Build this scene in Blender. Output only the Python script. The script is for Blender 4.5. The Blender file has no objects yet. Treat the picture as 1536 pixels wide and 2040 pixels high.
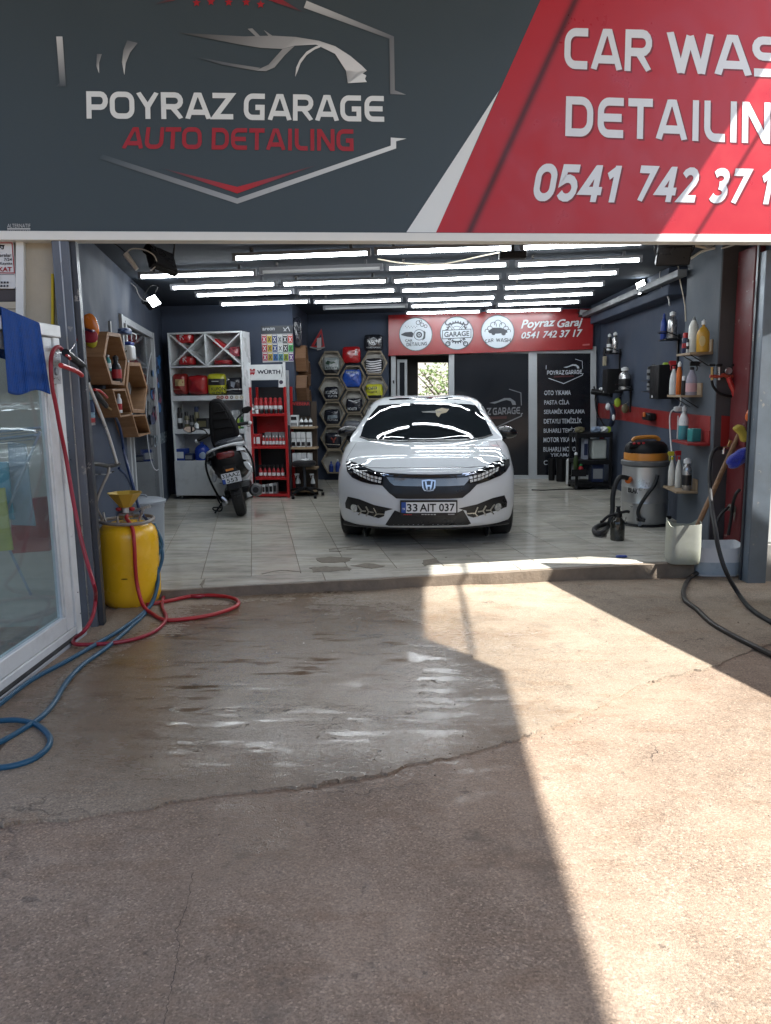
import bpy, bmesh, math, random
from mathutils import Vector, Matrix
from mathutils.bvhtree import BVHTree
random.seed(7)
sc = bpy.context.scene
COL = sc.collection
PI = math.pi

# ------------------------------------------------------------------ camera
F, PIT, ROL, HC = 1550.0, math.radians(9.05), 0.016, 1.5      # focal length in photo pixels, pitch, roll, height
cam_d = bpy.data.cameras.new('Camera'); cam = bpy.data.objects.new('Camera', cam_d); COL.objects.link(cam)
cam_d.sensor_fit = 'VERTICAL'; cam_d.sensor_height = 36.0; cam_d.lens = 36.0 * F / 2040.0
cam_d.clip_start = 0.05; cam_d.clip_end = 600
_fw = Vector((0, math.cos(PIT), -math.sin(PIT))); _up = Vector((0, math.sin(PIT), math.cos(PIT))); _rt = Vector((1, 0, 0))
_r = _rt * math.cos(ROL) - _up * math.sin(ROL); _u = _rt * math.sin(ROL) + _up * math.cos(ROL)
cam.matrix_world = Matrix(((_r.x, _u.x, -_fw.x, 0), (_r.y, _u.y, -_fw.y, 0), (_r.z, _u.z, -_fw.z, HC), (0, 0, 0, 1)))
sc.camera = cam
CO = Vector((0, 0, HC))

# ------------------------------------------------------------------ light
LDIR = Vector((-0.63, 0.29, -1.0)).normalized()
SUN_EL = math.asin(-LDIR.z); SUN_AZ = math.atan2(-LDIR.x, -LDIR.y)
w = bpy.data.worlds.new('World'); sc.world = w; w.use_nodes = True
nt = w.node_tree
sky = nt.nodes.new('ShaderNodeTexSky'); sky.sky_type = 'NISHITA'; sky.sun_disc = False
sky.sun_elevation = SUN_EL; sky.sun_rotation = SUN_AZ; sky.air_density = 1.0; sky.dust_density = 1.5
nt.links.new(sky.outputs[0], nt.nodes['Background'].inputs[0]); nt.nodes['Background'].inputs[1].default_value = 0.108
sl = bpy.data.lights.new('Sun', 'SUN'); sl.energy = 4.2; sl.angle = math.radians(0.5); sl.color = (1, 0.975, 0.935)
so = bpy.data.objects.new('Sun', sl); COL.objects.link(so); so.rotation_euler = LDIR.to_track_quat('-Z', 'Y').to_euler(); so.location = (6, -3, 12)
vs = sc.view_settings; vs.view_transform = 'Standard'; vs.look = 'None'; vs.exposure = 1.68; vs.gamma = 1.0; vs.use_curve_mapping = False
TUBE_E = 11.5
sc.cycles.use_denoising = True
sc.cycles.max_bounces = 7; sc.cycles.diffuse_bounces = 4; sc.cycles.glossy_bounces = 4; sc.cycles.transmission_bounces = 6
sc.cycles.transparent_max_bounces = 12; sc.cycles.caustics_reflective = False; sc.cycles.caustics_refractive = False
sc.cycles.sample_clamp_indirect = 6.0

# ------------------------------------------------------------------ pixels to places
def ray(px, py):
    u = (px - 768) / F; v = -(py - 1020) / F
    c, s = math.cos(ROL), math.sin(ROL)
    u, v = u * c + v * s, -u * s + v * c
    return _rt * u + _up * v + _fw
def onz(px, py, z=0.0):
    d = ray(px, py); return CO + d * ((z - HC) / d.z)
def ony(px, py, y):
    d = ray(px, py); return CO + d * (y / d.y)
def onpl(px, py, p, n):
    d = ray(px, py); return CO + d * ((Vector(p) - CO).dot(n) / d.dot(n))

# ------------------------------------------------------------------ materials
def _noise(n, l, vec, scale, detail=4, rough=0.6):
    t = n.new('ShaderNodeTexNoise'); t.inputs['Scale'].default_value = scale; t.inputs['Detail'].default_value = detail
    t.inputs['Roughness'].default_value = rough; l.new(vec, t.inputs['Vector']); return t
def _ramp(n, l, src, stops):
    r = n.new('ShaderNodeValToRGB'); l.new(src, r.inputs[0]); e = r.color_ramp.elements
    while len(e) < len(stops): e.new(0.5)
    for i, (p, c) in enumerate(stops):
        e[i].position = p; e[i].color = (c, c, c, 1) if isinstance(c, (int, float)) else (*c, 1)
    return r
def _mix(n, l, fac, a, b, mode='MIX'):
    m = n.new('ShaderNodeMix'); m.data_type = 'RGBA'; m.blend_type = mode
    for i, v in ((0, fac), (6, a), (7, b)):
        if isinstance(v, (int, float)): m.inputs[i].default_value = v if i == 0 else (v, v, v, 1)
        elif isinstance(v, (tuple, list)): m.inputs[i].default_value = (*v, 1) if len(v) == 3 else v
        else: l.new(v, m.inputs[i])
    return m.outputs[2]
def _math(n, l, op, a, b=0.0, clamp=False):
    m = n.new('ShaderNodeMath'); m.operation = op; m.use_clamp = clamp
    for i, v in ((0, a), (1, b)):
        if isinstance(v, (int, float)): m.inputs[i].default_value = v
        else: l.new(v, m.inputs[i])
    return m.outputs[0]
MATS = {}
def pbr(name, col, rough=0.5, metal=0.0, var=0.12, scale=6.0, bump=0.0, bscale=60.0, rvar=0.12, coat=0.0, spec=0.5,
        trans=0.0, emit=None, es=0.0, alpha=1.0, dirt=0.0, dirtcol=(0.09, 0.075, 0.055), rand=0.0, attr=False, ior=1.45, sheen=0.0, chips=0.0, chipcol=(0.4, 0.38, 0.34)):
    if name in MATS: return MATS[name]
    m = bpy.data.materials.new(name); m.use_nodes = True; n = m.node_tree.nodes; l = m.node_tree.links
    b = n['Principled BSDF']; tc = n.new('ShaderNodeTexCoord'); vec = tc.outputs['Object']
    no = _noise(n, l, vec, scale)
    if attr:
        at = n.new('ShaderNodeAttribute'); at.attribute_name = 'Col'; base = at.outputs['Color']
    else:
        rgb = n.new('ShaderNodeRGB'); rgb.outputs[0].default_value = (*col, 1); base = rgb.outputs[0]
    c = base
    if var > 0:
        r = _ramp(n, l, no.outputs['Fac'], [(0.25, 1 - var), (0.75, 1 + var)])
        c = _mix(n, l, 1.0, base, r.outputs[0], 'MULTIPLY')
    if rand > 0:
        oi = n.new('ShaderNodeObjectInfo'); r2 = _ramp(n, l, oi.outputs['Random'], [(0, 1 - rand), (1, 1 + rand)])
        c = _mix(n, l, 1.0, c, r2.outputs[0], 'MULTIPLY')
    if dirt > 0:
        nd = _noise(n, l, vec, scale * 0.55, 8, 0.72); rd = _ramp(n, l, nd.outputs['Fac'], [(0.48, 0.0), (0.72, dirt)])
        c = _mix(n, l, rd.outputs[0], c, dirtcol)
    if chips > 0:
        nc = _noise(n, l, vec, scale * 2.2, 6, 0.7); rc = _ramp(n, l, nc.outputs['Fac'], [(0.64, 0.0), (0.665, chips)])
        c = _mix(n, l, rc.outputs[0], c, chipcol)
    l.new(c, b.inputs['Base Color'])
    if rvar > 0:
        rr = _ramp(n, l, no.outputs['Fac'], [(0.3, max(0.02, rough - rvar)), (0.7, min(1, rough + rvar))]); l.new(rr.outputs[0], b.inputs['Roughness'])
    else: b.inputs['Roughness'].default_value = rough
    b.inputs['Metallic'].default_value = metal; b.inputs['Specular IOR Level'].default_value = spec
    b.inputs['Coat Weight'].default_value = coat; b.inputs['Coat Roughness'].default_value = 0.03
    b.inputs['Transmission Weight'].default_value = trans; b.inputs['IOR'].default_value = ior; b.inputs['Alpha'].default_value = alpha
    b.inputs['Sheen Weight'].default_value = sheen
    if emit: b.inputs['Emission Color'].default_value = (*emit, 1); b.inputs['Emission Strength'].default_value = es
    if bump > 0:
        nb = _noise(n, l, vec, bscale, 5, 0.65); bp = n.new('ShaderNodeBump'); bp.inputs['Strength'].default_value = min(1, bump)
        bp.inputs['Distance'].default_value = 0.01; l.new(nb.outputs['Fac'], bp.inputs['Height']); l.new(bp.outputs[0], b.inputs['Normal'])
    MATS[name] = m; return m
def glass(name, col=(0.85, 0.9, 0.9), rough=0.02, mixf=0.88, haze=0.09):
    """thin architectural glass: clear see-through with a mirror reflection on top"""
    if name in MATS: return MATS[name]
    m = bpy.data.materials.new(name); m.use_nodes = True; n = m.node_tree.nodes; l = m.node_tree.links; n.remove(n['Principled BSDF'])
    t = n.new('ShaderNodeBsdfTransparent'); t.inputs[0].default_value = (*col, 1)
    g = n.new('ShaderNodeBsdfGlossy'); g.inputs['Roughness'].default_value = rough; g.inputs[0].default_value = (0.9, 0.95, 1, 1)
    fr = n.new('ShaderNodeLayerWeight'); fr.inputs['Blend'].default_value = 0.5
    k = _math(n, l, 'ADD', _math(n, l, 'MULTIPLY', _math(n, l, 'POWER', fr.outputs['Facing'], 5.0), 0.9), 0.03 + 1 - mixf, True)
    x = n.new('ShaderNodeMixShader'); l.new(k, x.inputs[0]); l.new(t.outputs[0], x.inputs[1]); l.new(g.outputs[0], x.inputs[2])
    df = n.new('ShaderNodeBsdfDiffuse'); df.inputs[0].default_value = (0.5, 0.55, 0.57, 1); tc = n.new('ShaderNodeTexCoord'); nz = _noise(n, l, tc.outputs['Object'], 2.5, 7, 0.7)  # milky reflection put into the pane as a pale diffuse veil
    x2 = n.new('ShaderNodeMixShader'); l.new(_ramp(n, l, nz.outputs['Fac'], [(0.35, haze * .6), (0.7, haze * 1.3)]).outputs[0], x2.inputs[0]); l.new(x.outputs[0], x2.inputs[1]); l.new(df.outputs[0], x2.inputs[2])
    l.new(x2.outputs[0], n['Material Output'].inputs[0]); MATS[name] = m; return m
def wood(name, a, b_, scale=3.0, rough=0.6, axis=(1, 1, 10)):
    if name in MATS: return MATS[name]
    m = pbr(name, a, rough, var=0.0, bump=0.15, bscale=40); n = m.node_tree.nodes; l = m.node_tree.links; b = n['Principled BSDF']
    tc = n.new('ShaderNodeTexCoord'); mp = n.new('ShaderNodeMapping'); mp.inputs['Scale'].default_value = axis; l.new(tc.outputs['Object'], mp.inputs[0])
    t = _noise(n, l, mp.outputs[0], scale, 6, 0.65); r = _ramp(n, l, t.outputs['Fac'], [(0.3, a), (0.7, b_)])
    oi = n.new('ShaderNodeObjectInfo'); r2 = _ramp(n, l, oi.outputs['Random'], [(0, 0.8), (1, 1.2)])
    l.new(_mix(n, l, 1.0, r.outputs[0], r2.outputs[0], 'MULTIPLY'), b.inputs['Base Color']); return m

# ------------------------------------------------------------------ mesh building
def catmull(pts, k=6, closed=False):
    pts = [Vector(p) for p in pts]; n = len(pts); out = []
    rng = range(n) if closed else range(n - 1)
    for i in rng:
        p1, p2 = pts[i], pts[(i + 1) % n]
        p0 = pts[i - 1] if (closed or i > 0) else p1 * 2 - p2
        p3 = pts[(i + 2) % n] if (closed or i + 2 < n) else p2 * 2 - p1
        for j in range(k):
            t = j / k
            out.append(0.5 * ((2 * p1) + (p2 - p0) * t + (2 * p0 - 5 * p1 + 4 * p2 - p3) * t * t + (3 * p1 - p0 - 3 * p2 + p3) * t ** 3))
    if not closed: out.append(pts[-1].copy())
    return out
WM = {}
class MB:
    def __init__(s, M=None): s.v = []; s.f = []; s.c = []; s.M = M if M is not None else Matrix.Identity(4)
    def add(s, vs, fs, col=None):
        o = len(s.v); s.v += [s.M @ Vector(v) for v in vs]; s.f += [[i + o for i in f] for f in fs]
        s.c += [col or (1, 1, 1)] * len(vs); return s
    def box(s, x0, x1, y0, y1, z0, z1):
        return s.add([(x0, y0, z0), (x1, y0, z0), (x1, y1, z0), (x0, y1, z0), (x0, y0, z1), (x1, y0, z1), (x1, y1, z1), (x0, y1, z1)],
                     [(0, 3, 2, 1), (4, 5, 6, 7), (0, 1, 5, 4), (1, 2, 6, 5), (2, 3, 7, 6), (3, 0, 4, 7)])
    def cbox(s, c, sx, sy, sz, rot=None):
        R = rot.to_matrix() if rot is not None and hasattr(rot, 'to_matrix') else (rot if rot is not None else Matrix.Identity(3)); c = Vector(c); vs = []
        for z in (-.5, .5):
            for x, y in ((-.5, -.5), (.5, -.5), (.5, .5), (-.5, .5)): vs.append(c + R @ Vector((x * sx, y * sy, z * sz)))
        return s.add(vs, [(0, 3, 2, 1), (4, 5, 6, 7), (0, 1, 5, 4), (1, 2, 6, 5), (2, 3, 7, 6), (3, 0, 4, 7)])
    def beam(s, a, b, wd, h, up=(0, 0, 1)):
        a, b = Vector(a), Vector(b); d = (b - a); L = d.length; d.normalize(); sd = d.cross(Vector(up)).normalized(); u = sd.cross(d)
        R = Matrix((sd, d, u)).transposed(); return s.cbox((a + b) / 2, wd, L, h, R)
    def ext(s, poly, vec):
        n = len(poly); vec = Vector(vec); p = [Vector(q) for q in poly]
        return s.add(p + [q + vec for q in p], [list(range(n))[::-1], list(range(n, 2 * n))] + [(i, (i + 1) % n, n + (i + 1) % n, n + i) for i in range(n)])
    def face(s, poly, col=None): return s.add(poly, [list(range(len(poly)))], col)
    def cyl(s, a, b, r0, r1=None, n=16, caps=True):
        r1 = r0 if r1 is None else r1; a, b = Vector(a), Vector(b); d = (b - a).normalized()
        x = d.orthogonal().normalized(); y = d.cross(x); vs = []
        for p, r in ((a, r0), (b, r1)):
            for i in range(n): t = 2 * PI * i / n; vs.append(p + (x * math.cos(t) + y * math.sin(t)) * r)
        fs = [(i, (i + 1) % n, n + (i + 1) % n, n + i) for i in range(n)]
        if caps: fs += [list(range(n))[::-1], list(range(n, 2 * n))]
        return s.add(vs, fs)
    def lathe(s, prof, o=(0, 0, 0), n=24, sx=1.0, sy=1.0, ax=None):
        o = Vector(o); A = Matrix.Identity(3) if ax is None else Vector(ax).to_track_quat('Z', 'Y').to_matrix(); vs = []; fs = []; m = len(prof)
        for r, z in prof:
            for i in range(n): t = 2 * PI * i / n; vs.append(o + A @ Vector((r * sx * math.cos(t), r * sy * math.sin(t), z)))
        for k in range(m - 1):
            for i in range(n): fs.append((k * n + i, k * n + (i + 1) % n, (k + 1) * n + (i + 1) % n, (k + 1) * n + i))
        if prof[0][0] > 1e-4: fs.append(list(range(n))[::-1])
        if prof[-1][0] > 1e-4: fs.append(list(range((m - 1) * n, m * n)))
        return s.add(vs, fs)
    def tube(s, pts, r, n=8, k=6, closed=False, r1=None):
        p = catmull(pts, k, closed) if k > 1 else [Vector(q) for q in pts]; m = len(p); vs = []; fs = []; prev = None
        for i in range(m):
            d = (p[(i + 1) % m] - p[i - 1]) if (closed or 0 < i < m - 1) else (p[1] - p[0] if i == 0 else p[-1] - p[-2])
            d.normalize()
            x = d.orthogonal().normalized() if prev is None else (prev - d * prev.dot(d)).normalized(); prev = x; y = d.cross(x)
            rr = r if r1 is None else r + (r1 - r) * i / (m - 1)
            for j in range(n): t = 2 * PI * j / n; vs.append(p[i] + (x * math.cos(t) + y * math.sin(t)) * rr)
        for i in range(m if closed else m - 1):
            for j in range(n): a = i * n; b = ((i + 1) % m) * n; fs.append((a + j, a + (j + 1) % n, b + (j + 1) % n, b + j))
        if not closed: fs += [list(range(n))[::-1], list(range((m - 1) * n, m * n))]
        return s.add(vs, fs)
    def ball(s, c, r, sx=1, sy=1, sz=1, n=16, m=10, R=None):
        prof = [(max(1e-5, r * math.sin(PI * i / m)), -r * math.cos(PI * i / m)) for i in range(m + 1)]
        vs = []; fs = []; c = Vector(c); R = R or Matrix.Identity(3)
        for q, z in prof:
            for i in range(n): t = 2 * PI * i / n; vs.append(c + R @ Vector((q * math.cos(t) * sx, q * math.sin(t) * sy, z * sz)))
        for k in range(m):
            for i in range(n): fs.append((k * n + i, k * n + (i + 1) % n, (k + 1) * n + (i + 1) % n, (k + 1) * n + i))
        return s.add(vs, fs)
    def grid(s, fn, nu, nv, closed_u=False):
        vs = [fn(i / (nu - (0 if closed_u else 1)), j / (nv - 1)) for j in range(nv) for i in range(nu)]; fs = []
        for j in range(nv - 1):
            for i in range(nu if closed_u else nu - 1): fs.append((j * nu + i, j * nu + (i + 1) % nu, (j + 1) * nu + (i + 1) % nu, (j + 1) * nu + i))
        return s.add(vs, fs)
    def build(s, name, mat, parent=None, label=None, cat=None, group=None, kind=None, bevel=0.0, ang=35, color=False, solid=0.0, sub=0, origin=None, flat=False):
        me = bpy.data.meshes.new(name); inv = WM[parent.name].inverted() if parent else None
        if parent is None and origin is None and s.v:
            xs = [v.x for v in s.v]; ys = [v.y for v in s.v]; origin = Vector(((min(xs) + max(xs)) / 2, (min(ys) + max(ys)) / 2, min(v.z for v in s.v)))
        vs = [inv @ v for v in s.v] if parent else [v - origin for v in s.v]
        me.from_pydata(vs, [], s.f)
        bm = bmesh.new(); bm.from_mesh(me); bmesh.ops.remove_doubles(bm, verts=bm.verts, dist=1e-6) if not color else None
        if not color: bmesh.ops.recalc_face_normals(bm, faces=bm.faces)
        bm.to_mesh(me); bm.free()
        if color:
            ca = me.color_attributes.new('Col', 'FLOAT_COLOR', 'POINT')
            for i, c in enumerate(s.c): ca.data[i].color = (*c, 1)
        if not flat: me.shade_smooth(); me.set_sharp_from_angle(angle=math.radians(ang))
        o = bpy.data.objects.new(name, me); COL.objects.link(o); me.materials.append(mat)
        if parent: o.parent = parent; WM[o.name] = WM[parent.name]
        else: o.location = origin
        if solid: md = o.modifiers.new('Solid', 'SOLIDIFY'); md.thickness = solid; md.offset = 0
        if bevel: md = o.modifiers.new('Bevel', 'BEVEL'); md.width = bevel; md.segments = 2; md.limit_method = 'ANGLE'; md.angle_limit = math.radians(40); md.harden_normals = False
        if sub: md = o.modifiers.new('Sub', 'SUBSURF'); md.levels = sub; md.render_levels = sub
        tag(o, label, cat, group, kind)
        if parent is None: o.matrix_world = Matrix.Translation(origin); WM[o.name] = Matrix.Translation(origin)
        return o
def tag(o, label=None, cat=None, group=None, kind=None):
    if label: o['label'] = label
    if cat: o['category'] = cat
    if group: o['group'] = group
    if kind: o['kind'] = kind
def thing(name, loc, label=None, cat=None, rz=0.0, group=None, kind=None):
    o = bpy.data.objects.new(name, None); COL.objects.link(o); o.empty_display_size = 0.1
    o.matrix_world = Matrix.Translation(Vector(loc)) @ Matrix.Rotation(rz, 4, 'Z'); WM[o.name] = Matrix.Translation(Vector(loc)) @ Matrix.Rotation(rz, 4, 'Z'); tag(o, label, cat, group, kind); return o
def frame(loc, rz): return Matrix.Translation(Vector(loc)) @ Matrix.Rotation(rz, 4, 'Z')

# ------------------------------------------------------------------ lettering (flat print)
_tc = {}
def text2d(s, bold=0.0, shear=0.0, space=1.0):
    key = (s, bold, shear, space)
    if key not in _tc:
        cu = bpy.data.curves.new('lettering', 'FONT'); cu.body = s; cu.offset = bold; cu.shear = shear; cu.space_character = space; cu.resolution_u = 3
        o = bpy.data.objects.new('lettering', cu); COL.objects.link(o); bpy.context.view_layer.update()
        me = o.evaluated_get(bpy.context.evaluated_depsgraph_get()).to_mesh()
        vs = [(v.co.x, v.co.y) for v in me.vertices]; fs = [list(p.vertices) for p in me.polygons]
        o.to_mesh_clear(); bpy.data.objects.remove(o); bpy.data.curves.remove(cu); _tc[key] = (vs, fs)
    return _tc[key]
def _arc(cx, cy, rx, ry, a0, a1, n=7):
    return [(cx + rx * math.cos(math.radians(a0 + (a1 - a0) * i / n)), cy + ry * math.sin(math.radians(a0 + (a1 - a0) * i / n))) for i in range(n + 1)]
SW = 0.2
_l, _m, _t = 0.1, 0.5, 0.9
GL = {  # wide squared display letters, drawn as centre-line strokes in a box 1 high
 'P': (0.86, [[(.1, 0), (.1, 1)], [(.0, .9)] + _arc(.56, .66, .2, .24, 90, -90) + [(.1, .42)]]),
 'R': (0.9, [[(.1, 0), (.1, 1)], [(.0, .9)] + _arc(.56, .68, .22, .22, 90, -90) + [(.1, .46)], [(.45, .44), (.79, 0)]]),
 'O': (0.98, [_arc(.36, .36, .26, .26, 180, 270) + _arc(.62, .36, .26, .26, 270, 360) + _arc(.62, .64, .26, .26, 0, 90) + _arc(.36, .64, .26, .26, 90, 180) + [(.1, .36)]]),
 'Y': (0.92, [[(.1, 1), (.46, .45)], [(.82, 1), (.46, .45)], [(.46, .5), (.46, 0)]]),
 'A': (1.0, [[(.08, 0), (.45, 1)], [(.92, 0), (.55, 1)], [(.24, .26), (.76, .26)], [(.4, .92), (.6, .92)]]),
 'Z': (0.84, [[(.02, .9), (.76, .9), (.1, .1), (.82, .1)]]),
 'G': (0.98, [[(.9, .9)] + _arc(.38, .62, .28, .28, 90, 180) + _arc(.38, .38, .28, .28, 180, 270) + [(.8, .1), (.8, .48), (.5, .48)]]),
 'E': (0.86, [[(.84, .9)] + _arc(.36, .64, .26, .26, 90, 180) + _arc(.36, .36, .26, .26, 180, 270) + [(.84, .1)], [(.1, .5), (.78, .5)]]),
 'C': (0.8, [[(.76, .9)] + _arc(.36, .64, .26, .26, 90, 180) + _arc(.36, .36, .26, .26, 180, 270) + [(.76, .1)]]),
 'D': (0.92, [[(.1, .1), (.1, .9)] + _arc(.5, .6, .3, .3, 90, 0) + _arc(.5, .4, .3, .3, 0, -90) + [(.1, .1)]]),
 'U': (0.92, [[(.1, 1)] + _arc(.36, .36, .26, .26, 180, 270) + _arc(.56, .36, .26, .26, 270, 360) + [(.82, 1)]]),
 'T': (0.8, [[(0, .9), (.8, .9)], [(.4, .9), (.4, 0)]]),
 'I': (0.3, [[(.15, 0), (.15, 1)]]),
 'L': (0.68, [[(.1, 1)] + _arc(.36, .36, .26, .26, 180, 270) + [(.68, .1)]]),
 'N': (0.92, [[(.1, 0), (.1, 1)], [(.82, 0), (.82, 1)], [(.14, .95), (.78, .05)]]),
 'W': (1.24, [[(.08, 1), (.34, .0)], [(.34, 0), (.62, .92)], [(.62, .92), (.9, 0)], [(.9, 0), (1.16, 1)]]),
 'S': (0.84, [[(.8, .9)] + _arc(.3, .7, .2, .2, 90, 270) + _arc(.56, .3, .2, .2, 90, -90) + [(.04, .1)]]),
 'H': (0.92, [[(.1, 0), (.1, 1)], [(.82, 0), (.82, 1)], [(.1, .5), (.82, .5)]]),
 ' ': (0.38, []),
 '0': (0.8, [_arc(.4, .36, .29, .26, 180, 270) + _arc(.4, .36, .29, .26, 270, 360) + _arc(.4, .64, .29, .26, 0, 90) + _arc(.4, .64, .29, .26, 90, 180) + [(.11, .36)]]),
 '1': (0.52, [[(.34, 0), (.34, 1)], [(.04, .70), (.30, .88)]]),
 '2': (0.74, [_arc(.34, .68, .25, .22, 160, -35) + [(.14, .1), (.72, .1)]]),
 '3': (0.74, [_arc(.32, .705, .26, .195, 150, -90, 10), _arc(.32, .30, .29, .20, 90, -150, 10)]),
 '4': (0.82, [[(.56, 0), (.56, 1)], [(.52, .93), (.1, .30), (.8, .30)]]),
 '5': (0.74, [[(.68, .9), (.16, .9), (.13, .55)] + _arc(.33, .36, .28, .26, 110, -150, 10)]),
 '7': (0.72, [[(.02, .9), (.60, .9), (.22, 0)]]),
}
def stroke2d(pts, w):
    pts = [q for i, q in enumerate(pts) if i == 0 or math.hypot(q[0] - pts[i - 1][0], q[1] - pts[i - 1][1]) > 1e-5]
    n = len(pts); p = [Vector((x, y)) for x, y in pts]; vs = []; cl = n > 3 and (p[0] - p[-1]).length < 1e-4
    for i in range(n):
        a = (p[i] - p[i - 1]).normalized() if i else ((p[0] - p[-2]).normalized() if cl else (p[1] - p[0]).normalized())
        b = (p[i + 1] - p[i]).normalized() if i < n - 1 else ((p[1] - p[0]).normalized() if cl else a)
        nn = Vector((-a.y, a.x)) + Vector((-b.y, b.x)); nn = nn / max(0.35, nn.length_squared / 2) if nn.length > 1e-6 else Vector((-a.y, a.x))
        vs += [p[i] + nn * w / 2, p[i] - nn * w / 2]
    return [(v.x, v.y) for v in vs], [(2 * i, 2 * i + 1, 2 * i + 3, 2 * i + 2) for i in range(n - 1)]
def stroketext(s, gap=0.13, w=SW):
    """list of (verts, faces) pieces; every stroke its own piece so that they can lie on separate levels"""
    x = 0; out = []
    for ch in s:
        wd, st = GL[ch]
        for q in st:
            v, f = stroke2d(q, w); out.append(([(x + a, min(1.0, max(0.0, b))) for a, b in v], f))
        x += wd + gap
    return out, x - gap
class Print:
    """flat print on a surface: coloured outlines, each a fraction of a millimetre above the last"""
    def __init__(s, fn, out, step=0.00008, base=0.0012): s.mb = MB(); s.fn = fn; s.out = Vector(out).normalized(); s.k = base; s.step = step
    fine = 0
    def poly(s, pts, col, cols=None):
        if s.fine: v, f = subdiv2d(pts, s.fine); return s.mesh(v, f, col)
        s.k += s.step; P = [s.fn(x, y) + s.out * s.k for x, y in pts]; o = len(s.mb.v); s.mb.v += P; s.mb.f.append(list(range(o, o + len(P)))); s.mb.c += cols or [col] * len(P)
    def mesh(s, vs, fs, col):
        s.k += s.step; o = len(s.mb.v); s.mb.v += [s.fn(x, y) + s.out * s.k for x, y in vs]; s.mb.f += [[i + o for i in f] for f in fs]; s.mb.c += [col] * len(vs)
    def stroke(s, pts, w, col):
        if s.fine:
            q = []
            for a, b in zip(pts[:-1], pts[1:]):
                m = max(1, int(math.hypot(b[0] - a[0], b[1] - a[1]) / s.fine)); q += [(a[0] + (b[0] - a[0]) * k / m, a[1] + (b[1] - a[1]) * k / m) for k in range(m)]
            pts = q + [pts[-1]]
        v, f = stroke2d(pts, w); s.mesh(v, f, col)
    def disc(s, cx, cy, r, col, n=32, ry=None, rot=0): s.poly([(cx + r * math.cos(2 * PI * i / n), cy + (ry or r) * math.sin(2 * PI * i / n)) for i in range(n)], col)
    def ring(s, cx, cy, r, w, col, a0=0, a1=360, n=32, ry=None):
        s.stroke([(cx + r * math.cos(math.radians(a0 + (a1 - a0) * i / n)), cy + (ry or r) * math.sin(math.radians(a0 + (a1 - a0) * i / n))) for i in range(n + 1)], w, col)
    def text(s, t, quad, col, bold=0.0, shear=0.0, space=1.0):
        """quad in print coordinates: bottom-left, bottom-right, top-right, top-left of the ink"""
        vs, fs = text2d(t, bold, shear, space); s._fit(vs, fs, quad, col)
    def _fit(s, vs, fs, quad, col, box=None):
        if not vs: return
        xs = [v[0] for v in vs]; ys = [v[1] for v in vs]; x0, x1, y0, y1 = box or (min(xs), max(xs), min(ys), max(ys)); q = [Vector(p) for p in quad]
        def mp(v):
            a = (v[0] - x0) / (x1 - x0); b = (v[1] - y0) / (y1 - y0); r = (q[0] * (1 - a) + q[1] * a) * (1 - b) + (q[3] * (1 - a) + q[2] * a) * b; return (r.x, r.y)
        s.mesh([mp(v) for v in vs], fs, col)
    def letters(s, t, quad, col, gap=0.13, w=SW):
        pc, W = stroketext(t, gap, w)
        for vs, fs in pc: s._fit(vs, fs, quad, col, (0, W, 0, 1)); s.k -= s.step * 0.7
    def cut(s, name, mat, parent): o = s.build(name, mat, parent); s.mb = MB(); return o
    def build(s, name, mat, parent, **k):
        return s.mb.build(name, mat, parent, color=True, flat=True, **k)
def q4(x0, y0, x1, y1): return [(x0, y1), (x1, y1), (x1, y0), (x0, y0)]   # ink box in pixels (y down)
def lin(r, g, b): return tuple(((c / 255) / 12.92 if c / 255 <= 0.04045 else ((c / 255 + 0.055) / 1.055) ** 2.4) for c in (r, g, b))
# ------------------------------------------------------------------ shared materials
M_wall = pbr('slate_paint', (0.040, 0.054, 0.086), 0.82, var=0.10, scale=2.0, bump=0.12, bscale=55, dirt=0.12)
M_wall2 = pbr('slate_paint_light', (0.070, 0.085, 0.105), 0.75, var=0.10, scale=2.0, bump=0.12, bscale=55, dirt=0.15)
M_walld = pbr('dark_board_and_shade', (0.055, 0.05, 0.055), 0.75, var=0.12, scale=2.5, bump=0.3, bscale=45, dirt=0.2)  # pillar front's shade put into a colour; also the grey board
M_ceil = pbr('ceiling_paint', (0.045, 0.055, 0.072), 0.95, spec=0.1, var=0.08, scale=1.5, bump=0.1, bscale=40)
M_redw = pbr('red_wall_paint', (0.24, 0.015, 0.014), 0.45, var=0.1, scale=3, bump=0.1, bscale=50)
M_pvc = pbr('white_pvc', (0.66, 0.68, 0.67), 0.35, var=0.05, scale=5, dirt=0.22, rvar=0.08)
M_pvcg = pbr('grey_aluminium_profile', (0.36, 0.38, 0.40), 0.4, var=0.06, scale=5)
M_steel = pbr('painted_steel_guide', (0.13, 0.145, 0.17), 0.42, metal=0.4, var=0.12, scale=5, dirt=0.25, chips=0.5)
M_steelb = pbr('blue_grey_steel_guide', (0.17, 0.205, 0.245), 0.42, metal=0.3, var=0.1, scale=5, dirt=0.3, chips=0.6)
M_black = pbr('black_plastic', (0.008, 0.008, 0.009), 0.45, var=0.2, spec=0.25)
M_rubber = pbr('black_rubber', (0.014, 0.014, 0.015), 0.6, var=0.2, bump=0.1)
M_chrome = pbr('chrome', (0.75, 0.76, 0.78), 0.08, metal=1.0, var=0.02, rvar=0.03)
M_alu = pbr('brushed_steel', (0.5, 0.5, 0.5), 0.3, metal=1.0, var=0.06, rvar=0.08)
M_white = pbr('white_plastic', (0.72, 0.74, 0.74), 0.35, var=0.04)
M_wmel = pbr('white_melamine', (0.62, 0.65, 0.67), 0.3, var=0.04, dirt=0.05)
M_red = pbr('red_plastic', (0.42, 0.018, 0.02), 0.35, var=0.08)
M_redm = pbr('red_powder_coat', (0.36, 0.014, 0.016), 0.38, var=0.08)
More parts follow.
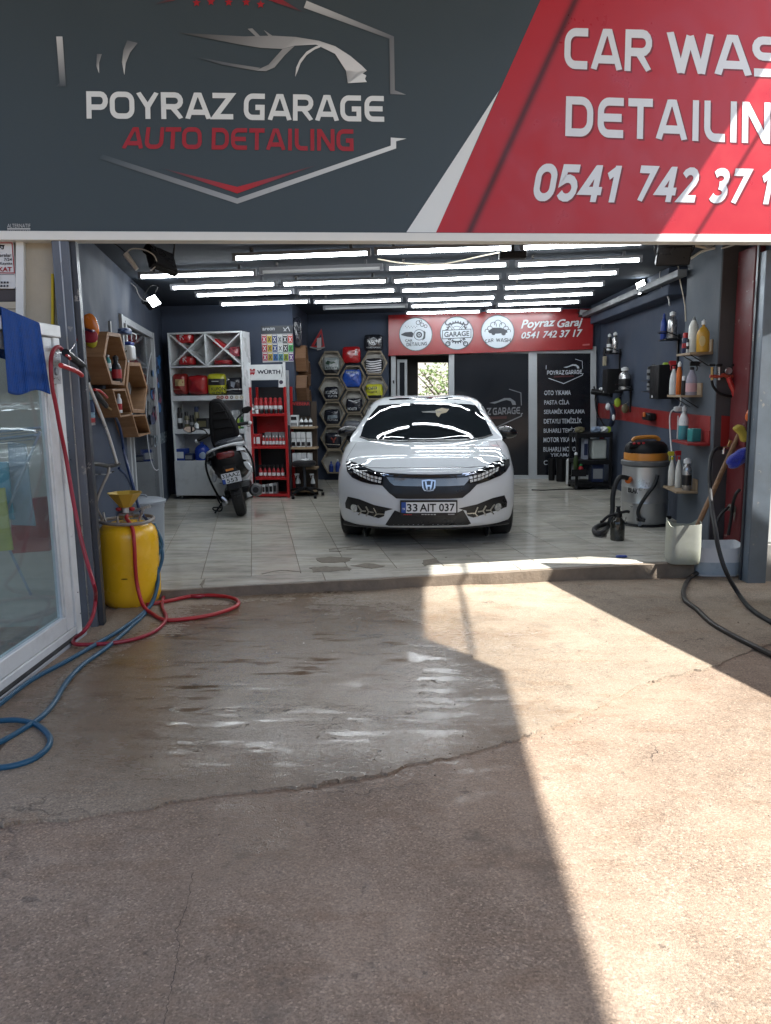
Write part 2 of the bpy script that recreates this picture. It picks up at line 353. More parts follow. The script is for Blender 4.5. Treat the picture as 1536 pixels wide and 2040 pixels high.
M_brass = pbr('brass', (0.55, 0.38, 0.16), 0.35, metal=1.0)
M_print = pbr('ink_print', (1, 1, 1), 0.38, var=0.03, attr=True)
M_printm = pbr('ink_print_matt', (1, 1, 1), 0.6, var=0.03, attr=True)
M_oak = wood('oak_board', (0.30, 0.17, 0.085), (0.20, 0.10, 0.045))
M_ply = wood('pale_board', (0.36, 0.27, 0.17), (0.27, 0.19, 0.12))
M_conc = pbr('canopy_concrete', (0.35, 0.34, 0.32), 0.85, var=0.1, bump=0.2)

# ------------------------------------------------------------------ ground: worn reddish concrete, wet before the door
def ground_mat(name, ca, cb, cc, rust, peb=1.0, wet=1.0):
    m = bpy.data.materials.new(name); m.use_nodes = True; n = m.node_tree.nodes; l = m.node_tree.links; b = n['Principled BSDF']
    g = n.new('ShaderNodeNewGeometry'); P = g.outputs['Position']
    def mapped(sc, rot=0.0):
        mp = n.new('ShaderNodeMapping'); mp.inputs['Scale'].default_value = sc; mp.inputs['Rotation'].default_value = (0, 0, rot); l.new(P, mp.inputs[0]); return mp.outputs[0]
    n0 = _noise(n, l, P, 0.45, 6, 0.6); n1 = _noise(n, l, P, 1.3, 9, 0.68); n2 = _noise(n, l, P, 7.0, 9, 0.75); n3 = _noise(n, l, P, 130.0, 3, 0.7); n4 = _noise(n, l, mapped((1.0, 2.4, 1), 0.3), 3.1, 8, 0.7)
    c = _mix(n, l, _ramp(n, l, n1.outputs['Fac'], [(0.38, 0), (0.60, 1)]).outputs[0], ca, cb)
    c = _mix(n, l, _ramp(n, l, n2.outputs['Fac'], [(0.48, 0), (0.70, 0.6)]).outputs[0], c, cc)
    c = _mix(n, l, _ramp(n, l, n4.outputs['Fac'], [(0.52, 0), (0.68, 0.55)]).outputs[0], c, rust)
    c = _mix(n, l, 1.0, c, _ramp(n, l, n0.outputs['Fac'], [(0.32, 0.72), (0.68, 1.18)]).outputs[0], 'MULTIPLY')
    vo = n.new('ShaderNodeTexVoronoi'); vo.inputs['Scale'].default_value = 150; l.new(P, vo.inputs['Vector'])
    vr = n.new('ShaderNodeSeparateColor'); l.new(vo.outputs['Color'], vr.inputs[0])
    pebc = _ramp(n, l, vr.outputs[0], [(0.0, 0.58), (0.45, 1.0), (0.88, 1.12), (1.0, 1.8)])
    pm = _ramp(n, l, n1.outputs['Fac'], [(0.36, 0.35 * peb), (0.60, 1.0 * peb)])
    c = _mix(n, l, pm.outputs[0], c, _mix(n, l, 1.0, c, pebc.outputs[0], 'MULTIPLY'))
    c = _mix(n, l, 1.0, c, _ramp(n, l, n3.outputs['Fac'], [(0.3, 0.74), (0.7, 1.24)]).outputs[0], 'MULTIPLY')
    pit = _ramp(n, l, n2.outputs['Fac'], [(0.625, 0), (0.69, 1)])            # spalled pits and dark grime in them
    c = _mix(n, l, _math(n, l, 'MULTIPLY', pit.outputs[0], 0.55), c, (0.07, 0.055, 0.045))
    n5 = _noise(n, l, P, 2.2, 10, 0.78); c = _mix(n, l, _ramp(n, l, n5.outputs['Fac'], [(0.56, 0), (0.67, 0.55)]).outputs[0], c, (0.10, 0.085, 0.068))   # old stains
    wv = _noise(n, l, P, 2.3, 5, 0.6); add = n.new('ShaderNodeVectorMath'); add.operation = 'MULTIPLY_ADD'; l.new(wv.outputs['Color'], add.inputs[0]); add.inputs[1].default_value = (0.5, 0.5, 0.5); l.new(P, add.inputs[2])
    vc = n.new('ShaderNodeTexVoronoi'); vc.feature = 'DISTANCE_TO_EDGE'; vc.inputs['Scale'].default_value = 0.55; l.new(add.outputs[0], vc.inputs['Vector'])
    crk = _math(n, l, 'MULTIPLY', _ramp(n, l, vc.outputs['Distance'], [(0.0, 1), (0.0016, 0)]).outputs[0], _ramp(n, l, n1.outputs['Fac'], [(0.52, 0), (0.60, 0.9)]).outputs[0])
    c = _mix(n, l, _math(n, l, 'MULTIPLY', crk, 0.7), c, (0.05, 0.04, 0.035))
    # the washed-down wet area in front of the door: its own ragged outline
    sx = n.new('ShaderNodeSeparateXYZ'); l.new(P, sx.inputs[0])
    dx = _math(n, l, 'DIVIDE', _math(n, l, 'ADD', sx.outputs[0], 0.60), 1.65); dy = _math(n, l, 'DIVIDE', _math(n, l, 'ADD', sx.outputs[1], -4.40), 1.95)
    rad = _math(n, l, 'SQRT', _math(n, l, 'ADD', _math(n, l, 'MULTIPLY', dx, dx), _math(n, l, 'MULTIPLY', dy, dy)))
    wn = _math(n, l, 'ADD', rad, _math(n, l, 'MULTIPLY', _math(n, l, 'SUBTRACT', n1.outputs['Fac'], 0.5), 1.3))
    wetf = _math(n, l, 'MULTIPLY', _ramp(n, l, wn, [(0.60, 1.0), (1.10, 0.0)]).outputs[0], wet)
    pn = _noise(n, l, mapped((3.2, 15.0, 1.0), 0.06), 1.0, 5, 0.62); pn2 = _noise(n, l, mapped((0.8, 3.0, 1.0)), 1.7, 6, 0.6)
    zone = _math(n, l, 'MULTIPLY', _ramp(n, l, wn, [(0.62, 1), (1.12, 0)]).outputs[0], _ramp(n, l, pn2.outputs['Fac'], [(0.42, 0), (0.52, 1)]).outputs[0])
    pf_ = _noise(n, l, mapped((26.0, 60.0, 1.0), 0.05), 1.0, 3, 0.6)
    pudA = _math(n, l, 'MULTIPLY', _ramp(n, l, pn.outputs['Fac'], [(0.535, 0), (0.575, 1)]).outputs[0], zone); spk = _math(n, l, 'MULTIPLY', _ramp(n, l, pf_.outputs['Fac'], [(0.545, 0), (0.565, 1)]).outputs[0], wetf)
    pud = _math(n, l, 'MAXIMUM', pudA, spk)
    pud = _math(n, l, 'MULTIPLY', pud, wet)
    c = _mix(n, l, _math(n, l, 'MULTIPLY', wetf, _ramp(n, l, n4.outputs['Fac'], [(0.3, 0.55), (0.65, 1.0)]).outputs[0]), c, _mix(n, l, 1.0, c, (0.46, 0.36, 0.265), 'MULTIPLY'))
    l.new(c, b.inputs['Base Color'])
    r = _mix(n, l, wetf, 0.82, _ramp(n, l, n2.outputs['Fac'], [(0.3, 0.12), (0.7, 0.24)]).outputs[0])
    r = _mix(n, l, pud, r, 0.05); l.new(r, b.inputs['Roughness'])
    hb = _math(n, l, 'ADD', _math(n, l, 'MULTIPLY', n2.outputs['Fac'], 0.85), _math(n, l, 'MULTIPLY', n3.outputs['Fac'], 0.16))
    vb = _math(n, l, 'SUBTRACT', 0.6, vo.outputs['Distance']); hb = _math(n, l, 'ADD', hb, _math(n, l, 'MULTIPLY', vb, _math(n, l, 'MULTIPLY', pm.outputs[0], 0.20)))
    hb = _math(n, l, 'SUBTRACT', hb, _math(n, l, 'MULTIPLY', crk, 0.5)); hb = _math(n, l, 'SUBTRACT', hb, _math(n, l, 'MULTIPLY', pit.outputs[0], 0.30))
    bp = n.new('ShaderNodeBump'); bp.inputs['Distance'].default_value = 0.013; l.new(hb, bp.inputs['Height'])
    l.new(_math(n, l, 'SUBTRACT', _math(n, l, 'SUBTRACT', 0.85, _math(n, l, 'MULTIPLY', wetf, 0.45)), _math(n, l, 'MULTIPLY', pudA, 0.36), True), bp.inputs['Strength']); l.new(bp.outputs[0], b.inputs['Normal'])
    return m
M_ground = ground_mat('worn_red_concrete', (0.330, 0.248, 0.180), (0.250, 0.184, 0.132), (0.385, 0.305, 0.232), (0.225, 0.146, 0.092), 0.85)
M_screed = ground_mat('grey_screed', (0.340, 0.276, 0.205), (0.280, 0.224, 0.164), (0.235, 0.184, 0.132), (0.235, 0.150, 0.088), 0.7)
ZG = -0.10
def gz(x, y): return ZG - 0.012 * max(-3, min(4, x))           # the yard falls gently to the right
mb = MB()
xs = [-60, -25, -10] + [-5 + 0.25 * i for i in range(41)] + [10, 25, 60]; ys = [-80, -30, -10, -4] + [-2 + 0.25 * i for i in range(37)] + [14, 30, 80]
vs = [(x, y, gz(x, y) + (0.004 * math.sin(1.7 * x + 0.6) * math.sin(1.3 * y) if abs(x) < 5 and -2 < y < 7 else 0)) for y in ys for x in xs]
nx = len(xs); fs = [(j * nx + i, j * nx + i + 1, (j + 1) * nx + i + 1, (j + 1) * nx + i) for j in range(len(ys) - 1) for i in range(nx - 1)]
mb.add(vs, fs); mb.build('ground', M_ground, kind='structure', origin=Vector((0, 0, ZG)))
# newer grey screed laid over the old concrete, with a ragged broken edge
edge = [(-140, 1690), (0, 1656), (60, 1648), (135, 1645), (210, 1628), (300, 1618), (345, 1604), (420, 1592), (490, 1583), (560, 1577), (620, 1570), (690, 1556), (760, 1545), (830, 1520), (900, 1508), (985, 1484), (1040, 1468), (1085, 1452), (1150, 1425), (1215, 1395), (1270, 1362), (1330, 1345), (1420, 1322), (1500, 1290), (1620, 1240)]
rag = []
for i in range(len(edge) - 1):
    for k in range(7):
        t = k / 7; a, b = edge[i], edge[i + 1]; rag.append((a[0] + (b[0] - a[0]) * t + random.uniform(-4, 4), a[1] + (b[1] - a[1]) * t + random.uniform(-2.4, 2.4)))
top = []
for px, py in rag: p = onz(px, py, ZG); p.z = gz(p.x, p.y) + 0.010; top.append(p)
farl = [];
nr = len(top); mb = MB(); vsr = []
for j in range(25):
    t = j / 24
    for p in top:
        y = p.y + (6.35 - p.y) * t; x = p.x + (p.x * 0.25) * t; vsr.append((x, y, gz(x, y) + 0.010 + 0.004 * math.sin(1.7 * x + 0.6) * math.sin(1.3 * y) + (0.003 * math.sin(5 * x + 3 * y))))
fsr = [(j * nr + i, j * nr + i + 1, (j + 1) * nr + i + 1, (j + 1) * nr + i) for j in range(24) for i in range(nr - 1)]
mb.add(vsr, fsr)
mb.add([v for v in vsr[:nr]] + [(v[0] + random.uniform(-.006, .006), v[1] - random.uniform(0.002, 0.014), v[2] - 0.03) for v in vsr[:nr]], [(i, nr + i, nr + i + 1, i + 1) for i in range(nr - 1)])
mb.build('screed_apron', M_screed, kind='structure', origin=Vector((0, 4, ZG)))

# crumbs along the broken lip, and the grit nobody could count
M_grit = pbr('grit_stone', (0.27, 0.21, 0.16), 0.85, var=0.35, scale=60)
mb = MB(); rg = random.Random(21)
def stone(x, y, r):
    z = gz(x, y) + r * 0.3 + (0.014 if any(abs(p.x - x) < .2 and y > p.y for p in top[::6]) else 0); vs_ = [Vector((x, y, z)) + Vector((math.cos(a) * math.cos(b_), math.sin(a) * math.cos(b_), math.sin(b_) * .7)) * r * rg.uniform(.7, 1.25) for b_ in (-.6, .6) for a in [k * 2 * PI / 5 + b_ for k in range(5)]]
    mb.add(vs_, [(k, (k + 1) % 5, 5 + (k + 1) % 5, 5 + k) for k in range(5)] + [(4, 3, 2, 1, 0), (5, 6, 7, 8, 9)])
for p in top:
    for _ in range(2):
        if rg.random() < .5: stone(p.x + rg.uniform(-.05, .05), p.y - abs(rg.gauss(0.01, .03)), rg.uniform(.0015, .0055))
for _ in range(420): stone(rg.uniform(-2.0, 3.2), rg.uniform(1.6, 5.8), abs(rg.gauss(0, .0022)) + .001)
mb.build('loose_grit', M_grit, None, 'loose grit and crumbs scattered over the worn concrete yard', 'grit', kind='stuff', flat=True)
def crackline(pts, w_):
    P = []
    for (a, b) in zip(pts[:-1], pts[1:]):
        for k in range(8): t = k / 8; P.append((a[0] + (b[0] - a[0]) * t + rg.uniform(-3, 3), a[1] + (b[1] - a[1]) * t))
    Q = []
    for x, y in P: q = onz(x, y, ZG); q.z = gz(q.x, q.y) + .0045; Q.append(q)
    mb = MB(); L_ = [q + Vector((-w_ * rg.uniform(.3, 1), 0, 0)) for q in Q]; R_ = [q + Vector((w_ * rg.uniform(.3, 1), 0, 0)) for q in Q]; n_ = len(Q); mb.add(L_ + R_, [(k, n_ + k, n_ + k + 1, k + 1) for k in range(n_ - 1)]); return mb
GR = bpy.data.objects['ground']
crackline([(385, 1745), (372, 1810), (352, 1860), (358, 1900), (345, 1960), (330, 2030), (325, 2090)], .0013).build('crack', pbr('crack_dark', (0.06, .048, .04), .9), GR, flat=True)
# ------------------------------------------------------------------ garage floor: slab with tiles
TA = math.radians(-9.5)
def facy(x): return 6.06 + 0.155 * (x - 0.0)                  # front edge of the slab
WL0, WL1 = Vector((-2.12, 5.30, 0)), Vector((-3.16, 11.42, 0))   # left wall
WR0, WR1 = Vector((3.12, 6.45, 0)), Vector((3.43, 12.55, 0))     # right wall
BK0, BK1 = Vector((-1.27, 11.26, 0)), Vector((-1.22, 13.02, 0))  # step in the back wall
BW0, BW1 = Vector((0.09, 12.88, 0)), Vector((3.43, 12.55, 0))
floor = thing('garage_floor', (0, 6, -0.1), kind='structure')
M_grout = pbr('slab_edge_concrete', (0.20, 0.16, 0.12), 0.8, var=0.25, scale=9, bump=0.6, bscale=35, dirt=0.5)
mb = MB(); pf = []
for i in range(41):
    x = -2.5 + 5.12 * i / 40; pf.append((x, facy(x) + random.uniform(-0.012, 0.012)))
poly = pf + [(2.64, 6.75), (3.9, 6.95), (3.9, 13.3), (-3.6, 13.3)]
mb.ext([(x, y, -0.30) for x, y in poly], (0, 0, 0.294)); mb.build('slab', M_grout, floor, flat=True)
def tile_mat():
    m = pbr('floor_tile', (0.52, 0.495, 0.43), 0.2, var=0.16, scale=1.6, rvar=0.08, dirt=0.45, dirtcol=(0.30, 0.26, 0.20), rand=0.10, bump=0.015, bscale=8)
    n = m.node_tree.nodes; l = m.node_tree.links; b = n['Principled BSDF']
    g = n.new('ShaderNodeNewGeometry'); mp = n.new('ShaderNodeMapping'); mp.inputs['Scale'].default_value = (0.8, 3.2, 1); mp.inputs['Rotation'].default_value = (0, 0, 0.2); l.new(g.outputs['Position'], mp.inputs[0])
    t = _noise(n, l, mp.outputs[0], 2.6, 9, 0.7); r = _ramp(n, l, t.outputs['Fac'], [(0.32, 0.62), (0.5, 1.0), (0.7, 1.22)])
    src = b.inputs['Base Color'].links[0].from_socket; l.new(_mix(n, l, 1.0, src, r.outputs[0], 'MULTIPLY'), b.inputs['Base Color'])
    t2 = _noise(n, l, g.outputs['Position'], 1.4, 6, 0.7); l.new(_ramp(n, l, t2.outputs['Fac'], [(0.38, 0.05), (0.62, 0.24)]).outputs[0], b.inputs['Roughness']); return m
M_tile = tile_mat()
TW, TL_ = 0.403, 0.62
def tile_mesh(wd, ln, nm):
    me = bpy.data.meshes.new(nm); bm = bmesh.new(); bmesh.ops.create_cube(bm, size=1)
    for v in bm.verts: v.co = Vector((v.co.x * (wd - 0.006), v.co.y * (ln - 0.006), v.co.z * 0.012))
    bmesh.ops.bevel(bm, geom=[e for e in bm.edges if all(v.co.z > 0 for v in e.verts)], offset=0.0015, segments=1, affect='EDGES'); bm.to_mesh(me); bm.free(); me.materials.append(M_tile); return me
TM = tile_mesh(TW, TL_, 'tile'); TF = tile_mesh(1.62, 0.27, 'tile_front')
base = Vector((-1.104, 6.20, 0)); ux = Vector((math.cos(-TA), math.sin(-TA), 0)); uy = Vector((math.sin(TA), math.cos(TA), 0))
finv = floor.matrix_world.inverted()
def place_tile(me, c, k):
    o = bpy.data.objects.new('tile', me); COL.objects.link(o); o.parent = floor
    o.matrix_local = finv @ Matrix.Translation(c) @ Matrix.Rotation(-TA, 4, 'Z') @ Matrix.Rotation(random.uniform(-.0012, .0012), 4, 'X') @ Matrix.Rotation(random.uniform(-.0012, .0012), 4, 'Y'); return o
def side(p, a, b): return (b.x - a.x) * (p.y - a.y) - (b.y - a.y) * (p.x - a.x)
for i in range(-5, 14):
    for j in range(0, 13):
        c = base + ux * (TW * (i + 0.5)) + uy * (TL_ * (j + 0.5 - (0.5 if i % 2 else 0))) + Vector((0, 0, -0.006 + random.uniform(-.0008, .0008)))
        if j == 0 and i % 2: c += uy * TL_ * 0.25
        if side(c, WL0, WL1) > 0.1 or side(c, WR0, WR1) < -0.1 * 1: 
            if side(c, WL0, WL1) > 0.25 or side(c, WR0, WR1) > 0.9: continue
        if c.y > 13.0 - 0.1 * c.x: continue
        if j == 0 and i % 2:
            o = place_tile(TM, c, 0); o.scale = (1, 0.5, 1); continue
        place_tile(TM, c, 0)
for i in range(-1, 3):
    c = base + ux * (0.58 + 1.62 * (i + 0.0) - 0.81 + 0.0) + uy * (-0.145) + Vector((0, 0, -0.006)); place_tile(TF, c, 0)
# broken spots where the tile is gone
M_hole = pbr('broken_mortar', (0.19, 0.165, 0.13), 0.85, var=0.3, scale=30, bump=0.6, bscale=90)
def blot(pts, nm='broken_patch', jit=3, mat=None):
    P = []
    for k in range(len(pts)):
        a, b = pts[k], pts[(k + 1) % len(pts)]
        for t in (0, .25, .5, .75): P.append((a[0] + (b[0] - a[0]) * t + random.uniform(-jit, jit), a[1] + (b[1] - a[1]) * t + random.uniform(-jit / 3, jit / 3)))
    mb = MB(); mb.ext([onz(px, py, -0.004) for px, py in P], (0, 0, 0.0075)); mb.build(nm, mat or M_hole, floor, flat=True)
blot([(630, 1113), (665, 1110), (702, 1113), (690, 1121), (640, 1122)])
blot([(840, 1118), (868, 1113), (878, 1122), (846, 1128)])
blot([(618, 1132), (650, 1129), (690, 1131), (700, 1137), (625, 1141)], jit=4)
blot([(700, 1128), (735, 1123), (768, 1129), (740, 1133)], jit=2)
blot([(398, 1166), (410, 1153), (404, 1172)], jit=2)
for pts in ([(655, 1095), (700, 1090), (725, 1086)], [(690, 1094), (735, 1096)], [(520, 1144), (560, 1137), (598, 1140)], [(680, 1099), (656, 1098)], [(885, 1111), (892, 1111)], [(928, 1108), (936, 1108)], [(962, 1083), (985, 1082)]):
    mb = MB(); P = [onz(x + random.uniform(-2, 2), y, 0.0) for x, y in pts]; mb.tube(P, 0.006, 6, 3); mb.build('crack', M_hole, floor)

# ------------------------------------------------------------------ building shell
GB = thing('garage_building', (0.5, 9, -0.1), 'dark slate garage unit with open front and tiled floor', 'garage')
ZC = 2.70
def wallseg(a, b, th, z0, z1, mat, name='wall', out=1, bevel=0.0):
    a, b = Vector((a[0], a[1], 0)), Vector((b[0], b[1], 0)); d = (b - a).normalized(); n = Vector((-d.y, d.x, 0)) * out * th
    mb = MB(); mb.ext([(a.x, a.y, z0), (b.x, b.y, z0), (b.x + n.x, b.y + n.y, z0), (a.x + n.x, a.y + n.y, z0)], (0, 0, z1 - z0)); return mb.build(name, mat, GB, bevel=bevel)
dl = (WL1 - WL0).normalized()
LDa, LDb = WL0 + dl * 2.35, WL0 + dl * 4.95                      # glazed opening in the left wall
wallseg(WL0, LDa, 0.25, -0.1, ZC, M_wall, 'wall', 1)
wallseg(LDb, WL1, 0.25, -0.1, ZC, M_wall, 'wall', 1)
wallseg(LDa, LDb, 0.25, 2.25, ZC, M_wall, 'lintel', 1)
wallseg(WR0, WR1, 0.25, -0.1, ZC, M_wall, 'wall', -1)
wallseg(WL1, BK0, 0.25, -0.1, ZC, M_wall, 'wall', 1)
wallseg(BK0, BK1, 0.2, -0.1, ZC, M_wall, 'wall', 1)
wallseg(BK1 + Vector((-.2, 0.02, 0)), BW0, 0.25, -0.1, ZC, M_wall, 'wall', 1)
wallseg(BW0, BW1 + Vector((.2, -.02, 0)), 0.25, 2.02, ZC, M_wall, 'lintel', 1)
mb = MB(); mb.ext([(-2.4, 5.56, ZC), (3.5, 6.36, ZC), (3.75, 13.3, ZC), (-3.6, 13.3, ZC)], (0, 0, 0.25)); mb.build('ceiling', M_ceil, GB)
# pillar on the right with a dark front sheet: its shade put into the colour
pc = ony(1434, 600, 6.95); xa = pc.x
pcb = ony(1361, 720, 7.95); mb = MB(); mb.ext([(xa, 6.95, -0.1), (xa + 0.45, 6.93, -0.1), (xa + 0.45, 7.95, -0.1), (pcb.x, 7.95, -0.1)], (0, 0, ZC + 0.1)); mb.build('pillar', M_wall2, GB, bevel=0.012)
mb = MB(); mb.ext([(xa + 0.004, 6.944, 0.0), (xa + 0.45, 6.927, 0.0), (xa + 0.45, 6.919, 0.0), (xa + 0.004, 6.936, 0.0)], (0, 0, ZC)); mb.build('shaded_face', M_walld, GB)
# beams under the ceiling along the right wall and at the back of it
mb = MB(); dr = (WR1 - WR0).normalized(); nr_ = Vector((-dr.y, dr.x, 0))
a = WR0 + dr * 1.95 + nr_ * 0.001; b = WR1 - dr * 0.3
mb.ext([a + Vector((0, 0, 2.42)), b + Vector((0, 0, 2.42)), b + nr_ * 0.22 + Vector((0, 0, 2.42)), a + nr_ * 0.22 + Vector((0, 0, 2.42))], (0, 0, 0.28)); mb.build('beam', M_wall, GB, bevel=0.01)
mb = MB(); mb.beam(a + nr_ * 0.30 + Vector((0, -.6, 2.56)), b + nr_ * 0.30 + Vector((0, 0, 2.56)), 0.09, 0.07); mb.build('cable_duct', pbr('grey_duct', (0.10, 0.11, 0.12), 0.5), GB, bevel=0.006)
# red painted band on the right wall and round the pillar
def band(P, nm='painted_band', off=(-0.004, 0, 0)):
    mb = MB(); P = [Vector(p) + Vector(off) for p in P]; mb.ext(P, (0.003, 0, 0)); mb.build(nm, M_redw, GB)
def onrw(px, py): return onpl(px, py, WR0, Vector((dr.y, -dr.x, 0)))
wallseg(BW1 + Vector((-0.20, 0.02, 0)), BW1 + Vector((0.2, -0.02, 0)), 0.2, -0.1, 2.03, M_wall, 'wall', 1)
def onps(px, py): return onpl(px, py, (xa, 6.95, 0), Vector((1.0, xa - pcb.x, 0)).normalized())
def onpf(px, py): return onpl(px, py, (xa, 6.932, 0), Vector((0.038, 1, 0)).normalized())
band([onrw(1185, 880), onrw(1187, 803), onrw(1235, 806), onrw(1372, 826), onrw(1372, 857), onrw(1340, 856), onrw(1245, 838), onrw(1245, 880)][1:7] + [onrw(1187, 832)])
band([onps(1358, 880), onps(1358, 823), onps(1416, 829), onps(1414, 889), onps(1385, 889)])
P = [onpf(1437, 828), onpf(1500, 833), onpf(1497, 895), onpf(1435, 889)]; mb = MB(); mb.ext([p + Vector((0, -0.005, 0)) for p in P], (0, 0.003, 0)); mb.build('painted_band', M_redw, GB)
# facade above and beside the opening, behind the sign
FA = math.radians(9.5); FD = Vector((math.cos(FA), math.sin(FA), 0)); FN = Vector((-math.sin(FA), math.cos(FA), 0)); FP = Vector((0, 5.45, 0))
def fac(al, dep, z): return FP + FD * al + FN * dep + Vector((0, 0, z))
def facbox(a0, a1, d0, d1, z0, z1):
    mb = MB(); mb.ext([fac(a0, d0, z0), fac(a1, d0, z0), fac(a1, d1, z0), fac(a0, d1, z0)], (0, 0, z1 - z0)); return mb
M_beige = pbr('beige_render', (0.42, 0.385, 0.31), 0.8, var=0.08, scale=3, bump=0.2, bscale=40, dirt=0.15)
facbox(-4.4, 4.6, 0.12, 0.45, 2.62, 9.2).build('upper_facade', M_beige, GB)
facbox(-4.4, -2.108, 0.10, 0.195, -0.2, 2.62).build('side_facade', M_beige, GB)
facbox(3.35, 4.6, 0.30, 0.52, -0.2, 2.62).build('side_facade', pbr('olive_grey_render', (0.12, 0.115, 0.10), 0.8), GB)
# unseen overhanging floor, outline shaped so that its edge throws the yard shade
ZO = 5.6; sh = Vector((0.63, -0.29, 0)) * (ZO + 0.1)
gpts = [(0.34, 6.9), (0.235, 4.83), (0.665, 4.24), (0.56, 1.74), (0.50, 0.0)]
cp = [Vector((x, y, 0)) + sh for x, y in gpts]
poly = [Vector((cp[0].x + .02, 7.0, 0))] + cp + [Vector((-4.4, cp[-1].y, 0)), Vector((-4.4, 5.2, 0))]
mb = MB(); mb.ext([(p.x, p.y, ZO) for p in poly], (0, 0, 0.22)); mb.build('shade_overhang', M_conc, GB)
mb = MB()   # thin rail fixed beside the overhang
q0, q1, q2 = [Vector((x, y, 0)) + Vector((0.63, -0.29, 0)) * (ZO - 0.15) for x, y in ((0.60, 6.75), (0.565, 5.67), (0.508, 4.457))]
for a, b in ((q0, q1), (q1, q2), (q2, Vector((0.25, 4.85, 0)) + Vector((0.63, -0.29, 0)) * (ZO - 0.15) + Vector((-0.1, 0.1, 0.1)))):
    mb.cyl(a + Vector((0, 0, ZO - 0.25)), b + Vector((0, 0, ZO - 0.25)), 0.016, n=10)
mb.cyl(q0 + Vector((0, .0, ZO - 0.25)), q0 + Vector((0, 0.6, ZO - 0.25)), 0.016, n=10); mb.build('rail', M_steel, GB)

# shutter guides
mb = facbox(-2.105, -2.0, 0.006, 0.14, -0.105, 2.60); g1 = mb.build('shutter_guide', M_steel, GB, bevel=0.006)
mb = MB(); al = -2.0
mb.ext([fac(-2.0, 0.03, -0.105), fac(-1.965, 0.03, -0.105), fac(-1.965, 0.12, -0.105), fac(-2.0, 0.12, -0.105)], (0, 0, 2.62)); mb.build('guide_channel', pbr('dark_steel', (0.05, 0.055, 0.065), 0.45, metal=0.3, chips=0.6), GB, bevel=0.004)
mb = MB(); mb.ext([fac(-2.058, 0.002, -0.1), fac(-2.05, 0.002, -0.1), fac(-2.05, 0.006, -0.1), fac(-2.058, 0.006, -0.1)], (0, 0, 2.57)); mb.build('guide_lip', M_alu, GB)
pr = onz(1489, 1158, -0.11); pr2 = onz(1522, 1158, -0.11)
mb = MB(); mb.box(pr.x, pr2.x + 0.02, pr.y, pr.y + 0.13, -0.14, 2.50); mb.build('shutter_guide', M_steelb, GB, bevel=0.006)
mb = MB(); mb.box(pr.x - 0.014, pr.x - 0.002, pr.y + 0.10, pr.y + 0.13, -0.14, 2.6); mb.build('guide_channel', pbr('dark_steel', (0.05, 0.055, 0.065), 0.45), GB)
rp = ony(1497, 700, 6.62); mb = MB(); mb.box(rp.x - 0.03, rp.x + 0.10, 6.58, 6.9, -0.1, 2.6); mb.build('red_jamb', pbr('old_red_paint', (0.12, 0.013, 0.017), 0.5, var=0.2, scale=4, chips=0.5, dirt=0.5, dirtcol=(0.07, 0.03, 0.025)), GB, bevel=0.008)
# unseen low block added on the right to keep the sun off the yard
kb = thing('shade_block', (4.2, 4.1, -0.15), 'unseen pale block added right of the yard to cast its shade', 'shade_block')
k0, k1 = Vector((1.99, 3.83, 0)), Vector((1.335, 6.20, 0)); hk = 2.62; ok_ = Vector((0.63, -0.29, 0)) * (hk + 0.12); kd = (k1 - k0).normalized()
ka, kbb = k0 - kd * 3.2 + ok_, k1 + kd * 0.36 + ok_
mb = MB(); mb.ext([(ka.x, ka.y, -0.25), (ka.x + 2.2, ka.y - .3, -0.25), (kbb.x + 2.2, kbb.y - .3, -0.25), (kbb.x, kbb.y, -0.25)], (0, 0, hk + 0.10)); mb.build('wall', M_beige, kb)
mb = MB(); mb.ext([(ka.x, ka.y, hk - 0.148), (ka.x + 2.3, ka.y - .3, hk - 0.148), (kbb.x + 2.3, kbb.y - .3, hk - 0.148), (kbb.x, kbb.y, hk - 0.148)], (0, 0, 0.148)); mb.build('roof', M_conc, kb)
# ------------------------------------------------------------------ main shop sign
SG = thing('shop_sign', fac(0, -0.05, 2.5), 'large slate and red shop sign reading CAR WASH across the top of the opening', 'sign', rz=FA)
M_signd = pbr('sign_vinyl', (0.038, 0.056, 0.066), 0.42, var=0.04, scale=1.2, rvar=0.05, bump=0.01, bscale=3)
sb0, sb1 = onpl(-700, 460, FP, FN), onpl(2000, 472, FP, FN)
def sgz(al): t = (al - sb0.dot(FD)) / (sb1.dot(FD) - sb0.dot(FD)); return sb0.z + 0.02 + (sb1.z - sb0.z) * t
A0, A1 = -4.2, 4.4
mb = MB(); mb.ext([fac(A0, 0.0, sgz(A0)), fac(A1, 0.0, sgz(A1)), fac(A1, 0.0, 4.35), fac(A0, 0.0, 4.35)], FN * 0.11); mb.build('panel', M_signd, SG)
mb = MB(); mb.ext([fac(A0, -0.012, sgz(A0) - 0.056), fac(A1, -0.012, sgz(A1) - 0.056), fac(A1, -0.012, sgz(A1) - 0.001), fac(A0, -0.012, sgz(A0) - 0.001)], FN * 0.12); mb.build('frame_rail', pbr('white_frame_profile', (0.72, 0.73, 0.69), 0.4, var=0.03), SG, bevel=0.004)
mb = MB(); mb.ext([fac(A0, -0.012, 4.351), fac(A1, -0.012, 4.351), fac(A1, -0.012, 4.41), fac(A0, -0.012, 4.41)], FN * 0.12); mb.build('frame_rail', MATS['white_frame_profile'], SG)
sfn = lambda x, y: onpl(x, y, FP, FN)
RED = (0.42, 0.012, 0.022); RED2 = (0.36, 0.010, 0.016); WHT = (0.70, 0.74, 0.735); LGR = (0.66, 0.70, 0.73)
pr_ = Print(sfn, -FN)
def Z2(*p): return [(780 + x / 2.0317, y / 2.0317) for x, y in p]
def Z1(*p): return [(x / 1.8506, y / 1.8506) for x, y in p]
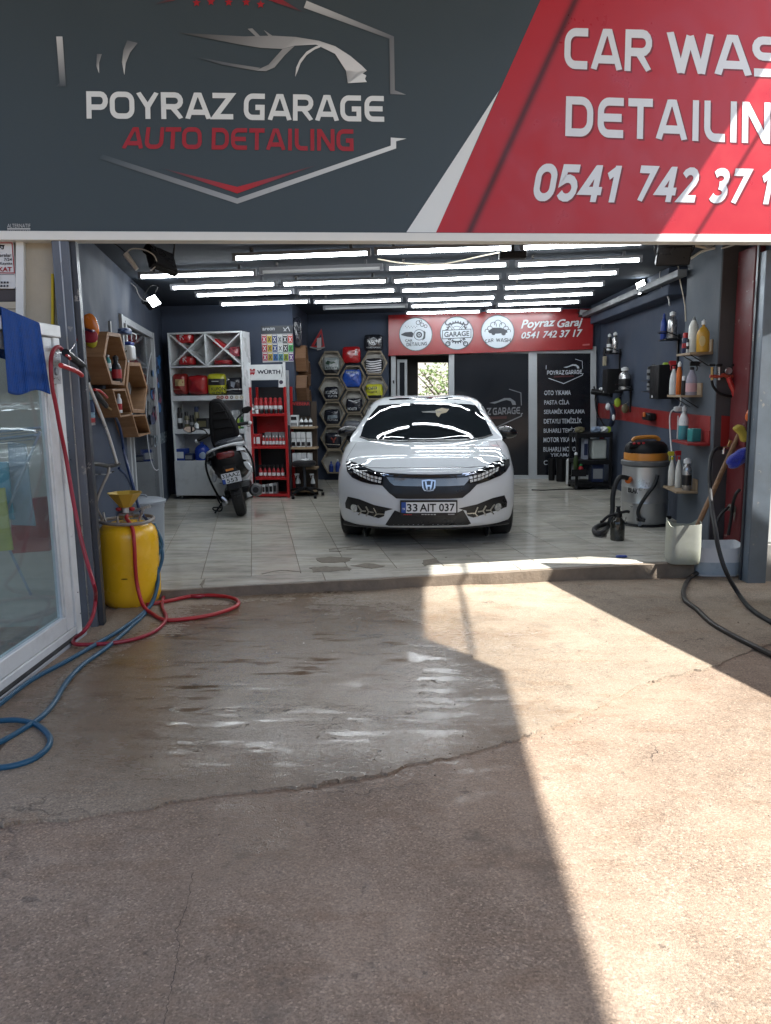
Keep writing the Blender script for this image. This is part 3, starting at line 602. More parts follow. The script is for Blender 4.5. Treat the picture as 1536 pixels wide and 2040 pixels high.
# red field (its lower edge stops at the frame)
L0 = lambda y: 603 - 0.449 * y
pr_.poly(Z2((L0(-420), -420), (180, 941), (1900, 952), (1900, -420)), RED)
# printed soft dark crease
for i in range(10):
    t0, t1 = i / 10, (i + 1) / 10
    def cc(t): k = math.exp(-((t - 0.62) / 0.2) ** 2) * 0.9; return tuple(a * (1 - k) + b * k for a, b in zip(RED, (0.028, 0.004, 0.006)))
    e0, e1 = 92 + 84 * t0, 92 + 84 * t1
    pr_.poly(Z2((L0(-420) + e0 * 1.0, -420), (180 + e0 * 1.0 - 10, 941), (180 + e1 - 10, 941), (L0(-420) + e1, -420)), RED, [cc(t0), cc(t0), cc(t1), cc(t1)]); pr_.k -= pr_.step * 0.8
pr_.poly(Z2((435, 366), (60, 940), (180, 941)), WHT)
for dx, dy, c in ((7, 7, (0.17, 0.006, 0.010)), (0, 0, LGR)):
    o = lambda *p: Z2(*[(x + dx, y + dy) for x, y in p])
    pr_.letters('CAR', o((697, 278), (1053, 292), (1058, 122), (702, 113)), c, 0.09)
    pr_.letters('WASH', o((1120, 296), (1725, 320), (1725, 160), (1115, 128)), c, 0.03)
    pr_.letters('DETAILING', o((702, 551), (1668, 588), (1670, 420), (706, 390)), c, 0.13)
    pr_.letters('0541', o((566, 814), (908, 820), (940, 672), (592, 662)), c, .10, .22)
    pr_.letters('742', o((980, 816), (1226, 820), (1256, 680), (1008, 670)), c, .10, .22)
    pr_.letters('37', o((1281, 822), (1428, 826), (1460, 684), (1308, 680)), c, .10, .22)
    pr_.letters('17', o((1480, 826), (1610, 830), (1640, 690), (1508, 684)), c, .10, .22)
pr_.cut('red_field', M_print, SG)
pr_.letters('POYRAZ', Z1((320, 438), (862, 441), (859, 344), (318, 337)), WHT, 0.07)
pr_.letters('GARAGE', Z1((898, 443), (1418, 450), (1416, 355), (900, 345)), WHT, 0.07)
pr_.cut('lettering', M_print, SG)
RD = (0.33, 0.012, 0.022)
pr_.letters('AUTO', Z1((450, 549), (745, 551), (743, 470), (465, 470)), RD, 0.06)
pr_.letters('DETAILING', Z1((780, 552), (1309, 558), (1308, 478), (782, 472)), RD, 0.10)
pr_.cut('lettering', M_print, SG)
G0, G1 = (0.05, 0.068, 0.078), (0.22, 0.23, 0.235)
def fade(pts, cols): pr_.poly(Z1(*pts), WHT, cols); pr_.cut('emblem_piece', M_print, SG)
fade([(1130, 4), (1120, 30), (1437, 145), (1452, 136)], [(0.5, 0.52, 0.52), (0.42, 0.44, 0.44), (0.12, 0.13, 0.14), (0.13, 0.14, 0.15)])
fade([(1452, 136), (1435, 146), (1438, 348), (1496, 350), (1455, 334)], [(0.13, .14, .15), (0.13, .14, .15), (0.16, .17, .18), (0.3, .31, .31), (0.2, .21, .21)])
fade([(208, 136), (231, 136), (244, 320), (222, 320)], [(0.55, .57, .56), (0.5, .52, .52), (0.07, .085, .095), (0.06, .075, .085)])
fade([(205, 320), (222, 306), (224, 320)], [G0, (0.07, .085, .095), (0.06, .075, .085)])
fade([(358, 200), (376, 201), (366, 232), (366, 272), (356, 245)], [(0.1, .11, .12), (0.2, .21, .21), (0.35, .36, .36), WHT, (0.25, .26, .26)])
fade([(470, 150), (508, 160), (480, 195), (464, 235), (459, 278), (450, 230), (456, 185)], [(0.09, .1, .11), (0.14, .15, .16), (0.3, .31, .31), (0.4, .41, .41), WHT, (0.3, .31, .31), (0.18, .19, .19)])
fade([(1440, 508), (1498, 512), (1460, 522), (1460, 548), (875, 752), (875, 732), (1440, 538)], [WHT, WHT, WHT, WHT, (0.33, .35, .36), (0.33, .35, .36), WHT])
fade([(875, 732), (875, 752), (368, 586), (378, 570)], [(0.33, .35, .36), (0.33, .35, .36), G0, G0])
fade([(595, 620), (875, 690), (875, 714)], [(0.05, .05, .06), (0.42, .012, .02), (0.42, .012, .02)])
fade([(1172, 608), (875, 690), (875, 714)], [(0.05, .05, .06), (0.42, .012, .02), (0.42, .012, .02)])
fade([(985, 0), (1040, 0), (1118, 47)], [(0.30, .012, .02), (0.25, .012, .02), (0.05, .05, .06)])
fade([(655, 0), (640, 4), (570, 18), (610, 0)], [(0.18, .02, .03)] * 2 + [(0.05, .05, .06)] * 2)
for cx, cy in ((725, 12), (778, 8), (843, 10), (908, 10), (961, 18)):
    st = []
    for i in range(10): r = 16 if i % 2 == 0 else 7; st.append((cx + r * math.sin(PI * i / 5), cy - r * math.cos(PI * i / 5)))
    pr_.poly(Z1(*st), (0.36, 0.012, 0.02)); pr_.cut('emblem_star', M_print, SG)
# swept car outline of the logo
top = [(655, 122), (760, 128), (900, 136), (1000, 133), (1090, 138), (1175, 152), (1235, 172), (1290, 207), (1335, 245), (1352, 262)]
bot = [(655, 122), (760, 142), (880, 165), (960, 178), (1040, 182), (1085, 170), (1165, 166), (1235, 200), (1275, 262), (1282, 308)]
tc_ = [0.05, 0.09, 0.17, 0.26, 0.30, 0.42, 0.55, 0.62, 0.64, 0.64]
for i in range(len(top) - 1):
    a, b = tc_[i], tc_[i + 1]; g = lambda v: (v, v * 1.03, v * 1.03); pr_.poly(Z1(top[i], top[i + 1], bot[i + 1], bot[i]), WHT, [g(a), g(b), g(b), g(a)]); pr_.k -= pr_.step
pr_.cut('emblem_car', M_print, SG)
fade([(1352, 262), (1336, 272), (1350, 280), (1345, 292), (1352, 304), (1282, 308), (1275, 262)], [WHT] * 7)
fade([(1042, 182), (1086, 171), (1050, 205), (1012, 250), (980, 264), (945, 262), (960, 254), (990, 240)], [(0.28, .29, .29)] * 2 + [(0.3, .31, .31)] * 4 + [(0.22, .23, .23)] * 2)
fade([(945, 262), (960, 252), (850, 235), (715, 210), (820, 240)], [(0.22, .23, .23), (0.22, .23, .23), (0.12, .13, .14), G0, (0.1, .11, .12)])
arc = [(1088 + 0, 285), (1092, 250), (1105, 222), (1130, 192), (1165, 172), (1185, 168)]; arc2 = [(1180, 176), (1160, 184), (1130, 205), (1108, 235), (1098, 262)]
fade(arc + arc2, [(0.6, .62, .62)] * len(arc + arc2))
fade([(913, 108), (930, 106), (962, 138), (945, 138)], [(0.24, .25, .25)] * 4); fade([(972, 112), (1008, 136), (990, 134)], [(0.24, .25, .25)] * 3)
pr_.text('ALTERNATIF', Z1((28, 840), (113, 840), (113, 826), (28, 826)), (0.45, 0.47, 0.47)); pr_.poly(Z1((28, 842), (113, 842), (113, 847), (28, 847)), (0.45, .47, .47))
pr_.text('0 532 618 94 94', Z1((28, 857), (113, 857), (113, 849), (28, 849)), (0.45, 0.47, 0.47))
pr_.build('maker_mark', M_print, SG)
# ------------------------------------------------------------------ ceiling battens
M_tube = pbr('lit_diffuser', (0.9, 0.92, 0.95), 0.4, var=0, emit=(0.90, 0.96, 1.0), es=TUBE_E)
M_tube0 = pbr('unlit_diffuser', (0.5, 0.52, 0.54), 0.4, var=0.03)
M_batt = pbr('batten_housing', (0.16, 0.17, 0.19), 0.6)
def C8(x, y): return (240 + x / 1.3474, 470 + y / 1.3474)
rows = [[(303, 68, 672, 54, 1), (682, 52, 1055, 40, 1), (1073, 40, 1455, 24, 1)],
        [(50, 116, 365, 107, 1), (375, 104, 705, 93, 0), (715, 95, 1042, 84, 1), (1060, 85, 1400, 71, 1)],
        [(137, 146, 420, 135, 1), (433, 136, 718, 127, 1), (730, 128, 1022, 117, 1), (1036, 118, 1337, 105, 1)],
        [(202, 165, 465, 156, 1), (477, 159, 740, 152, 1), (752, 153, 1015, 145, 1), (1027, 146, 1300, 135, 1)],
        [(268, 189, 508, 181, 1), (518, 183, 757, 177, 1), (768, 178, 1008, 170, 1), (1027, 171, 1272, 160, 1)],
        [(545, 200, 770, 194, 0), (778, 194, 1000, 188, 1), (1010, 190, 1235, 182, 1)],
        [(765, 212, 968, 207, 1), (980, 207, 1185, 202, 1)]]
ZT = 2.595
for ri, r in enumerate(rows):
    for (x0, y0, x1, y1, on) in r:
        a, b = onz(*C8(x0, y0), ZT), onz(*C8(x1, y1), ZT); d = b - a; L = d.length; rz = math.atan2(d.y, d.x); c = (a + b) / 2
        lab = f'lit white LED batten in the {("front", "second", "third", "fourth", "fifth", "sixth", "rearmost")[ri]} row under the dark ceiling' if on else ('unlit grey batten between lit ones in the row behind the front lights' if ri == 1 else 'unlit grey batten in the ceiling row near the red wall sign')
        t = thing('batten_light', (c.x, c.y, ZT), lab, 'ceiling light', rz, group=f'ceiling battens, row {ri + 1}' if on else None)
        M = frame((c.x, c.y, ZT), rz)
        mb = MB(M); mb.lathe([(0.0, -L / 2 + 0.03), (0.019, -L / 2 + 0.03), (0.019, L / 2 - 0.03), (0.0, L / 2 - 0.03)], (0, 0, 0.026), 12, ax=(1, 0, 0)); mb.build('diffuser', M_tube if on else M_tube0, t)
        mb = MB(M); mb.box(-L / 2, L / 2, -0.034, 0.034, 0.036, 0.062); mb.box(-L / 2, -L / 2 + 0.029, -0.026, 0.026, 0.002, 0.036); mb.box(L / 2 - 0.029, L / 2, -0.026, 0.026, 0.002, 0.036); mb.build('housing', M_batt, t)
        for sx in (-0.36, 0.36): mb = MB(M); mb.box(sx * L - 0.012, sx * L + 0.012, -0.02, 0.02, 0.062, ZC - ZT); mb.build('bracket', MATS['dark_steel'], t)
# loose wires under the ceiling
M_wire = pbr('pale_wire', (0.5, 0.45, 0.36), 0.5); M_wirew = pbr('white_wire', (0.6, 0.6, 0.58), 0.5)
def wire(name, pts, r, mat, label, cat='cable', **k):
    mb = MB(); mb.tube(pts, r, 6, 6); return mb.build(name, mat, None, label, cat, **k)
wire('cable', [ony(x, y, yy) for x, y, yy in ((752, 516, 6.9), (800, 524, 6.9), (870, 527, 6.9), (905, 522, 6.95), (960, 510, 6.8), (1010, 500, 6.7))], 0.006, M_wire, 'pale loose wire sagging below the front row of battens')
t = thing('projector_box', ony(1022, 520, 6.5), 'small dark box hanging by the front battens', 'box')
p = ony(1021, 511, 6.55); mb = MB(frame(p, -0.05)); mb.box(-0.11, 0.11, -0.05, 0.05, -0.02, 0.035); mb.build('case', M_black, t, bevel=0.008); mb = MB(frame(p, -0.05)); mb.box(-0.012, 0.012, -0.012, 0.012, 0.035, 0.16); mb.build('bracket', M_black, t)

# ------------------------------------------------------------------ floodlights
M_flood = pbr('lit_floodlight_glass', (0.9, 0.95, 1), 0.3, var=0, emit=(0.92, 0.98, 1.0), es=14)
def flood(name, px, py, yy, w_, h_, yaw, tilt, lit, label, roll=0.0, bracket=(0, 0, 0.16)):
    p = ony(px, py, yy); t = thing(name, p, label, 'floodlight'); R = Matrix.Rotation(yaw, 4, 'Z') @ Matrix.Rotation(tilt, 4, 'X') @ Matrix.Rotation(roll, 4, 'Y'); M = Matrix.Translation(p) @ R
    mb = MB(M); mb.box(-w_ / 2, w_ / 2, 0.0, 0.05, -h_ / 2, h_ / 2)
    for i in range(5): mb.box(-w_ / 2 + w_ * (i + .3) / 5, -w_ / 2 + w_ * (i + .5) / 5, 0.05, 0.075, -h_ * .4, h_ * .4)
    mb.build('housing', M_black, t, bevel=0.006)
    mb = MB(M); mb.box(-w_ / 2 + 0.012, w_ / 2 - 0.012, -0.006, -0.0005, -h_ / 2 + 0.012, h_ / 2 - 0.012); mb.build('lamp_glass', M_flood if lit else M_tube0 if lit is None else pbr('dark_lamp_glass', (0.02, 0.02, 0.022), 0.3), t)
    mb = MB(); mb.tube([M @ Vector((-w_ / 2, 0.03, 0)), M @ Vector((-w_ / 2 - .02, 0.05, 0.06)), p + Vector(bracket) + Vector((-w_ * .3, 0.05, 0)), p + Vector(bracket) + Vector((w_ * .3, 0.05, 0)), M @ Vector((w_ / 2 + .02, 0.05, 0.06)), M @ Vector((w_ / 2, 0.03, 0))], 0.007, 6, 3); mb.build('bracket', M_black, t)
    return t
flood('floodlight', 306, 600, 8.7, 0.15, 0.13, math.radians(50), math.radians(-25), True, 'lit floodlight on the wall above the glazed side door', math.radians(-25))
flood('floodlight', 1278, 572, 9.2, 0.12, 0.17, math.radians(-45), math.radians(-20), True, 'lit floodlight on the beam above the wall-mounted bottle racks', math.radians(-25))
flood('floodlight', 326, 515, 6.3, 0.24, 0.20, math.radians(60), math.radians(-30), False, 'dark unlit floodlight at the ceiling beside the twisted white lamp holder', math.radians(15))
flood('floodlight', 1343, 510, 6.6, 0.27, 0.17, math.radians(-8), math.radians(35), False, 'dark unlit floodlight at the ceiling above the grey pillar')
flood('floodlight', 1166, 623, 12.35, 0.19, 0.11, math.radians(-10), math.radians(-30), None, 'pale unlit floodlight at the right end of the red wall sign', math.radians(8))
lh = thing('lamp_holder', ony(262, 525, 6.2), 'white twisted lamp holder dangling from a wire at the left ceiling', 'lamp holder')
mb = MB(); mb.cyl(ony(250, 505, 6.2), ony(273, 537, 6.2), 0.022, 0.016); mb.build('socket', M_white, lh); mb = MB(); mb.tube([ony(x, y, 6.2) for x, y in ((250, 505), (262, 496), (285, 497), (306, 508), (312, 525), (303, 537), (299, 538))], 0.005, 6, 5); mb.build('wire', M_wirew, lh)
mb = MB(); mb.tube([ony(x, y, 6.2) for x, y in ((218, 481), (235, 490), (250, 503))], 0.004, 6, 4); mb.build('wire', M_black, lh)
wire('cable', [ony(x, y, 8.6) for x, y in ((247, 553), (258, 562), (270, 572), (275, 585), (284, 597), (292, 600))], 0.006, M_wirew, 'white cable running to the lit floodlight over the side door')
wire('cable', [onrw(x, y) + Vector((-.22 if y < 580 else -.17, 0, 0)) for x, y in ((1357, 530), (1355, 550), (1358, 570), (1362, 590), (1366, 608))], 0.008, M_wirew, 'white cable hanging beside the grey pillar under the dark floodlight')
wire('cable', [onps(1361, 530) + Vector((-.05, 0, 0)), onps(1361, 560) + Vector((-.03, 0, 0)), onps(1366, 605) + Vector((-.01, 0, 0)), onps(1368, 640) + Vector((-.01, 0, 0))], 0.006, M_wire, 'grey cable running down the edge of the grey pillar')
# tangle of pipes under the sign at the right
tg = thing('ceiling_pipework', ony(1410, 500, 6.6), 'tangle of grey pipe and valve wheel at the ceiling above the pillar', 'pipes')
mb = MB(); mb.tube([ony(x, y, 6.6) for x, y in ((1345, 483), (1375, 487), (1405, 493), (1412, 489))], 0.012, 8, 3); mb.build('pipe', M_wire, tg)
mb = MB(); mb.tube([ony(x, y, 6.6) for x, y in ((1376, 515), (1396, 502), (1415, 496), (1424, 494))], 0.010, 8, 3); mb.build('pipe', M_wirew, tg)
mb = MB(); p = ony(1412, 487, 6.55); mb.lathe([(0.0, 0), (0.035, 0), (0.038, 0.01), (0.03, 0.02), (0.0, 0.02)], p, 16, ax=(0, -1, 0.2)); mb.build('valve', pbr('grey_cast', (0.2, 0.2, 0.2), 0.5, metal=0.5), tg)
mb = MB(); mb.tube([ony(x, y, 6.6) for x, y in ((1437, 495), (1455, 490), (1472, 484))], 0.006, 6, 3); mb.build('wire', M_wirew, tg)

# ------------------------------------------------------------------ glazed back wall
bd = (BW1 - BW0).normalized(); BN = Vector((-bd.y, bd.x, 0)); 
def onbw(px, py, dep=0.0): return onpl(px, py, BW0 - BN * dep, BN)
def bwbox(x0, y0, x1, y1, dep, th, name, mat, parent, bevel=0.004):
    mb = MB(); P = [onbw(x, y, dep) for x, y in ((x0, y0), (x1, y0), (x1, y1), (x0, y1))]; mb.ext(P, BN * th); return mb.build(name, mat, parent, bevel=bevel)
BG = thing('glazed_partition', onbw(985, 955), 'grey framed glass partition under the red wall sign, one panel with a price list', 'partition')
for x0, x1, yb in ((779, 788, 960), (894, 905, 958), (1053, 1070, 954), (1177, 1188, 952)): bwbox(x0, 690, x1, yb, 0.06, 0.09, 'mullion', M_pvcg, BG)
bwbox(905, 947, 1053, 957, 0.055, 0.08, 'bottom_rail', M_pvcg, BG); bwbox(1070, 947, 1177, 955, 0.055, 0.08, 'bottom_rail', M_pvcg, BG)
bwbox(779, 695, 1188, 704, 0.05, 0.07, 'top_rail', M_pvcg, BG)
M_film = pbr('dark_window_film', (0.012, 0.014, 0.018), 0.10, var=0.05, rvar=0.04, spec=0.3)
M_poster = pbr('dark_poster_film', (0.008, 0.009, 0.013), 0.16, var=0.05, rvar=0.04)
bwbox(905, 700, 1053, 948, 0.02, 0.012, 'pane', M_film, BG, 0); bwbox(1070, 697, 1177, 948, 0.02, 0.012, 'pane', M_poster, BG, 0)
pp = Print(lambda x, y: onbw(x, y, 0.02), -BN, 0.0003, 0.001)
def Z5(*p): return [(1020 + x / 6.8, 680 + y / 6.8) for x, y in p]
TXT = (0.42, 0.45, 0.5)
for t, x0, y0, x1, y1 in (('OTO YIKAMA', 437, 666, 797, 730), ('PASTA CİLA', 437, 780, 775, 858), ('SERAMİK KAPLAMA', 433, 908, 985, 984), ('DETAYLI TEMİZLİK', 432, 1030, 945, 1114), ('BUHARLI TEMİZLİK', 429, 1162, 958, 1240), ('MOTOR YIKAMA', 427, 1302, 868, 1368), ('BUHARLI MOTOR', 425, 1432, 905, 1496), ('YIKAMA', 520, 1516, 800, 1564), ('C', 428, 1612, 480, 1674)):
    q = Z5((x0, y1), (x1, y1 - (x1 - x0) * 0.012), (x1, y0 - (x1 - x0) * 0.012), (x0, y0)); pp.text(t, q, TXT, 0.012)
def minilogo(P, s, ox, oy, c, redc):
    T = lambda *pts: [(ox + x * s, oy + y * s) for x, y in pts]
    P.letters('POYRAZ', T((0, 62), (232, 60), (232, 2), (0, 8)), c, 0.07); P.letters('GARAGE', T((248, 60), (470, 50), (470, -6), (248, 2)), c, 0.07)
    P.stroke(T((20, 110), (225, 182), (480, 68), (480, 50), (492, 46)), 9 * s, c); P.stroke(T((480, -18), (476, -120), (380, -150)), 6 * s, c); P.stroke(T((-12, -65), (-14, -12)), 8 * s, c)
    P.poly(T((220, -38), (290, -55), (340, -78), (390, -78), (430, -50), (436, -22), (408, -22), (395, -52), (360, -62), (320, -52), (265, -32)), c)
    P.poly(T((92, 78), (360, 68), (360, 90), (92, 100)), redc)
minilogo(pp, 1 / 6.8, 1020 + 475 / 6.8, 680 + 390 / 6.8, TXT, (0.05, 0.006, 0.008))
pp.cut('price_list', M_print, BG)
minilogo(pp, 0.245, 921, 812, (0.16, 0.17, 0.19), (0.04, 0.01, 0.01))
pp.build('logo', M_print, BG)
# open doorway at the left with a dark lobby and daylight beyond
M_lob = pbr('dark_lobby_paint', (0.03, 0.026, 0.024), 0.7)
lob = []
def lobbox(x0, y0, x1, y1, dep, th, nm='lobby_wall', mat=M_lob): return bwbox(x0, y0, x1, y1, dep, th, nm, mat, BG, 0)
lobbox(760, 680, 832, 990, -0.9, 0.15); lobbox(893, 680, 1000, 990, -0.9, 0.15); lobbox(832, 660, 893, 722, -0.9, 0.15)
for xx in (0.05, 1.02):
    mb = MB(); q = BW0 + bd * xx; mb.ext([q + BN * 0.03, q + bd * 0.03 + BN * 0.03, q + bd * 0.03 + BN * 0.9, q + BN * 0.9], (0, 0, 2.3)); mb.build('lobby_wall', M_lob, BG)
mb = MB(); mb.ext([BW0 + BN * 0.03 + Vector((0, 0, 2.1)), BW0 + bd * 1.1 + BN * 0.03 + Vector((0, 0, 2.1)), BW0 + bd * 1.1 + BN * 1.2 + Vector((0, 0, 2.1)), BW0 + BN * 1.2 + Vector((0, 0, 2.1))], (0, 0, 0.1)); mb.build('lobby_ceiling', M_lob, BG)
dr_ = thing('inner_door', BW0 + bd * 0.12 + BN * 0.1, 'half open glazed door in the doorway behind the white car', 'door')
for x0, x1 in ((791, 796), (806, 811)): bwbox(x0, 716, x1, 960, -0.12, 0.04, 'stile', M_pvcg, dr_)
bwbox(796, 716, 806, 722, -0.12, 0.04, 'rail', M_pvcg, dr_); bwbox(796, 722, 806, 960, -0.13, 0.01, 'pane', M_film, dr_, 0)
mb = MB(); p = onbw(784, 764, 0.09); mb.cyl(p, p + Vector((0, 0, 0.05)), 0.01); mb.build('handle', M_black, BG)

# ------------------------------------------------------------------ red sign on the back wall
RS = thing('wall_sign', onbw(978, 700, 0.1), 'red wall sign with three round white badges above the glass partition', 'sign')
M_rs = pbr('red_sign_vinyl', (0.235, 0.012, 0.014), 0.22, var=0.05, rvar=0.05)
mb = MB(); mb.ext([onbw(x, y, 0.13) for x, y in ((773.5, 627.8), (1182.6, 614.3), (1181, 696), (774, 709))], BN * 0.06); mb.build('panel', M_rs, RS, bevel=0.004)
ps = Print(lambda x, y: onbw(x, y, 0.13), -BN, 0.0003, 0.001)
K = (0.016, 0.022, 0.034); W1 = (0.50, 0.55, 0.60)
def disc2(cx, cy): ps.disc(cx, cy, 33.6, K); ps.disc(cx, cy, 32, W1)
disc2(828.2, 666)
# badge 1: brake disc, bonnet and bubbles
ps.disc(835, 667, 11, K); ps.disc(835, 667, 9.8, W1); ps.disc(835, 667, 6, K); ps.disc(835, 667, 3, W1); ps.disc(835, 667, 1.8, K); ps.poly([(844, 658), (848, 662), (847, 674), (841, 679), (844, 668)], K)
ps.poly([(799, 666), (807, 662), (820, 661), (824, 664), (822, 672), (812, 671), (800, 668)], K)
for i in range(9): ps.disc(808 + i * 2.8, 650 + (i % 2) * 3, 0.9, K, 8)
for x, y, r in ((833, 643, 4), (841, 647, 3.5), (848, 650, 3), (838, 640, 2.5)): ps.ring(x, y, r, 1.2, K, n=14)
ps.text('CAR', q4(807, 676, 822, 681), K, 0.02); ps.letters('DETAILING', [(810, 690), (851, 688), (851, 681), (810, 683)], K, 0.12)
ps.cut('badge', M_print, RS)
# badge 2: gear, crossed spanners and banner
disc2(910, 663.7); ps.ring(910, 662, 19, 3, K); ps.ring(910, 662, 12, 1, K)
for i in range(26): a = 2 * PI * i / 26; ps.stroke([(910 + 20 * math.cos(a), 662 + 20 * math.sin(a)), (910 + 23 * math.cos(a), 662 + 23 * math.sin(a))], 2.2, K)
for sx in (-1, 1):
    ps.stroke([(910 - sx * 17, 685), (910 + sx * 16, 645)], 4, K); ps.stroke([(910 - sx * 16.5, 684.4), (910 + sx * 15.5, 645.6)], 2, W1); ps.ring(910 - sx * 17.5, 685, 4.2, 2, K, n=16); ps.ring(910 + sx * 18, 643, 4.6, 2.6, K, -60 if sx > 0 else 0, 200 if sx > 0 else 260, 14)
ps.poly([(881, 658), (939, 655), (939, 673), (881, 676)], K); ps.poly([(882.5, 659.5), (937.5, 656.5), (937.5, 671.5), (882.5, 674.5)], W1); ps.text('GARAGE', [(885, 672), (935, 669.5), (935, 659), (885, 661.5)], K, 0.03)
ps.cut('badge', M_print, RS)
# badge 3: car in foam
disc2(991.3, 661.2)
for x, y, r in ((976, 655, 5), (983, 648, 6), (992, 645, 7), (1001, 649, 6), (1008, 655, 5), (970, 660, 4), (1013, 660, 4)): ps.ring(x, y, r, 1.3, K, 150, 390, 14)
ps.poly([(972, 660), (982, 653), (998, 653), (1010, 658), (1011, 663), (990, 665), (975, 664)], K); ps.disc(983, 664, 4, K); ps.disc(1003, 664, 4.5, K)
ps.letters('CAR', [(967, 684), (983, 681), (983, 674), (966, 677)], K, 0.1); ps.letters('WASH', [(988, 681), (1017, 682), (1017, 674), (988, 674)], K, 0.08)
ps.cut('badge', M_print, RS)
c = (0.5, 0.52, 0.54)
ps.text('Poyraz', [(1037, 660), (1104, 655), (1107, 633), (1039, 638)], c, 0.022, 0.2); ps.text('Garaj', [(1109, 658), (1158, 654), (1161, 633), (1110, 637)], c, 0.022, 0.2)
ps.text('0541 742 37 17', [(1038, 675), (1159, 671), (1160, 656), (1039, 662)], c, 0.022, 0.2); ps.poly([(1160, 686), (1174, 685), (1174, 688), (1160, 689)], (0.4, 0.1, 0.1))
ps.build('lettering', M_print, RS)

# ------------------------------------------------------------------ glazed door in the left wall
LN = Vector((dl.y, -dl.x, 0))         # into the room
def onlw(px, py, dep=0.0): return onpl(px, py, WL0 + LN * dep, LN)
SD = thing('side_door', (LDa + LDb) / 2, 'dark glazed side door with an oval CARWASH sticker', 'door')
def lbox(s0, s1, z0, z1, d0, d1, nm, mat, par):
    mb = MB(); a, b = WL0 + dl * s0, WL0 + dl * s1; mb.ext([a + LN * d0 + Vector((0, 0, z0)), b + LN * d0 + Vector((0, 0, z0)), b + LN * d1 + Vector((0, 0, z0)), a + LN * d1 + Vector((0, 0, z0))], (0, 0, z1 - z0)); return mb.build(nm, mat, par, bevel=0.004)
lbox(2.36, 2.44, 0, 2.24, -0.06, 0.03, 'stile', M_pvcg, SD); lbox(2.62, 2.70, 0, 2.20, -0.05, 0.025, 'stile', M_pvcg, SD); lbox(4.86, 4.94, 0, 2.24, -0.06, 0.03, 'stile', M_pvcg, SD)
lbox(2.44, 4.86, 2.17, 2.24, -0.05, 0.02, 'rail', M_pvcg, SD); lbox(2.70, 4.86, 0.0, 0.10, -0.05, 0.02, 'rail', M_pvcg, SD)
lbox(2.44, 4.86, 0.1, 2.17, -0.02, -0.01, 'pane', pbr('dark_door_glass', (0.012, 0.015, 0.02), 0.06, var=0.03, rvar=0.02, spec=0.6), SD)
pl = Print(lambda x, y: onlw(x, y, -0.01), LN, 0.0004, 0.001)
ov = [(312 + 21 * math.cos(2 * PI * i / 40), 811 + 126 * math.sin(2 * PI * i / 40)) for i in range(41)]; pl.stroke(ov, 1.6, (0.5, 0.52, 0.55))
random.seed(3)
for i in range(46):
    a = random.uniform(0, 2 * PI); y = random.uniform(712, 838); x = 312 + random.gauss(0, 5); r = random.uniform(2, 6); t = (y - 712) / 126
    c = (0.03, 0.16, 0.42) if random.random() > t else ((0.22, 0.05, 0.10) if random.random() < .7 else (0.05, 0.06, 0.12))
    pl.poly([(x + r * .6 * math.cos(b), y + r * 1.9 * math.sin(b + .3)) for b in [k * 2 * PI / 9 for k in range(9)]], c)
pl.text('CARWASH', [(304, 892), (329, 880), (330, 858), (303, 868)], (0.30, 0.36, 0.42), 0.01)
pl.build('sticker', M_print, SD)

# ------------------------------------------------------------------ beyond the back door
M_pale = pbr('sunlit_pale_wall', (0.62, 0.58, 0.52), 0.8)
hb = thing('rear_house', (2.5, 24, -0.1), 'pale house wall standing behind the tree at the rear', 'house'); mb = MB(); mb.box(-3, 9, 24, 28, -0.2, 7); mb.build('wall', M_pale, hb)
mb = MB(); mb.box(-3.2, 9.2, 23.8, 28.2, 7.002, 7.2); mb.build('roof', M_conc, hb)
for wx in (2.45, 4.5): 
    mb = MB(); mb.box(wx, wx + 0.9, 23.93, 23.98, 2.2, 3.3); wi = mb.build('window', M_film, hb)
M_leaf = pbr('leaf_green', (0.105, 0.16, 0.035), 0.55, var=0.45, scale=3.5); M_bark = pbr('bark', (0.09, 0.07, 0.05), 0.9, bump=0.5)
TR = thing('tree', (1.55, 17.2, -0.1), 'bushy green tree seen through the open back doorway', 'tree')
mb = MB(); mb.tube([(1.55, 17.2, -0.12), (1.58, 17.22, 0.7), (1.5, 17.2, 1.3)], 0.09, 8, 4, r1=0.05)
for i in range(7): a = i * 0.9; mb.tube([(1.53, 17.2, 0.5 + i * .1), (1.53 + 0.5 * math.cos(a), 17.2 + .4 * math.sin(a), 1.1 + .1 * i), (1.53 + 0.85 * math.cos(a), 17.2 + .8 * math.sin(a), 1.4 + .12 * i)], 0.03, 6, 3, r1=0.008)
mb.build('trunk', M_bark, TR)
random.seed(11); mb = MB(); cl = [(random.gauss(0, .55), random.gauss(0, .5), random.uniform(.35, 1.95)) for _ in range(70)]
for cx, cy, cz in cl:
    k = 1 - 0.5 * max(0, (cz - 1.2)); cx *= k
    for _ in range(42):
        p = Vector((1.55 + cx + random.gauss(0, .15), 17.2 + cy + random.gauss(0, .15), cz + random.gauss(0, .13))); u = Vector((random.uniform(-1, 1), random.uniform(-1, 1), random.uniform(-.6, .6))).normalized(); v = u.orthogonal().normalized(); s = random.uniform(.03, .06)
        mb.add([p - u * s, p + v * s * .45, p + u * s, p - v * s * .45], [(0, 1, 2, 3)])
mb.build('crown', M_leaf, TR, flat=True)

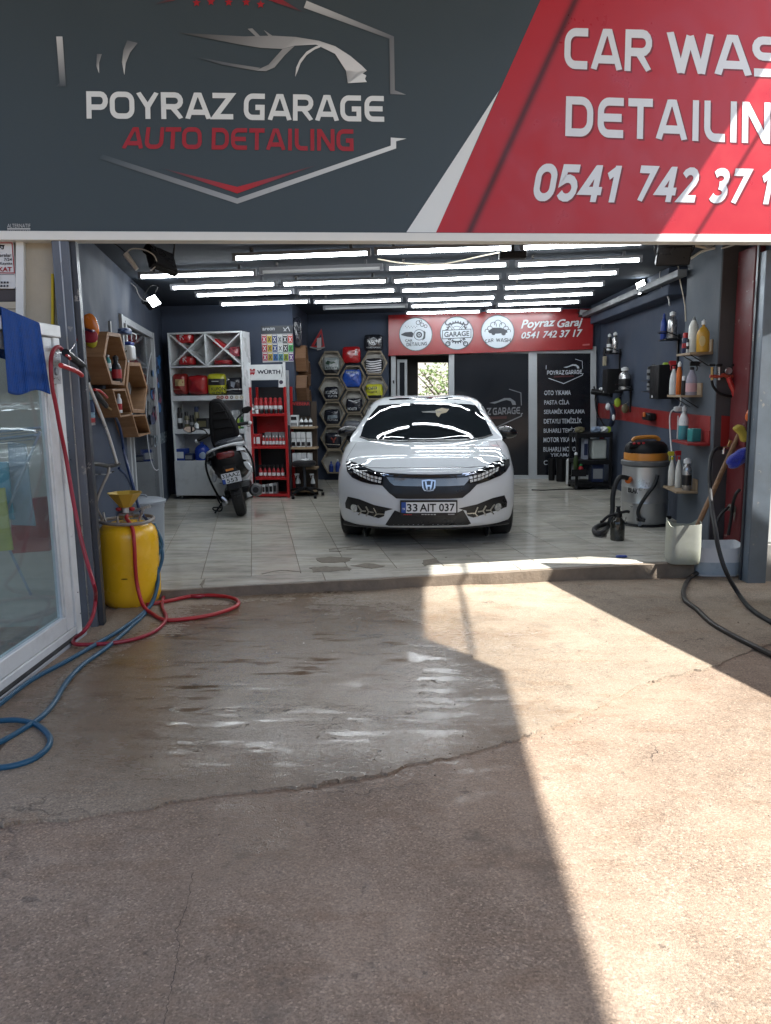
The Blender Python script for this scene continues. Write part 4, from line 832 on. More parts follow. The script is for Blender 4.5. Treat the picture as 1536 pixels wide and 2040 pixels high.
# ------------------------------------------------------------------ houses across the street behind the viewer: what the chrome and the wet ground mirror
M_h = [pbr('street_house_cream', (0.50, .45, .36), .8), pbr('street_house_grey', (0.40, .40, .39), .8), pbr('street_house_pink', (0.46, .36, .31), .8)]
for k, (x0, x1, h_, lab) in enumerate(((-22, -9, 6.5, 'cream house across the street from the garage'), (-8, 5, 9.0, 'grey block of flats across the street from the garage'), (6.5, 20, 7.0, 'pinkish house across the street from the garage'))):
    t = thing('street_house', ((x0 + x1) / 2, -22, -.2), lab, 'house'); mb = MB(); mb.box(x0, x1, -30, -22, -.3, h_); mb.build('wall', M_h[k], t); mb = MB(); mb.box(x0 - .3, x1 + .3, -30.3, -21.6, h_ + .002, h_ + .25); mb.build('roof', M_conc, t)
    for j in range(int(h_ // 3)):
        for i in range(int((x1 - x0) // 3)):
            mb = MB(); xx = x0 + 1 + 3 * i; mb.box(xx, xx + 1.3, -21.99, -21.95, 1 + 3 * j, 2.4 + 3 * j); wv = mb.build('window', M_film, t); mb = MB(); mb.box(xx - .1, xx + 1.4, -21.99, -21.88, .9 + 3 * j, .995 + 3 * j); mb.build('sill', M_conc, wv)
# ------------------------------------------------------------------ the car: white saloon facing the yard
CARYAW = -math.atan(0.058)
CM = frame((0.372, 7.13, 0.0), CARYAW); CMI = CM.inverted()
CAR = thing('car', CM.translation, 'white saloon car parked inside the garage facing out, plate 33 AIT 037', 'car', CARYAW)
def wpaint():
    m = pbr('white_car_paint', (0.60, 0.625, 0.645), 0.5, var=0.01, rvar=0.02, coat=1.0, spec=0.15); return m
M_paint = wpaint()
M_trim = pbr('black_car_trim', (0.010, 0.010, 0.011), 0.35, var=0.1); M_gloss = pbr('gloss_black', (0.006, 0.006, 0.007), 0.06, var=0, rvar=0.02, coat=0.6)
M_cglass = pbr('dark_car_glass', (0.006, 0.008, 0.009), 0.02, var=0, rvar=0.0, coat=1.0, spec=0.9)
# half cross sections: (y, [(x, z) ...]) from the bottom centre round to the top centre
ST = [
 (0.000, [(0, .235), (.40, .235), (.62, .26), (.70, .36), (.72, .50), (.70, .62), (.60, .690), (.35, .705), (0, .708)]),
 (0.030, [(0, .205), (.50, .205), (.73, .23), (.80, .34), (.815, .50), (.80, .64), (.70, .718), (.40, .732), (0, .735)]),
 (0.090, [(0, .185), (.52, .185), (.77, .205), (.835, .32), (.85, .50), (.835, .66), (.745, .748), (.42, .762), (0, .764)]),
 (0.300, [(0, .175), (.55, .175), (.80, .20), (.865, .32), (.872, .52), (.862, .69), (.775, .790), (.46, .826), (0, .834)]),
 (0.600, [(0, .170), (.55, .170), (.81, .20), (.872, .34), (.880, .56), (.872, .74), (.79, .852), (.48, .888), (0, .897)]),
 (0.900, [(0, .170), (.55, .170), (.81, .20), (.874, .34), (.882, .58), (.876, .79), (.80, .896), (.50, .926), (0, .934)]),
 (1.140, [(0, .170), (.55, .170), (.81, .20), (.874, .34), (.882, .60), (.876, .82), (.81, .928), (.64, .946), (0, .954)]),
 (1.165, [(0, .170), (.55, .170), (.81, .20), (.874, .34), (.882, .60), (.876, .82), (.812, .930), (.72, .938), (0, .978)]),
 (1.300, [(0, .170), (.55, .170), (.81, .20), (.874, .34), (.882, .60), (.876, .83), (.815, .945), (.735, .992), (0, 1.062)]),
 (1.600, [(0, .170), (.55, .170), (.81, .20), (.872, .34), (.880, .60), (.876, .84), (.80, .965), (.68, 1.135), (0, 1.222)]),
 (1.900, [(0, .170), (.55, .170), (.81, .20), (.870, .34), (.880, .60), (.876, .85), (.795, .975), (.62, 1.262), (0, 1.342)]),
 (2.100, [(0, .170), (.55, .170), (.81, .20), (.870, .34), (.880, .60), (.876, .86), (.79, .985), (.60, 1.335), (0, 1.383)]),
 (2.500, [(0, .170), (.55, .170), (.81, .20), (.870, .34), (.880, .60), (.878, .87), (.79, .995), (.595, 1.360), (0, 1.405)]),
 (3.000, [(0, .170), (.55, .170), (.81, .20), (.870, .34), (.880, .60), (.880, .88), (.80, 1.005), (.60, 1.335), (0, 1.385)]),
 (3.500, [(0, .175), (.55, .175), (.81, .21), (.872, .35), (.882, .62), (.880, .89), (.81, 1.015), (.63, 1.23), (0, 1.29)]),
 (4.000, [(0, .19), (.55, .19), (.80, .22), (.868, .36), (.878, .64), (.872, .90), (.80, 1.03), (.60, 1.085), (0, 1.13)]),
 (4.400, [(0, .22), (.55, .22), (.78, .26), (.84, .40), (.85, .66), (.84, .90), (.77, 1.03), (.50, 1.07), (0, 1.08)]),
 (4.560, [(0, .30), (.45, .30), (.68, .33), (.76, .45), (.78, .66), (.76, .86), (.68, .98), (.40, 1.01), (0, 1.02)]),
]
NS, NP = 6, 5
def bend(p):
    x, y, z = p; t = max(0.0, 1 - y / 1.5); r = max(0.0, (y - 3.4) / 1.2)
    lean = 0.055 * max(0, (z - 0.50) / 0.22) ** 1.5 * max(0, 1 - y / 0.35) + 0.03 * max(0, (0.42 - z) / 0.2) * max(0, 1 - y / 0.5)
    return Vector((x, y + 0.34 * (abs(x) / 0.85) ** 2.6 * t ** 1.4 - 0.18 * (abs(x) / 0.85) ** 3 * min(1, r) + lean, z))
secs = []
for y, P in ST:
    full = [(x, y, z) for x, z in P] + [(-x, y, z) for x, z in P[-2:0:-1]]
    secs.append(catmull(full, NP, closed=True))
npt = len(secs[0]); rings = []
for i in range(len(secs) - 1):
    for k in range(NS if i > 1 else 4):
        pass
def centri(pts, k):
    pts = [Vector(p) for p in pts]; n = len(pts); out = []; E_ = [pts[0] * 2 - pts[1]] + pts + [pts[-1] * 2 - pts[-2]]
    for i in range(n - 1):
        P0, P1, P2, P3 = E_[i:i + 4]; t0 = 0; t1 = t0 + max(1e-4, (P1 - P0).length) ** .5; t2 = t1 + max(1e-4, (P2 - P1).length) ** .5; t3 = t2 + max(1e-4, (P3 - P2).length) ** .5
        for j in range(k):
            t = t1 + (t2 - t1) * j / k; A1 = P0 * ((t1 - t) / (t1 - t0)) + P1 * ((t - t0) / (t1 - t0)); A2 = P1 * ((t2 - t) / (t2 - t1)) + P2 * ((t - t1) / (t2 - t1)); A3 = P2 * ((t3 - t) / (t3 - t2)) + P3 * ((t - t2) / (t3 - t2))
            B1 = A1 * ((t2 - t) / (t2 - t0)) + A2 * ((t - t0) / (t2 - t0)); B2 = A2 * ((t3 - t) / (t3 - t1)) + A3 * ((t - t1) / (t3 - t1)); out.append(B1 * ((t2 - t) / (t2 - t1)) + B2 * ((t - t1) / (t2 - t1)))
    return out + [pts[-1]]
cols = [centri([s[j] for s in secs], NS) for j in range(npt)]
nst = len(cols[0])
vs = [bend(cols[j][i]) for i in range(nst) for j in range(npt)]
fs = [(i * npt + j, i * npt + (j + 1) % npt, (i + 1) * npt + (j + 1) % npt, (i + 1) * npt + j) for i in range(nst - 1) for j in range(npt)]
# close the nose and the tail with rows of quads running across
def capgrid(i, flip):
    o = i * npt; half = npt // 2; out = []; NC = 14; rows_ = []
    for k in range(0, half + 1):
        a = cols[k][i]; b = cols[(npt - k) % npt][i]
        rows_.append([a.lerp(b, c / NC) for c in range(NC + 1)])
    return rows_
for i, fl in ((0, 0), (nst - 1, 1)):
    rw = capgrid(i, fl); base_ = len(vs); NC = 14
    for r_ in rw: vs += [bend(p) for p in r_]
    for k in range(len(rw) - 1):
        for c in range(NC): fs.append((base_ + k * (NC + 1) + c, base_ + k * (NC + 1) + c + 1, base_ + (k + 1) * (NC + 1) + c + 1, base_ + (k + 1) * (NC + 1) + c))
mbody = MB(CM); mbody.add(vs, fs)
bvh = BVHTree.FromPolygons([CMI @ v for v in mbody.v], mbody.f)
# wheel openings cut from a copy
body = mbody.build('body', M_paint, CAR, ang=50)
cut = MB(CM)
for wy in (0.86, 3.56):
    for s in (-1, 1): cut.cyl((s * 0.62, wy, 0.315), (s * 1.1, wy, 0.315), 0.375, n=36)
cutter = cut.build('wheel_cutter', M_trim, None); bm_ = body.modifiers.new('Cut', 'BOOLEAN'); bm_.operation = 'DIFFERENCE'; bm_.object = cutter; bm_.solver = 'EXACT'
bpy.context.view_layer.update()
me2 = bpy.data.meshes.new_from_object(body.evaluated_get(bpy.context.evaluated_depsgraph_get())); body.modifiers.clear(); body.data = me2
bpy.data.objects.remove(cutter); me2.materials.clear(); me2.materials.append(M_paint); me2.shade_smooth(); me2.set_sharp_from_angle(angle=math.radians(50))
for p in me2.polygons: p.material_index = 0
# patches laid on the body through picture outlines or side outlines
def subdiv2d(poly, maxlen):
    bm = bmesh.new(); vv = [bm.verts.new((x, y, 0)) for x, y in poly]; bm.faces.new(vv); bmesh.ops.triangulate(bm, faces=bm.faces[:])
    for _ in range(6):
        le = [e for e in bm.edges if e.calc_length() > maxlen]
        if not le: break
        bmesh.ops.subdivide_edges(bm, edges=le, cuts=1); bmesh.ops.triangulate(bm, faces=[f for f in bm.faces if len(f.verts) > 3])
    bm.verts.index_update(); r = [(v.co.x, v.co.y) for v in bm.verts], [[v.index for v in f.verts] for f in bm.faces]; bm.free(); return r
CO_l = CMI @ CO
def hit_px(px, py):
    d = (CMI.to_3x3() @ ray(px, py)).normalized(); h = bvh.ray_cast(CO_l, d); 
    if h[0] is None:
        q = CO_l + d * 7.4; h = bvh.find_nearest(q)
    return h[0], h[1]
def C7(*p): return [(660 + x / 3.84, 760 + y / 3.84) for x, y in p]
def patch(name, poly, mat, off=0.004, mirror=False, parent=None, maxlen=8, th=0.006):
    v2, f2 = subdiv2d(poly, maxlen); L = []
    for x, y in v2:
        p, n_ = hit_px(x, y)
        if n_.y > 0: n_ = -n_
        L.append((p, n_))
    out = []
    for sx in ((1, -1) if mirror else (1,)):
        mb = MB(CM); n = len(L); A = [Vector((p.x * sx, p.y, p.z)) + Vector((q.x * sx, q.y, q.z)) * off for p, q in L]; B = [Vector((p.x * sx, p.y, p.z)) + Vector((q.x * sx, q.y, q.z)) * (off - th) for p, q in L]
        ec = {}
        for f in f2:
            for a, b in zip(f, f[1:] + f[:1]): ec[(a, b)] = 1
        rim = [(a, b) for (a, b) in ec if (b, a) not in ec]
        mb.add(A + B, [list(f) for f in f2] + [(a, b, n + b, n + a) for a, b in rim]); out.append(mb.build(name, mat, parent or CAR, ang=60))
    return out
def spatch(name, poly, mat, off=0.004):
    """side outline (y, z) laid on both flanks"""
    v2, f2 = subdiv2d(poly, 0.08); L = []
    for y, z in v2:
        h = bvh.ray_cast(Vector((3, y, z)), Vector((-1, 0, 0)))
        if h[0] is None: h = bvh.find_nearest(Vector((0.8, y, z)))
        L.append((h[0], h[1] if h[1].x > 0 else -h[1]))
    for sx in (1, -1):
        mb = MB(CM); mb.add([Vector((p.x * sx, p.y, p.z)) + Vector((q.x * sx, q.y, q.z)) * off for p, q in L], [list(f) for f in f2]); mb.build(name, mat, CAR, ang=60)
# windscreen and side glass, roof glass
ws = C7((222, 425), (248, 340), (300, 258), (362, 186), (450, 176), (600, 170), (760, 168), (920, 170), (1050, 176), (1105, 184), (1160, 262), (1205, 345), (1232, 408), (1150, 432), (1000, 446), (730, 455), (450, 453), (290, 444))
patch('windscreen', ws, M_cglass, 0.004, maxlen=7)
patch('roof_glass', C7((440, 138), (520, 128), (760, 122), (920, 124), (990, 132), (985, 138), (760, 131), (450, 144)), M_gloss, 0.004)
patch('cowl', C7((215, 428), (222, 420), (290, 442), (450, 451), (730, 453), (1000, 444), (1150, 430), (1232, 405), (1237, 413), (1155, 440), (1000, 455), (730, 463), (450, 461), (285, 452)), M_trim, 0.007)
spatch('side_window', [(1.42, 1.0), (2.0, 1.28), (2.42, 1.325), (2.42, 1.0)], M_cglass); spatch('side_window', [(2.46, 1.0), (2.46, 1.325), (2.95, 1.31), (3.42, 1.18), (3.62, 1.06), (3.3, 1.01)], M_cglass)
for yy in (1.38, 2.44, 3.40):
    pts = [(yy, .30), (yy + .012, .30), (yy + .012, .99), (yy, .99)]; spatch('door_seam', pts, M_trim, 0.0015)
spatch('sill', [(1.26, .18), (3.16, .18), (3.16, .24), (1.26, .24)], M_trim, 0.01)
for yy in (2.28, 3.2):
    for s in (-1, 1): mb = MB(CM); mb.beam((s * 0.888, yy - .09, .80), (s * 0.888, yy + .09, .81), .02, .025); mb.build('door_handle', M_paint, CAR, bevel=0.005)
# black mask of grille and lamps
mask = C7((112, 606), (180, 620), (250, 650), (330, 686), (420, 700), (560, 708), (755, 712), (930, 707), (1070, 700), (1150, 682), (1240, 640), (1362, 590), (1364, 640), (1335, 690), (1290, 722), (1200, 760), (1112, 790), (1060, 845), (1003, 890), (900, 896), (600, 898), (498, 895), (440, 850), (390, 796), (300, 785), (225, 765), (160, 735), (122, 690))
patch('grille_surround', mask, M_trim, 0.004, maxlen=6)
patch('grille_bar', C7((424, 733), (560, 742), (690, 748), (800, 746), (930, 742), (1066, 733), (1040, 765), (1012, 796), (900, 802), (700, 804), (560, 802), (482, 797), (450, 770)), pbr('dark_chrome', (0.17, .155, .135), .10, metal=1.0), 0.016, maxlen=6, th=0.014)
patch('grille_slot', C7((440, 715), (750, 722), (1045, 714), (1045, 726), (750, 736), (440, 727)), M_gloss, 0.008, maxlen=6)
patch('lower_lip_chrome', C7((350, 700), (440, 712), (442, 717), (350, 706)), M_chrome, 0.009, True)
# head lamps: dark bowl, rows of LED cells, clear brow strip
def lampset():
    patch('headlight', C7((118, 616), (190, 628), (260, 662), (340, 700), (402, 722), (392, 786), (320, 782), (235, 762), (165, 728), (128, 682)), M_gloss, 0.012, True, maxlen=5)
    M_led = pbr('led_cell', (0.72, 0.73, 0.72), 0.15, metal=0.25, var=0.3, scale=60)
    top_ = [(165, 668), (235, 690), (310, 718), (395, 735)]; bot_ = [(178, 700), (240, 735), (315, 768), (385, 784)]
    def ip(Ln, t): k = min(2, int(t * 3)); u = t * 3 - k; return (Ln[k][0] + (Ln[k + 1][0] - Ln[k][0]) * u, Ln[k][1] + (Ln[k + 1][1] - Ln[k][1]) * u)
    for c in range(8):
        for r_ in range(2):
            def pt(t, v): a, b = ip(top_, t), ip(bot_, t); return (a[0] + (b[0] - a[0]) * v, a[1] + (b[1] - a[1]) * v)
            t0, t1 = (c + .12) / 8, (c + .86) / 8; v0, v1 = (r_ + .14) / 2, (r_ + .88) / 2
            patch('led_cell', C7(pt(t0, v0), pt(t1, v0), pt(t1, v1), pt(t0, v1)), M_led, 0.017, True, maxlen=9)
    patch('light_strip', C7((150, 640), (260, 672), (345, 706), (420, 722), (420, 727), (345, 712), (258, 679), (150, 648)), M_chrome, 0.017, True, maxlen=6)
    patch('light_strip', C7((132, 655), (160, 652), (150, 664), (136, 664)), pbr('lamp_white', (0.8, 0.82, 0.82), 0.1, var=0), 0.018, True, maxlen=6)
lampset()
# fog lamp pockets
patch('fog_pocket', C7((128, 880), (215, 900), (330, 945), (470, 975), (412, 992), (405, 1030), (362, 1045), (260, 1015), (170, 990), (112, 966), (108, 930)), M_trim, 0.004, True, maxlen=6)
M_sat = pbr('satin_silver', (0.38, 0.37, 0.34), 0.3, metal=0.8)
def strokepatch(name, pts, w_, mat, off, mirror=False, parent=None):
    v, f = stroke2d(pts, w_); n = len(v) // 2; patch(name, C7(*([v[2 * i] for i in range(n)] + [v[2 * i + 1] for i in range(n - 1, -1, -1)])), mat, off, mirror, parent, maxlen=6)
for a, b, c, d in (((205, 945), (236, 989), (212, 1020), (268, 990)), ((268, 955), (290, 994), (270, 1028), (328, 1000)), ((328, 965), (350, 1010), (330, 1036), (408, 1012))):
    strokepatch('chevron_trim', [a, b, c], 9, M_sat, 0.012, True); strokepatch('chevron_trim', [b, d], 9, M_sat, 0.0125, True)
for s in (1, -1):
    p, n_ = hit_px(*C7((178, 968))[0]); p = Vector((p.x * s, p.y, p.z)); n_ = Vector((n_.x * s, n_.y, n_.z))
    mb = MB(CM); mb.lathe([(0.0, .012), (.03, .01), (.036, .012), (.04, .0), (.04, -.01)], p, 20, ax=n_); fl = mb.build('fog_lamp', pbr('lamp_lens', (0.5, 0.52, 0.52), 0.1, metal=0.7, var=0.4, scale=50), CAR)
patch('lower_grille', C7((485, 985), (530, 1003), (740, 1008), (965, 1003), (1008, 982), (1068, 1085), (1040, 1096), (740, 1102), (440, 1102), (414, 1094)), M_trim, 0.004, maxlen=6)
mb = MB(CM); mb.tube([bend((x, .07 + .0 * abs(x), .198)) for x in [-.80 + .1 * k for k in range(17)]], .022, 8, 3); mb.build('bumper_lip', M_trim, CAR)
strokepatch('bonnet_seam', [(115, 596), (200, 630), (300, 660), (420, 662), (740, 660), (1060, 657), (1180, 650), (1280, 615), (1360, 578)], 3.5, M_trim, 0.0015)
strokepatch('bonnet_crease', [(200, 455), (160, 520), (118, 590)], 2.5, M_trim, 0.001, True)
# number plate
pl0 = hit_px(*C7((747, 955))[0])[0]; py_ = pl0.y - 0.022
def onplate(x, y, dep=0.0):
    q = C7((x, y))[0]; return onpl(q[0], q[1], CM @ Vector((0, py_ - dep, 0)), (CM.to_3x3() @ Vector((0, 1, 0))))
cn = CM.to_3x3() @ Vector((0, 1, 0))
mb = MB(); mb.ext([onplate(*p) for p in ((526, 910), (966, 908), (966, 1030), (526, 1032))], cn * 0.02); PLT = mb.build('number_plate', M_trim, CAR, bevel=0.004)
pn_ = Print(lambda x, y: onplate(x, y), -cn, 0.0004, 0.001)
pn_.poly([(537, 925), (955, 922), (955, 1003), (537, 1005)], (0.68, 0.69, 0.70)); pn_.poly([(537, 925), (572, 925), (572, 1005), (537, 1005)], (0.02, 0.07, 0.30)); pn_.text('TR', q4(544, 968, 565, 984), (0.7, .7, .7), 0.01)
BK = (0.008, 0.008, 0.01); pn_.text('33', [(578, 996), (660, 995), (660, 935), (578, 936)], BK, 0.02); pn_.text('AIT', [(676, 995), (802, 994), (802, 934), (676, 935)], BK, 0.02); pn_.text('037', [(824, 994), (945, 993), (945, 933), (824, 934)], BK, 0.02)
[pn_.poly([(a, y0), (b, y0), (b, y1), (a, y1)], c_) for x0, x1, y0, y1, c_ in ((553, 618, 1014, 1021, (0.4, .03, .03)), (690, 806, 1013, 1020, (0.4, .4, .4)), (893, 944, 1011, 1019, (0.4, .4, .4))) for a, b in [(x0 + k * (x1 - x0) / 5, x0 + (k + .72) * (x1 - x0) / 5) for k in range(5)]]
pn_.build('plate_face', M_print, PLT)
# emblem: chrome surround with an upright letter form
def eb(pts, mat, off, nm='emblem'): return patch(nm, C7(*pts), mat, off, maxlen=5, th=0.012)
eb([(692, 758), (745, 752), (798, 758), (795, 815), (780, 838), (745, 843), (710, 838), (697, 815)], pbr('emblem_chrome', (0.5, .5, .5), .12, metal=1.0), 0.022)
eb([(702, 768), (745, 763), (789, 768), (785, 812), (773, 829), (745, 833), (717, 829), (706, 812)], M_gloss, 0.024, 'emblem_field')
for pts in ([(716, 768), (728, 767), (731, 795), (760, 795), (763, 767), (775, 768), (768, 808), (763, 830), (753, 830), (756, 806), (735, 806), (738, 830), (728, 830), (723, 808)],): eb(pts, MATS['emblem_chrome'], 0.028, 'emblem_letter')
# mirrors
for s in (-1, 1):
    px = C7((120, 385))[0] if s < 0 else C7((1340, 385))[0]; c = CMI @ ony(px[0], px[1], 8.62); c.y = 1.50
    mb = MB(CM); R = Matrix.Rotation(s * 0.15, 3, 'Y'); mb.ball(c, 0.115, 1.0, 0.75, 0.58, 18, 12, R); mb.build('mirror', M_gloss, CAR)
    mb = MB(CM); mb.tube([c + Vector((-s * .08, 0.0, -.02)), Vector((s * .86, 1.50, .945)), Vector((s * .80, 1.52, .95))], 0.03, 8, 4); mb.build('mirror_arm', M_trim, CAR)
# wheels
M_rim = pbr('alloy_rim', (0.42, 0.43, 0.44), 0.28, metal=0.9); M_tyre = pbr('tyre_rubber', (0.014, 0.014, 0.014), 0.75, var=0.3, scale=30, bump=0.3, bscale=60)
for wy in (0.86, 3.56):
    for s in (-1, 1):
        o = (s * 0.765, wy, 0.315); mb = MB(CM); mb.lathe([(.20, -.10), (.27, -.105), (.305, -.09), (.318, -.06), (.318, .06), (.305, .09), (.27, .105), (.20, .10)], o, 40, ax=(1, 0, 0)); wt = mb.build('wheel', M_tyre, CAR)
        mb = MB(CM); mb.lathe([(.0, s * .06), (.05, s * .07), (.07, s * .05), (.19, s * .05), (.21, s * .09), (.215, s * .0), (.0, s * -.02)], o, 32, ax=(1, 0, 0)); mb.build('rim', M_rim, wt)
        for k in range(5):
            a = 2 * PI * k / 5; mb = MB(CM); mb.beam((o[0] + s * .078, wy + .04 * math.cos(a), .315 + .04 * math.sin(a)), (o[0] + s * .085, wy + .2 * math.cos(a), .315 + .2 * math.sin(a)), .03, .05, (s, 0, 0)); mb.build('spoke', M_rim, wt)
    for s in (-1, 1): mb = MB(CM); mb.cyl((s * .60, wy, .315), (s * .625, wy, .315), .37, n=32); mb.build('wheel_arch_liner', M_trim, CAR)
mb = MB(CM); mb.box(-.6, .6, .35, 4.2, .15, .22); mb.build('underbody', M_trim, CAR)
for s in (-1, 1): spatch('tail_light', [(4.05, .88), (4.45, .86), (4.45, 1.0), (4.1, 1.0)], M_red, 0.004) if s > 0 else None
# hanging ornament and inner mirror seen at the top of the windscreen are small pale marks behind the glass
for nm, pts, col in (('rear_view_mirror', [(690, 232), (800, 226), (850, 236), (800, 244), (700, 240)], (0.10, 0.10, 0.10)), ('hanging_ornament', [(795, 222), (845, 205), (900, 215), (880, 240), (838, 250), (822, 275), (805, 262)], (0.24, 0.20, 0.13))):
    patch(nm, C7(*pts), pbr(nm, col, 0.6), 0.0055, maxlen=6, th=0.001)
# ------------------------------------------------------------------ small goods: builders
def cm(name, c, rough=0.4, **k): return pbr('col_' + name, c, rough, var=0.08, scale=12, **k)
C_BLK = cm('black', (0.012, 0.012, 0.014)); C_RED = cm('red', (0.34, 0.016, 0.02)); C_WHT = cm('white', (0.62, 0.64, 0.65)); C_GRY = cm('grey', (0.22, 0.23, 0.24)); C_BLU = cm('blue', (0.02, 0.05, 0.26)); C_YEL = cm('yellow', (0.42, 0.40, 0.03))
C_LIME = cm('lime', (0.35, 0.48, 0.04)); C_ORG = cm('orange', (0.55, 0.12, 0.015)); C_GRN = cm('green', (0.03, 0.20, 0.06)); C_TEAL = cm('teal', (0.03, 0.22, 0.22)); C_DBL = cm('navy', (0.012, 0.02, 0.06)); C_OLV = cm('olive', (0.12, 0.11, 0.06)); C_SIL = pbr('col_silver', (0.45, 0.45, 0.45), 0.3, metal=0.8)
C_CLR = pbr('col_clear_bag', (0.75, 0.76, 0.78), 0.12, alpha=0.35, var=0.2, rvar=0.1, bump=0.8, bscale=30)
C_MILK = pbr('col_milky', (0.62, 0.62, 0.58), 0.35, var=0.05)
def can(base, h, r, body, cap, band, label, cat='spray can', group=None, name='spray_can'):
    t = thing(name, base, label, cat, group=group); B = Vector(base)
    mb = MB(); mb.lathe([(r * .94, 0), (r, h * .02), (r, h * .70), (r * .90, h * .745), (r * .6, h * .765)], B, 14); mb.build('body', body, t)
    mb = MB(); mb.lathe([(r * .8, h * .752), (r * .82, h * .93), (r * .7, h * .98), (0, h)], B, 14); mb.build('cap', cap, t)
    if band: mb = MB(); mb.lathe([(r * 1.015, h * .28), (r * 1.015, h * .5)], B, 14); mb.v and mb.build('paper_label', band, t)
    return t
def bottle(base, h, r, body, cap, band, label, cat='bottle', group=None, name='bottle', neck=0.3, sy=1.0, shoulder=0.66):
    t = thing(name, base, label, cat, group=group); B = Vector(base)
    mb = MB(); mb.lathe([(r * .9, 0), (r, h * .03), (r, h * (shoulder - .08)), (r * .9, h * shoulder), (r * .5, h * (shoulder + .12)), (r * neck, h * (shoulder + .16)), (r * neck, h * .86)], B, 14, sy=sy); mb.build('body', body, t)
    mb = MB(); mb.lathe([(r * (neck + .12), h * .84), (r * (neck + .12), h * .95), (r * neck * .7, h * .97), (r * neck * .5, h), (0, h)], B, 12); mb.build('cap', cap, t)
    if band: mb = MB(); mb.lathe([(r * 1.02, h * .16), (r * 1.02, h * .48)], B, 14, sy=sy); mb.build('paper_label', band, t)
    return t
def sprayer(base, h, r, body, head, band, label, face=-1, group=None, name='spray_bottle', nozzle=None, liquid=None):
    t = thing(name, base, label, 'spray bottle', group=group); B = Vector(base)
    mb = MB(); mb.lathe([(r * .92, 0), (r, h * .02), (r, h * .42), (r * .82, h * .55), (r * .42, h * .70), (r * .34, h * .76)], B, 16, sy=.8); mb.build('body', body, t)
    mb = MB(); mb.cyl(B + Vector((0, 0, h * .75)), B + Vector((0, 0, h * .84)), r * .42, n=12); mb.cbox(B + Vector((face * r * .35, 0, h * .93)), r * 1.7, r * .55, h * .13); mb.cbox(B + Vector((face * r * 1.25, 0, h * .945)), r * .35, r * .4, h * .07); mb.build('trigger_head', head, t, bevel=0.004)
    mb = MB(); mb.tube([B + Vector((face * r * .75, 0, h * .88)), B + Vector((face * r * .95, 0, h * .80)), B + Vector((face * r * .75, 0, h * .72))], r * .12, 6, 3); mb.build('trigger', nozzle or head, t)
    if band: mb = MB(); mb.lathe([(r * 1.02, h * .10), (r * 1.02, h * .36)], B, 16, sy=.8); mb.build('paper_label', band, t)
    return t
def carton(base, w_, d_, h_, mat, label, cat='box', group=None, name='carton', rz=-0.09, panel=None, tilt=None):
    t = thing(name, base, label, cat, rz, group=group); M = frame(base, rz)
    if tilt: M = M @ Matrix.Rotation(tilt, 4, 'Y')
    mb = MB(M); mb.box(-w_ / 2, w_ / 2, -d_ / 2, d_ / 2, 0, h_); mb.build('case', mat, t, bevel=min(.006, h_ * .08))
    if panel: mb = MB(M); mb.box(-w_ * .4, w_ * .4, -d_ / 2 - .002, -d_ / 2 - .0005, h_ * .2, h_ * .75); mb.build('paper_label', panel, t)
    return t
def pillow(mb, c, w_, h_, d_, R=None, e=0.38, wob=0.0, seed=0):
    rnd = random.Random(seed); ph = [rnd.uniform(0, 6) for _ in range(6)]; R = R or Matrix.Identity(3); c = Vector(c)
    def sp(v): return math.copysign(abs(v) ** e, v)
    nu, nv = 28, 16; vs = []; fs = []
    for j in range(nv + 1):
        b = -PI / 2 + PI * j / nv
        for i in range(nu):
            a = 2 * PI * i / nu; x = sp(math.cos(a)) * abs(math.cos(b)) ** 0.75; z = sp(math.sin(a)) * abs(math.cos(b)) ** 0.75; y = math.sin(b)
            k = 1 + wob * (math.sin(5 * x + ph[0]) * math.sin(4 * z + ph[1]) + .6 * math.sin(11 * x + ph[2]) * math.sin(9 * z + ph[3]))
            vs.append(c + R @ Vector((x * w_ / 2 * (1 + wob * .25 * math.sin(7 * z + ph[4])), y * d_ / 2 * k, z * h_ / 2 * (1 + wob * .25 * math.sin(6 * x + ph[5])))))
    for j in range(nv):
        for i in range(nu): fs.append((j * nu + i, j * nu + (i + 1) % nu, (j + 1) * nu + (i + 1) % nu, (j + 1) * nu + i))
    mb.add(vs, fs)
def M_bag(name, col): return pbr('bag_' + name, col, 0.18, var=0.15, scale=14, rvar=0.1, coat=0.5, bump=0.5, bscale=18)
def pack(fn, x0, y0, x1, y1, mat, label, d=0.08, marks=None, wob=0.10, seed=1, cat='folded shirt', name='shirt_pack', group=None):
    """a bagged, folded shirt or cover standing on a shelf; marks draws the print in pixels"""
    a, b, c_ = fn((x0 + x1) / 2, y1), fn((x0 + x1) / 2, y0), fn(x0, y1); w_ = (fn(x1, y1) - c_).length; h_ = (b - a).z; ctr = a + Vector((0, 0, h_ / 2)); dv = fn(x1, y1) - c_
    R = Matrix.Rotation(math.atan2(dv.y, dv.x), 3, 'Z'); t = thing(name, a, label, cat, group=group); mb = MB(); pillow(mb, ctr, w_, h_, d, R, .22 if cat == 'box' else .35, wob, seed); mb.build('bag', mat, t, ang=70)
    if marks:
        n_ = R @ Vector((0, 1, 0)); bv = BVHTree.FromPolygons(mb.v, mb.f)
        def f2(px, py):
            q = fn(px, py) - n_ * 0.3; h = bv.ray_cast(q, n_, 0.6); return (h[0] if h[0] is not None else q + n_ * (0.3 - d * .3))
        P = Print(f2, -n_, 0.0005, 0.0025); P.fine = 2.5; marks(P); P.build('print', M_print, t)
    return t
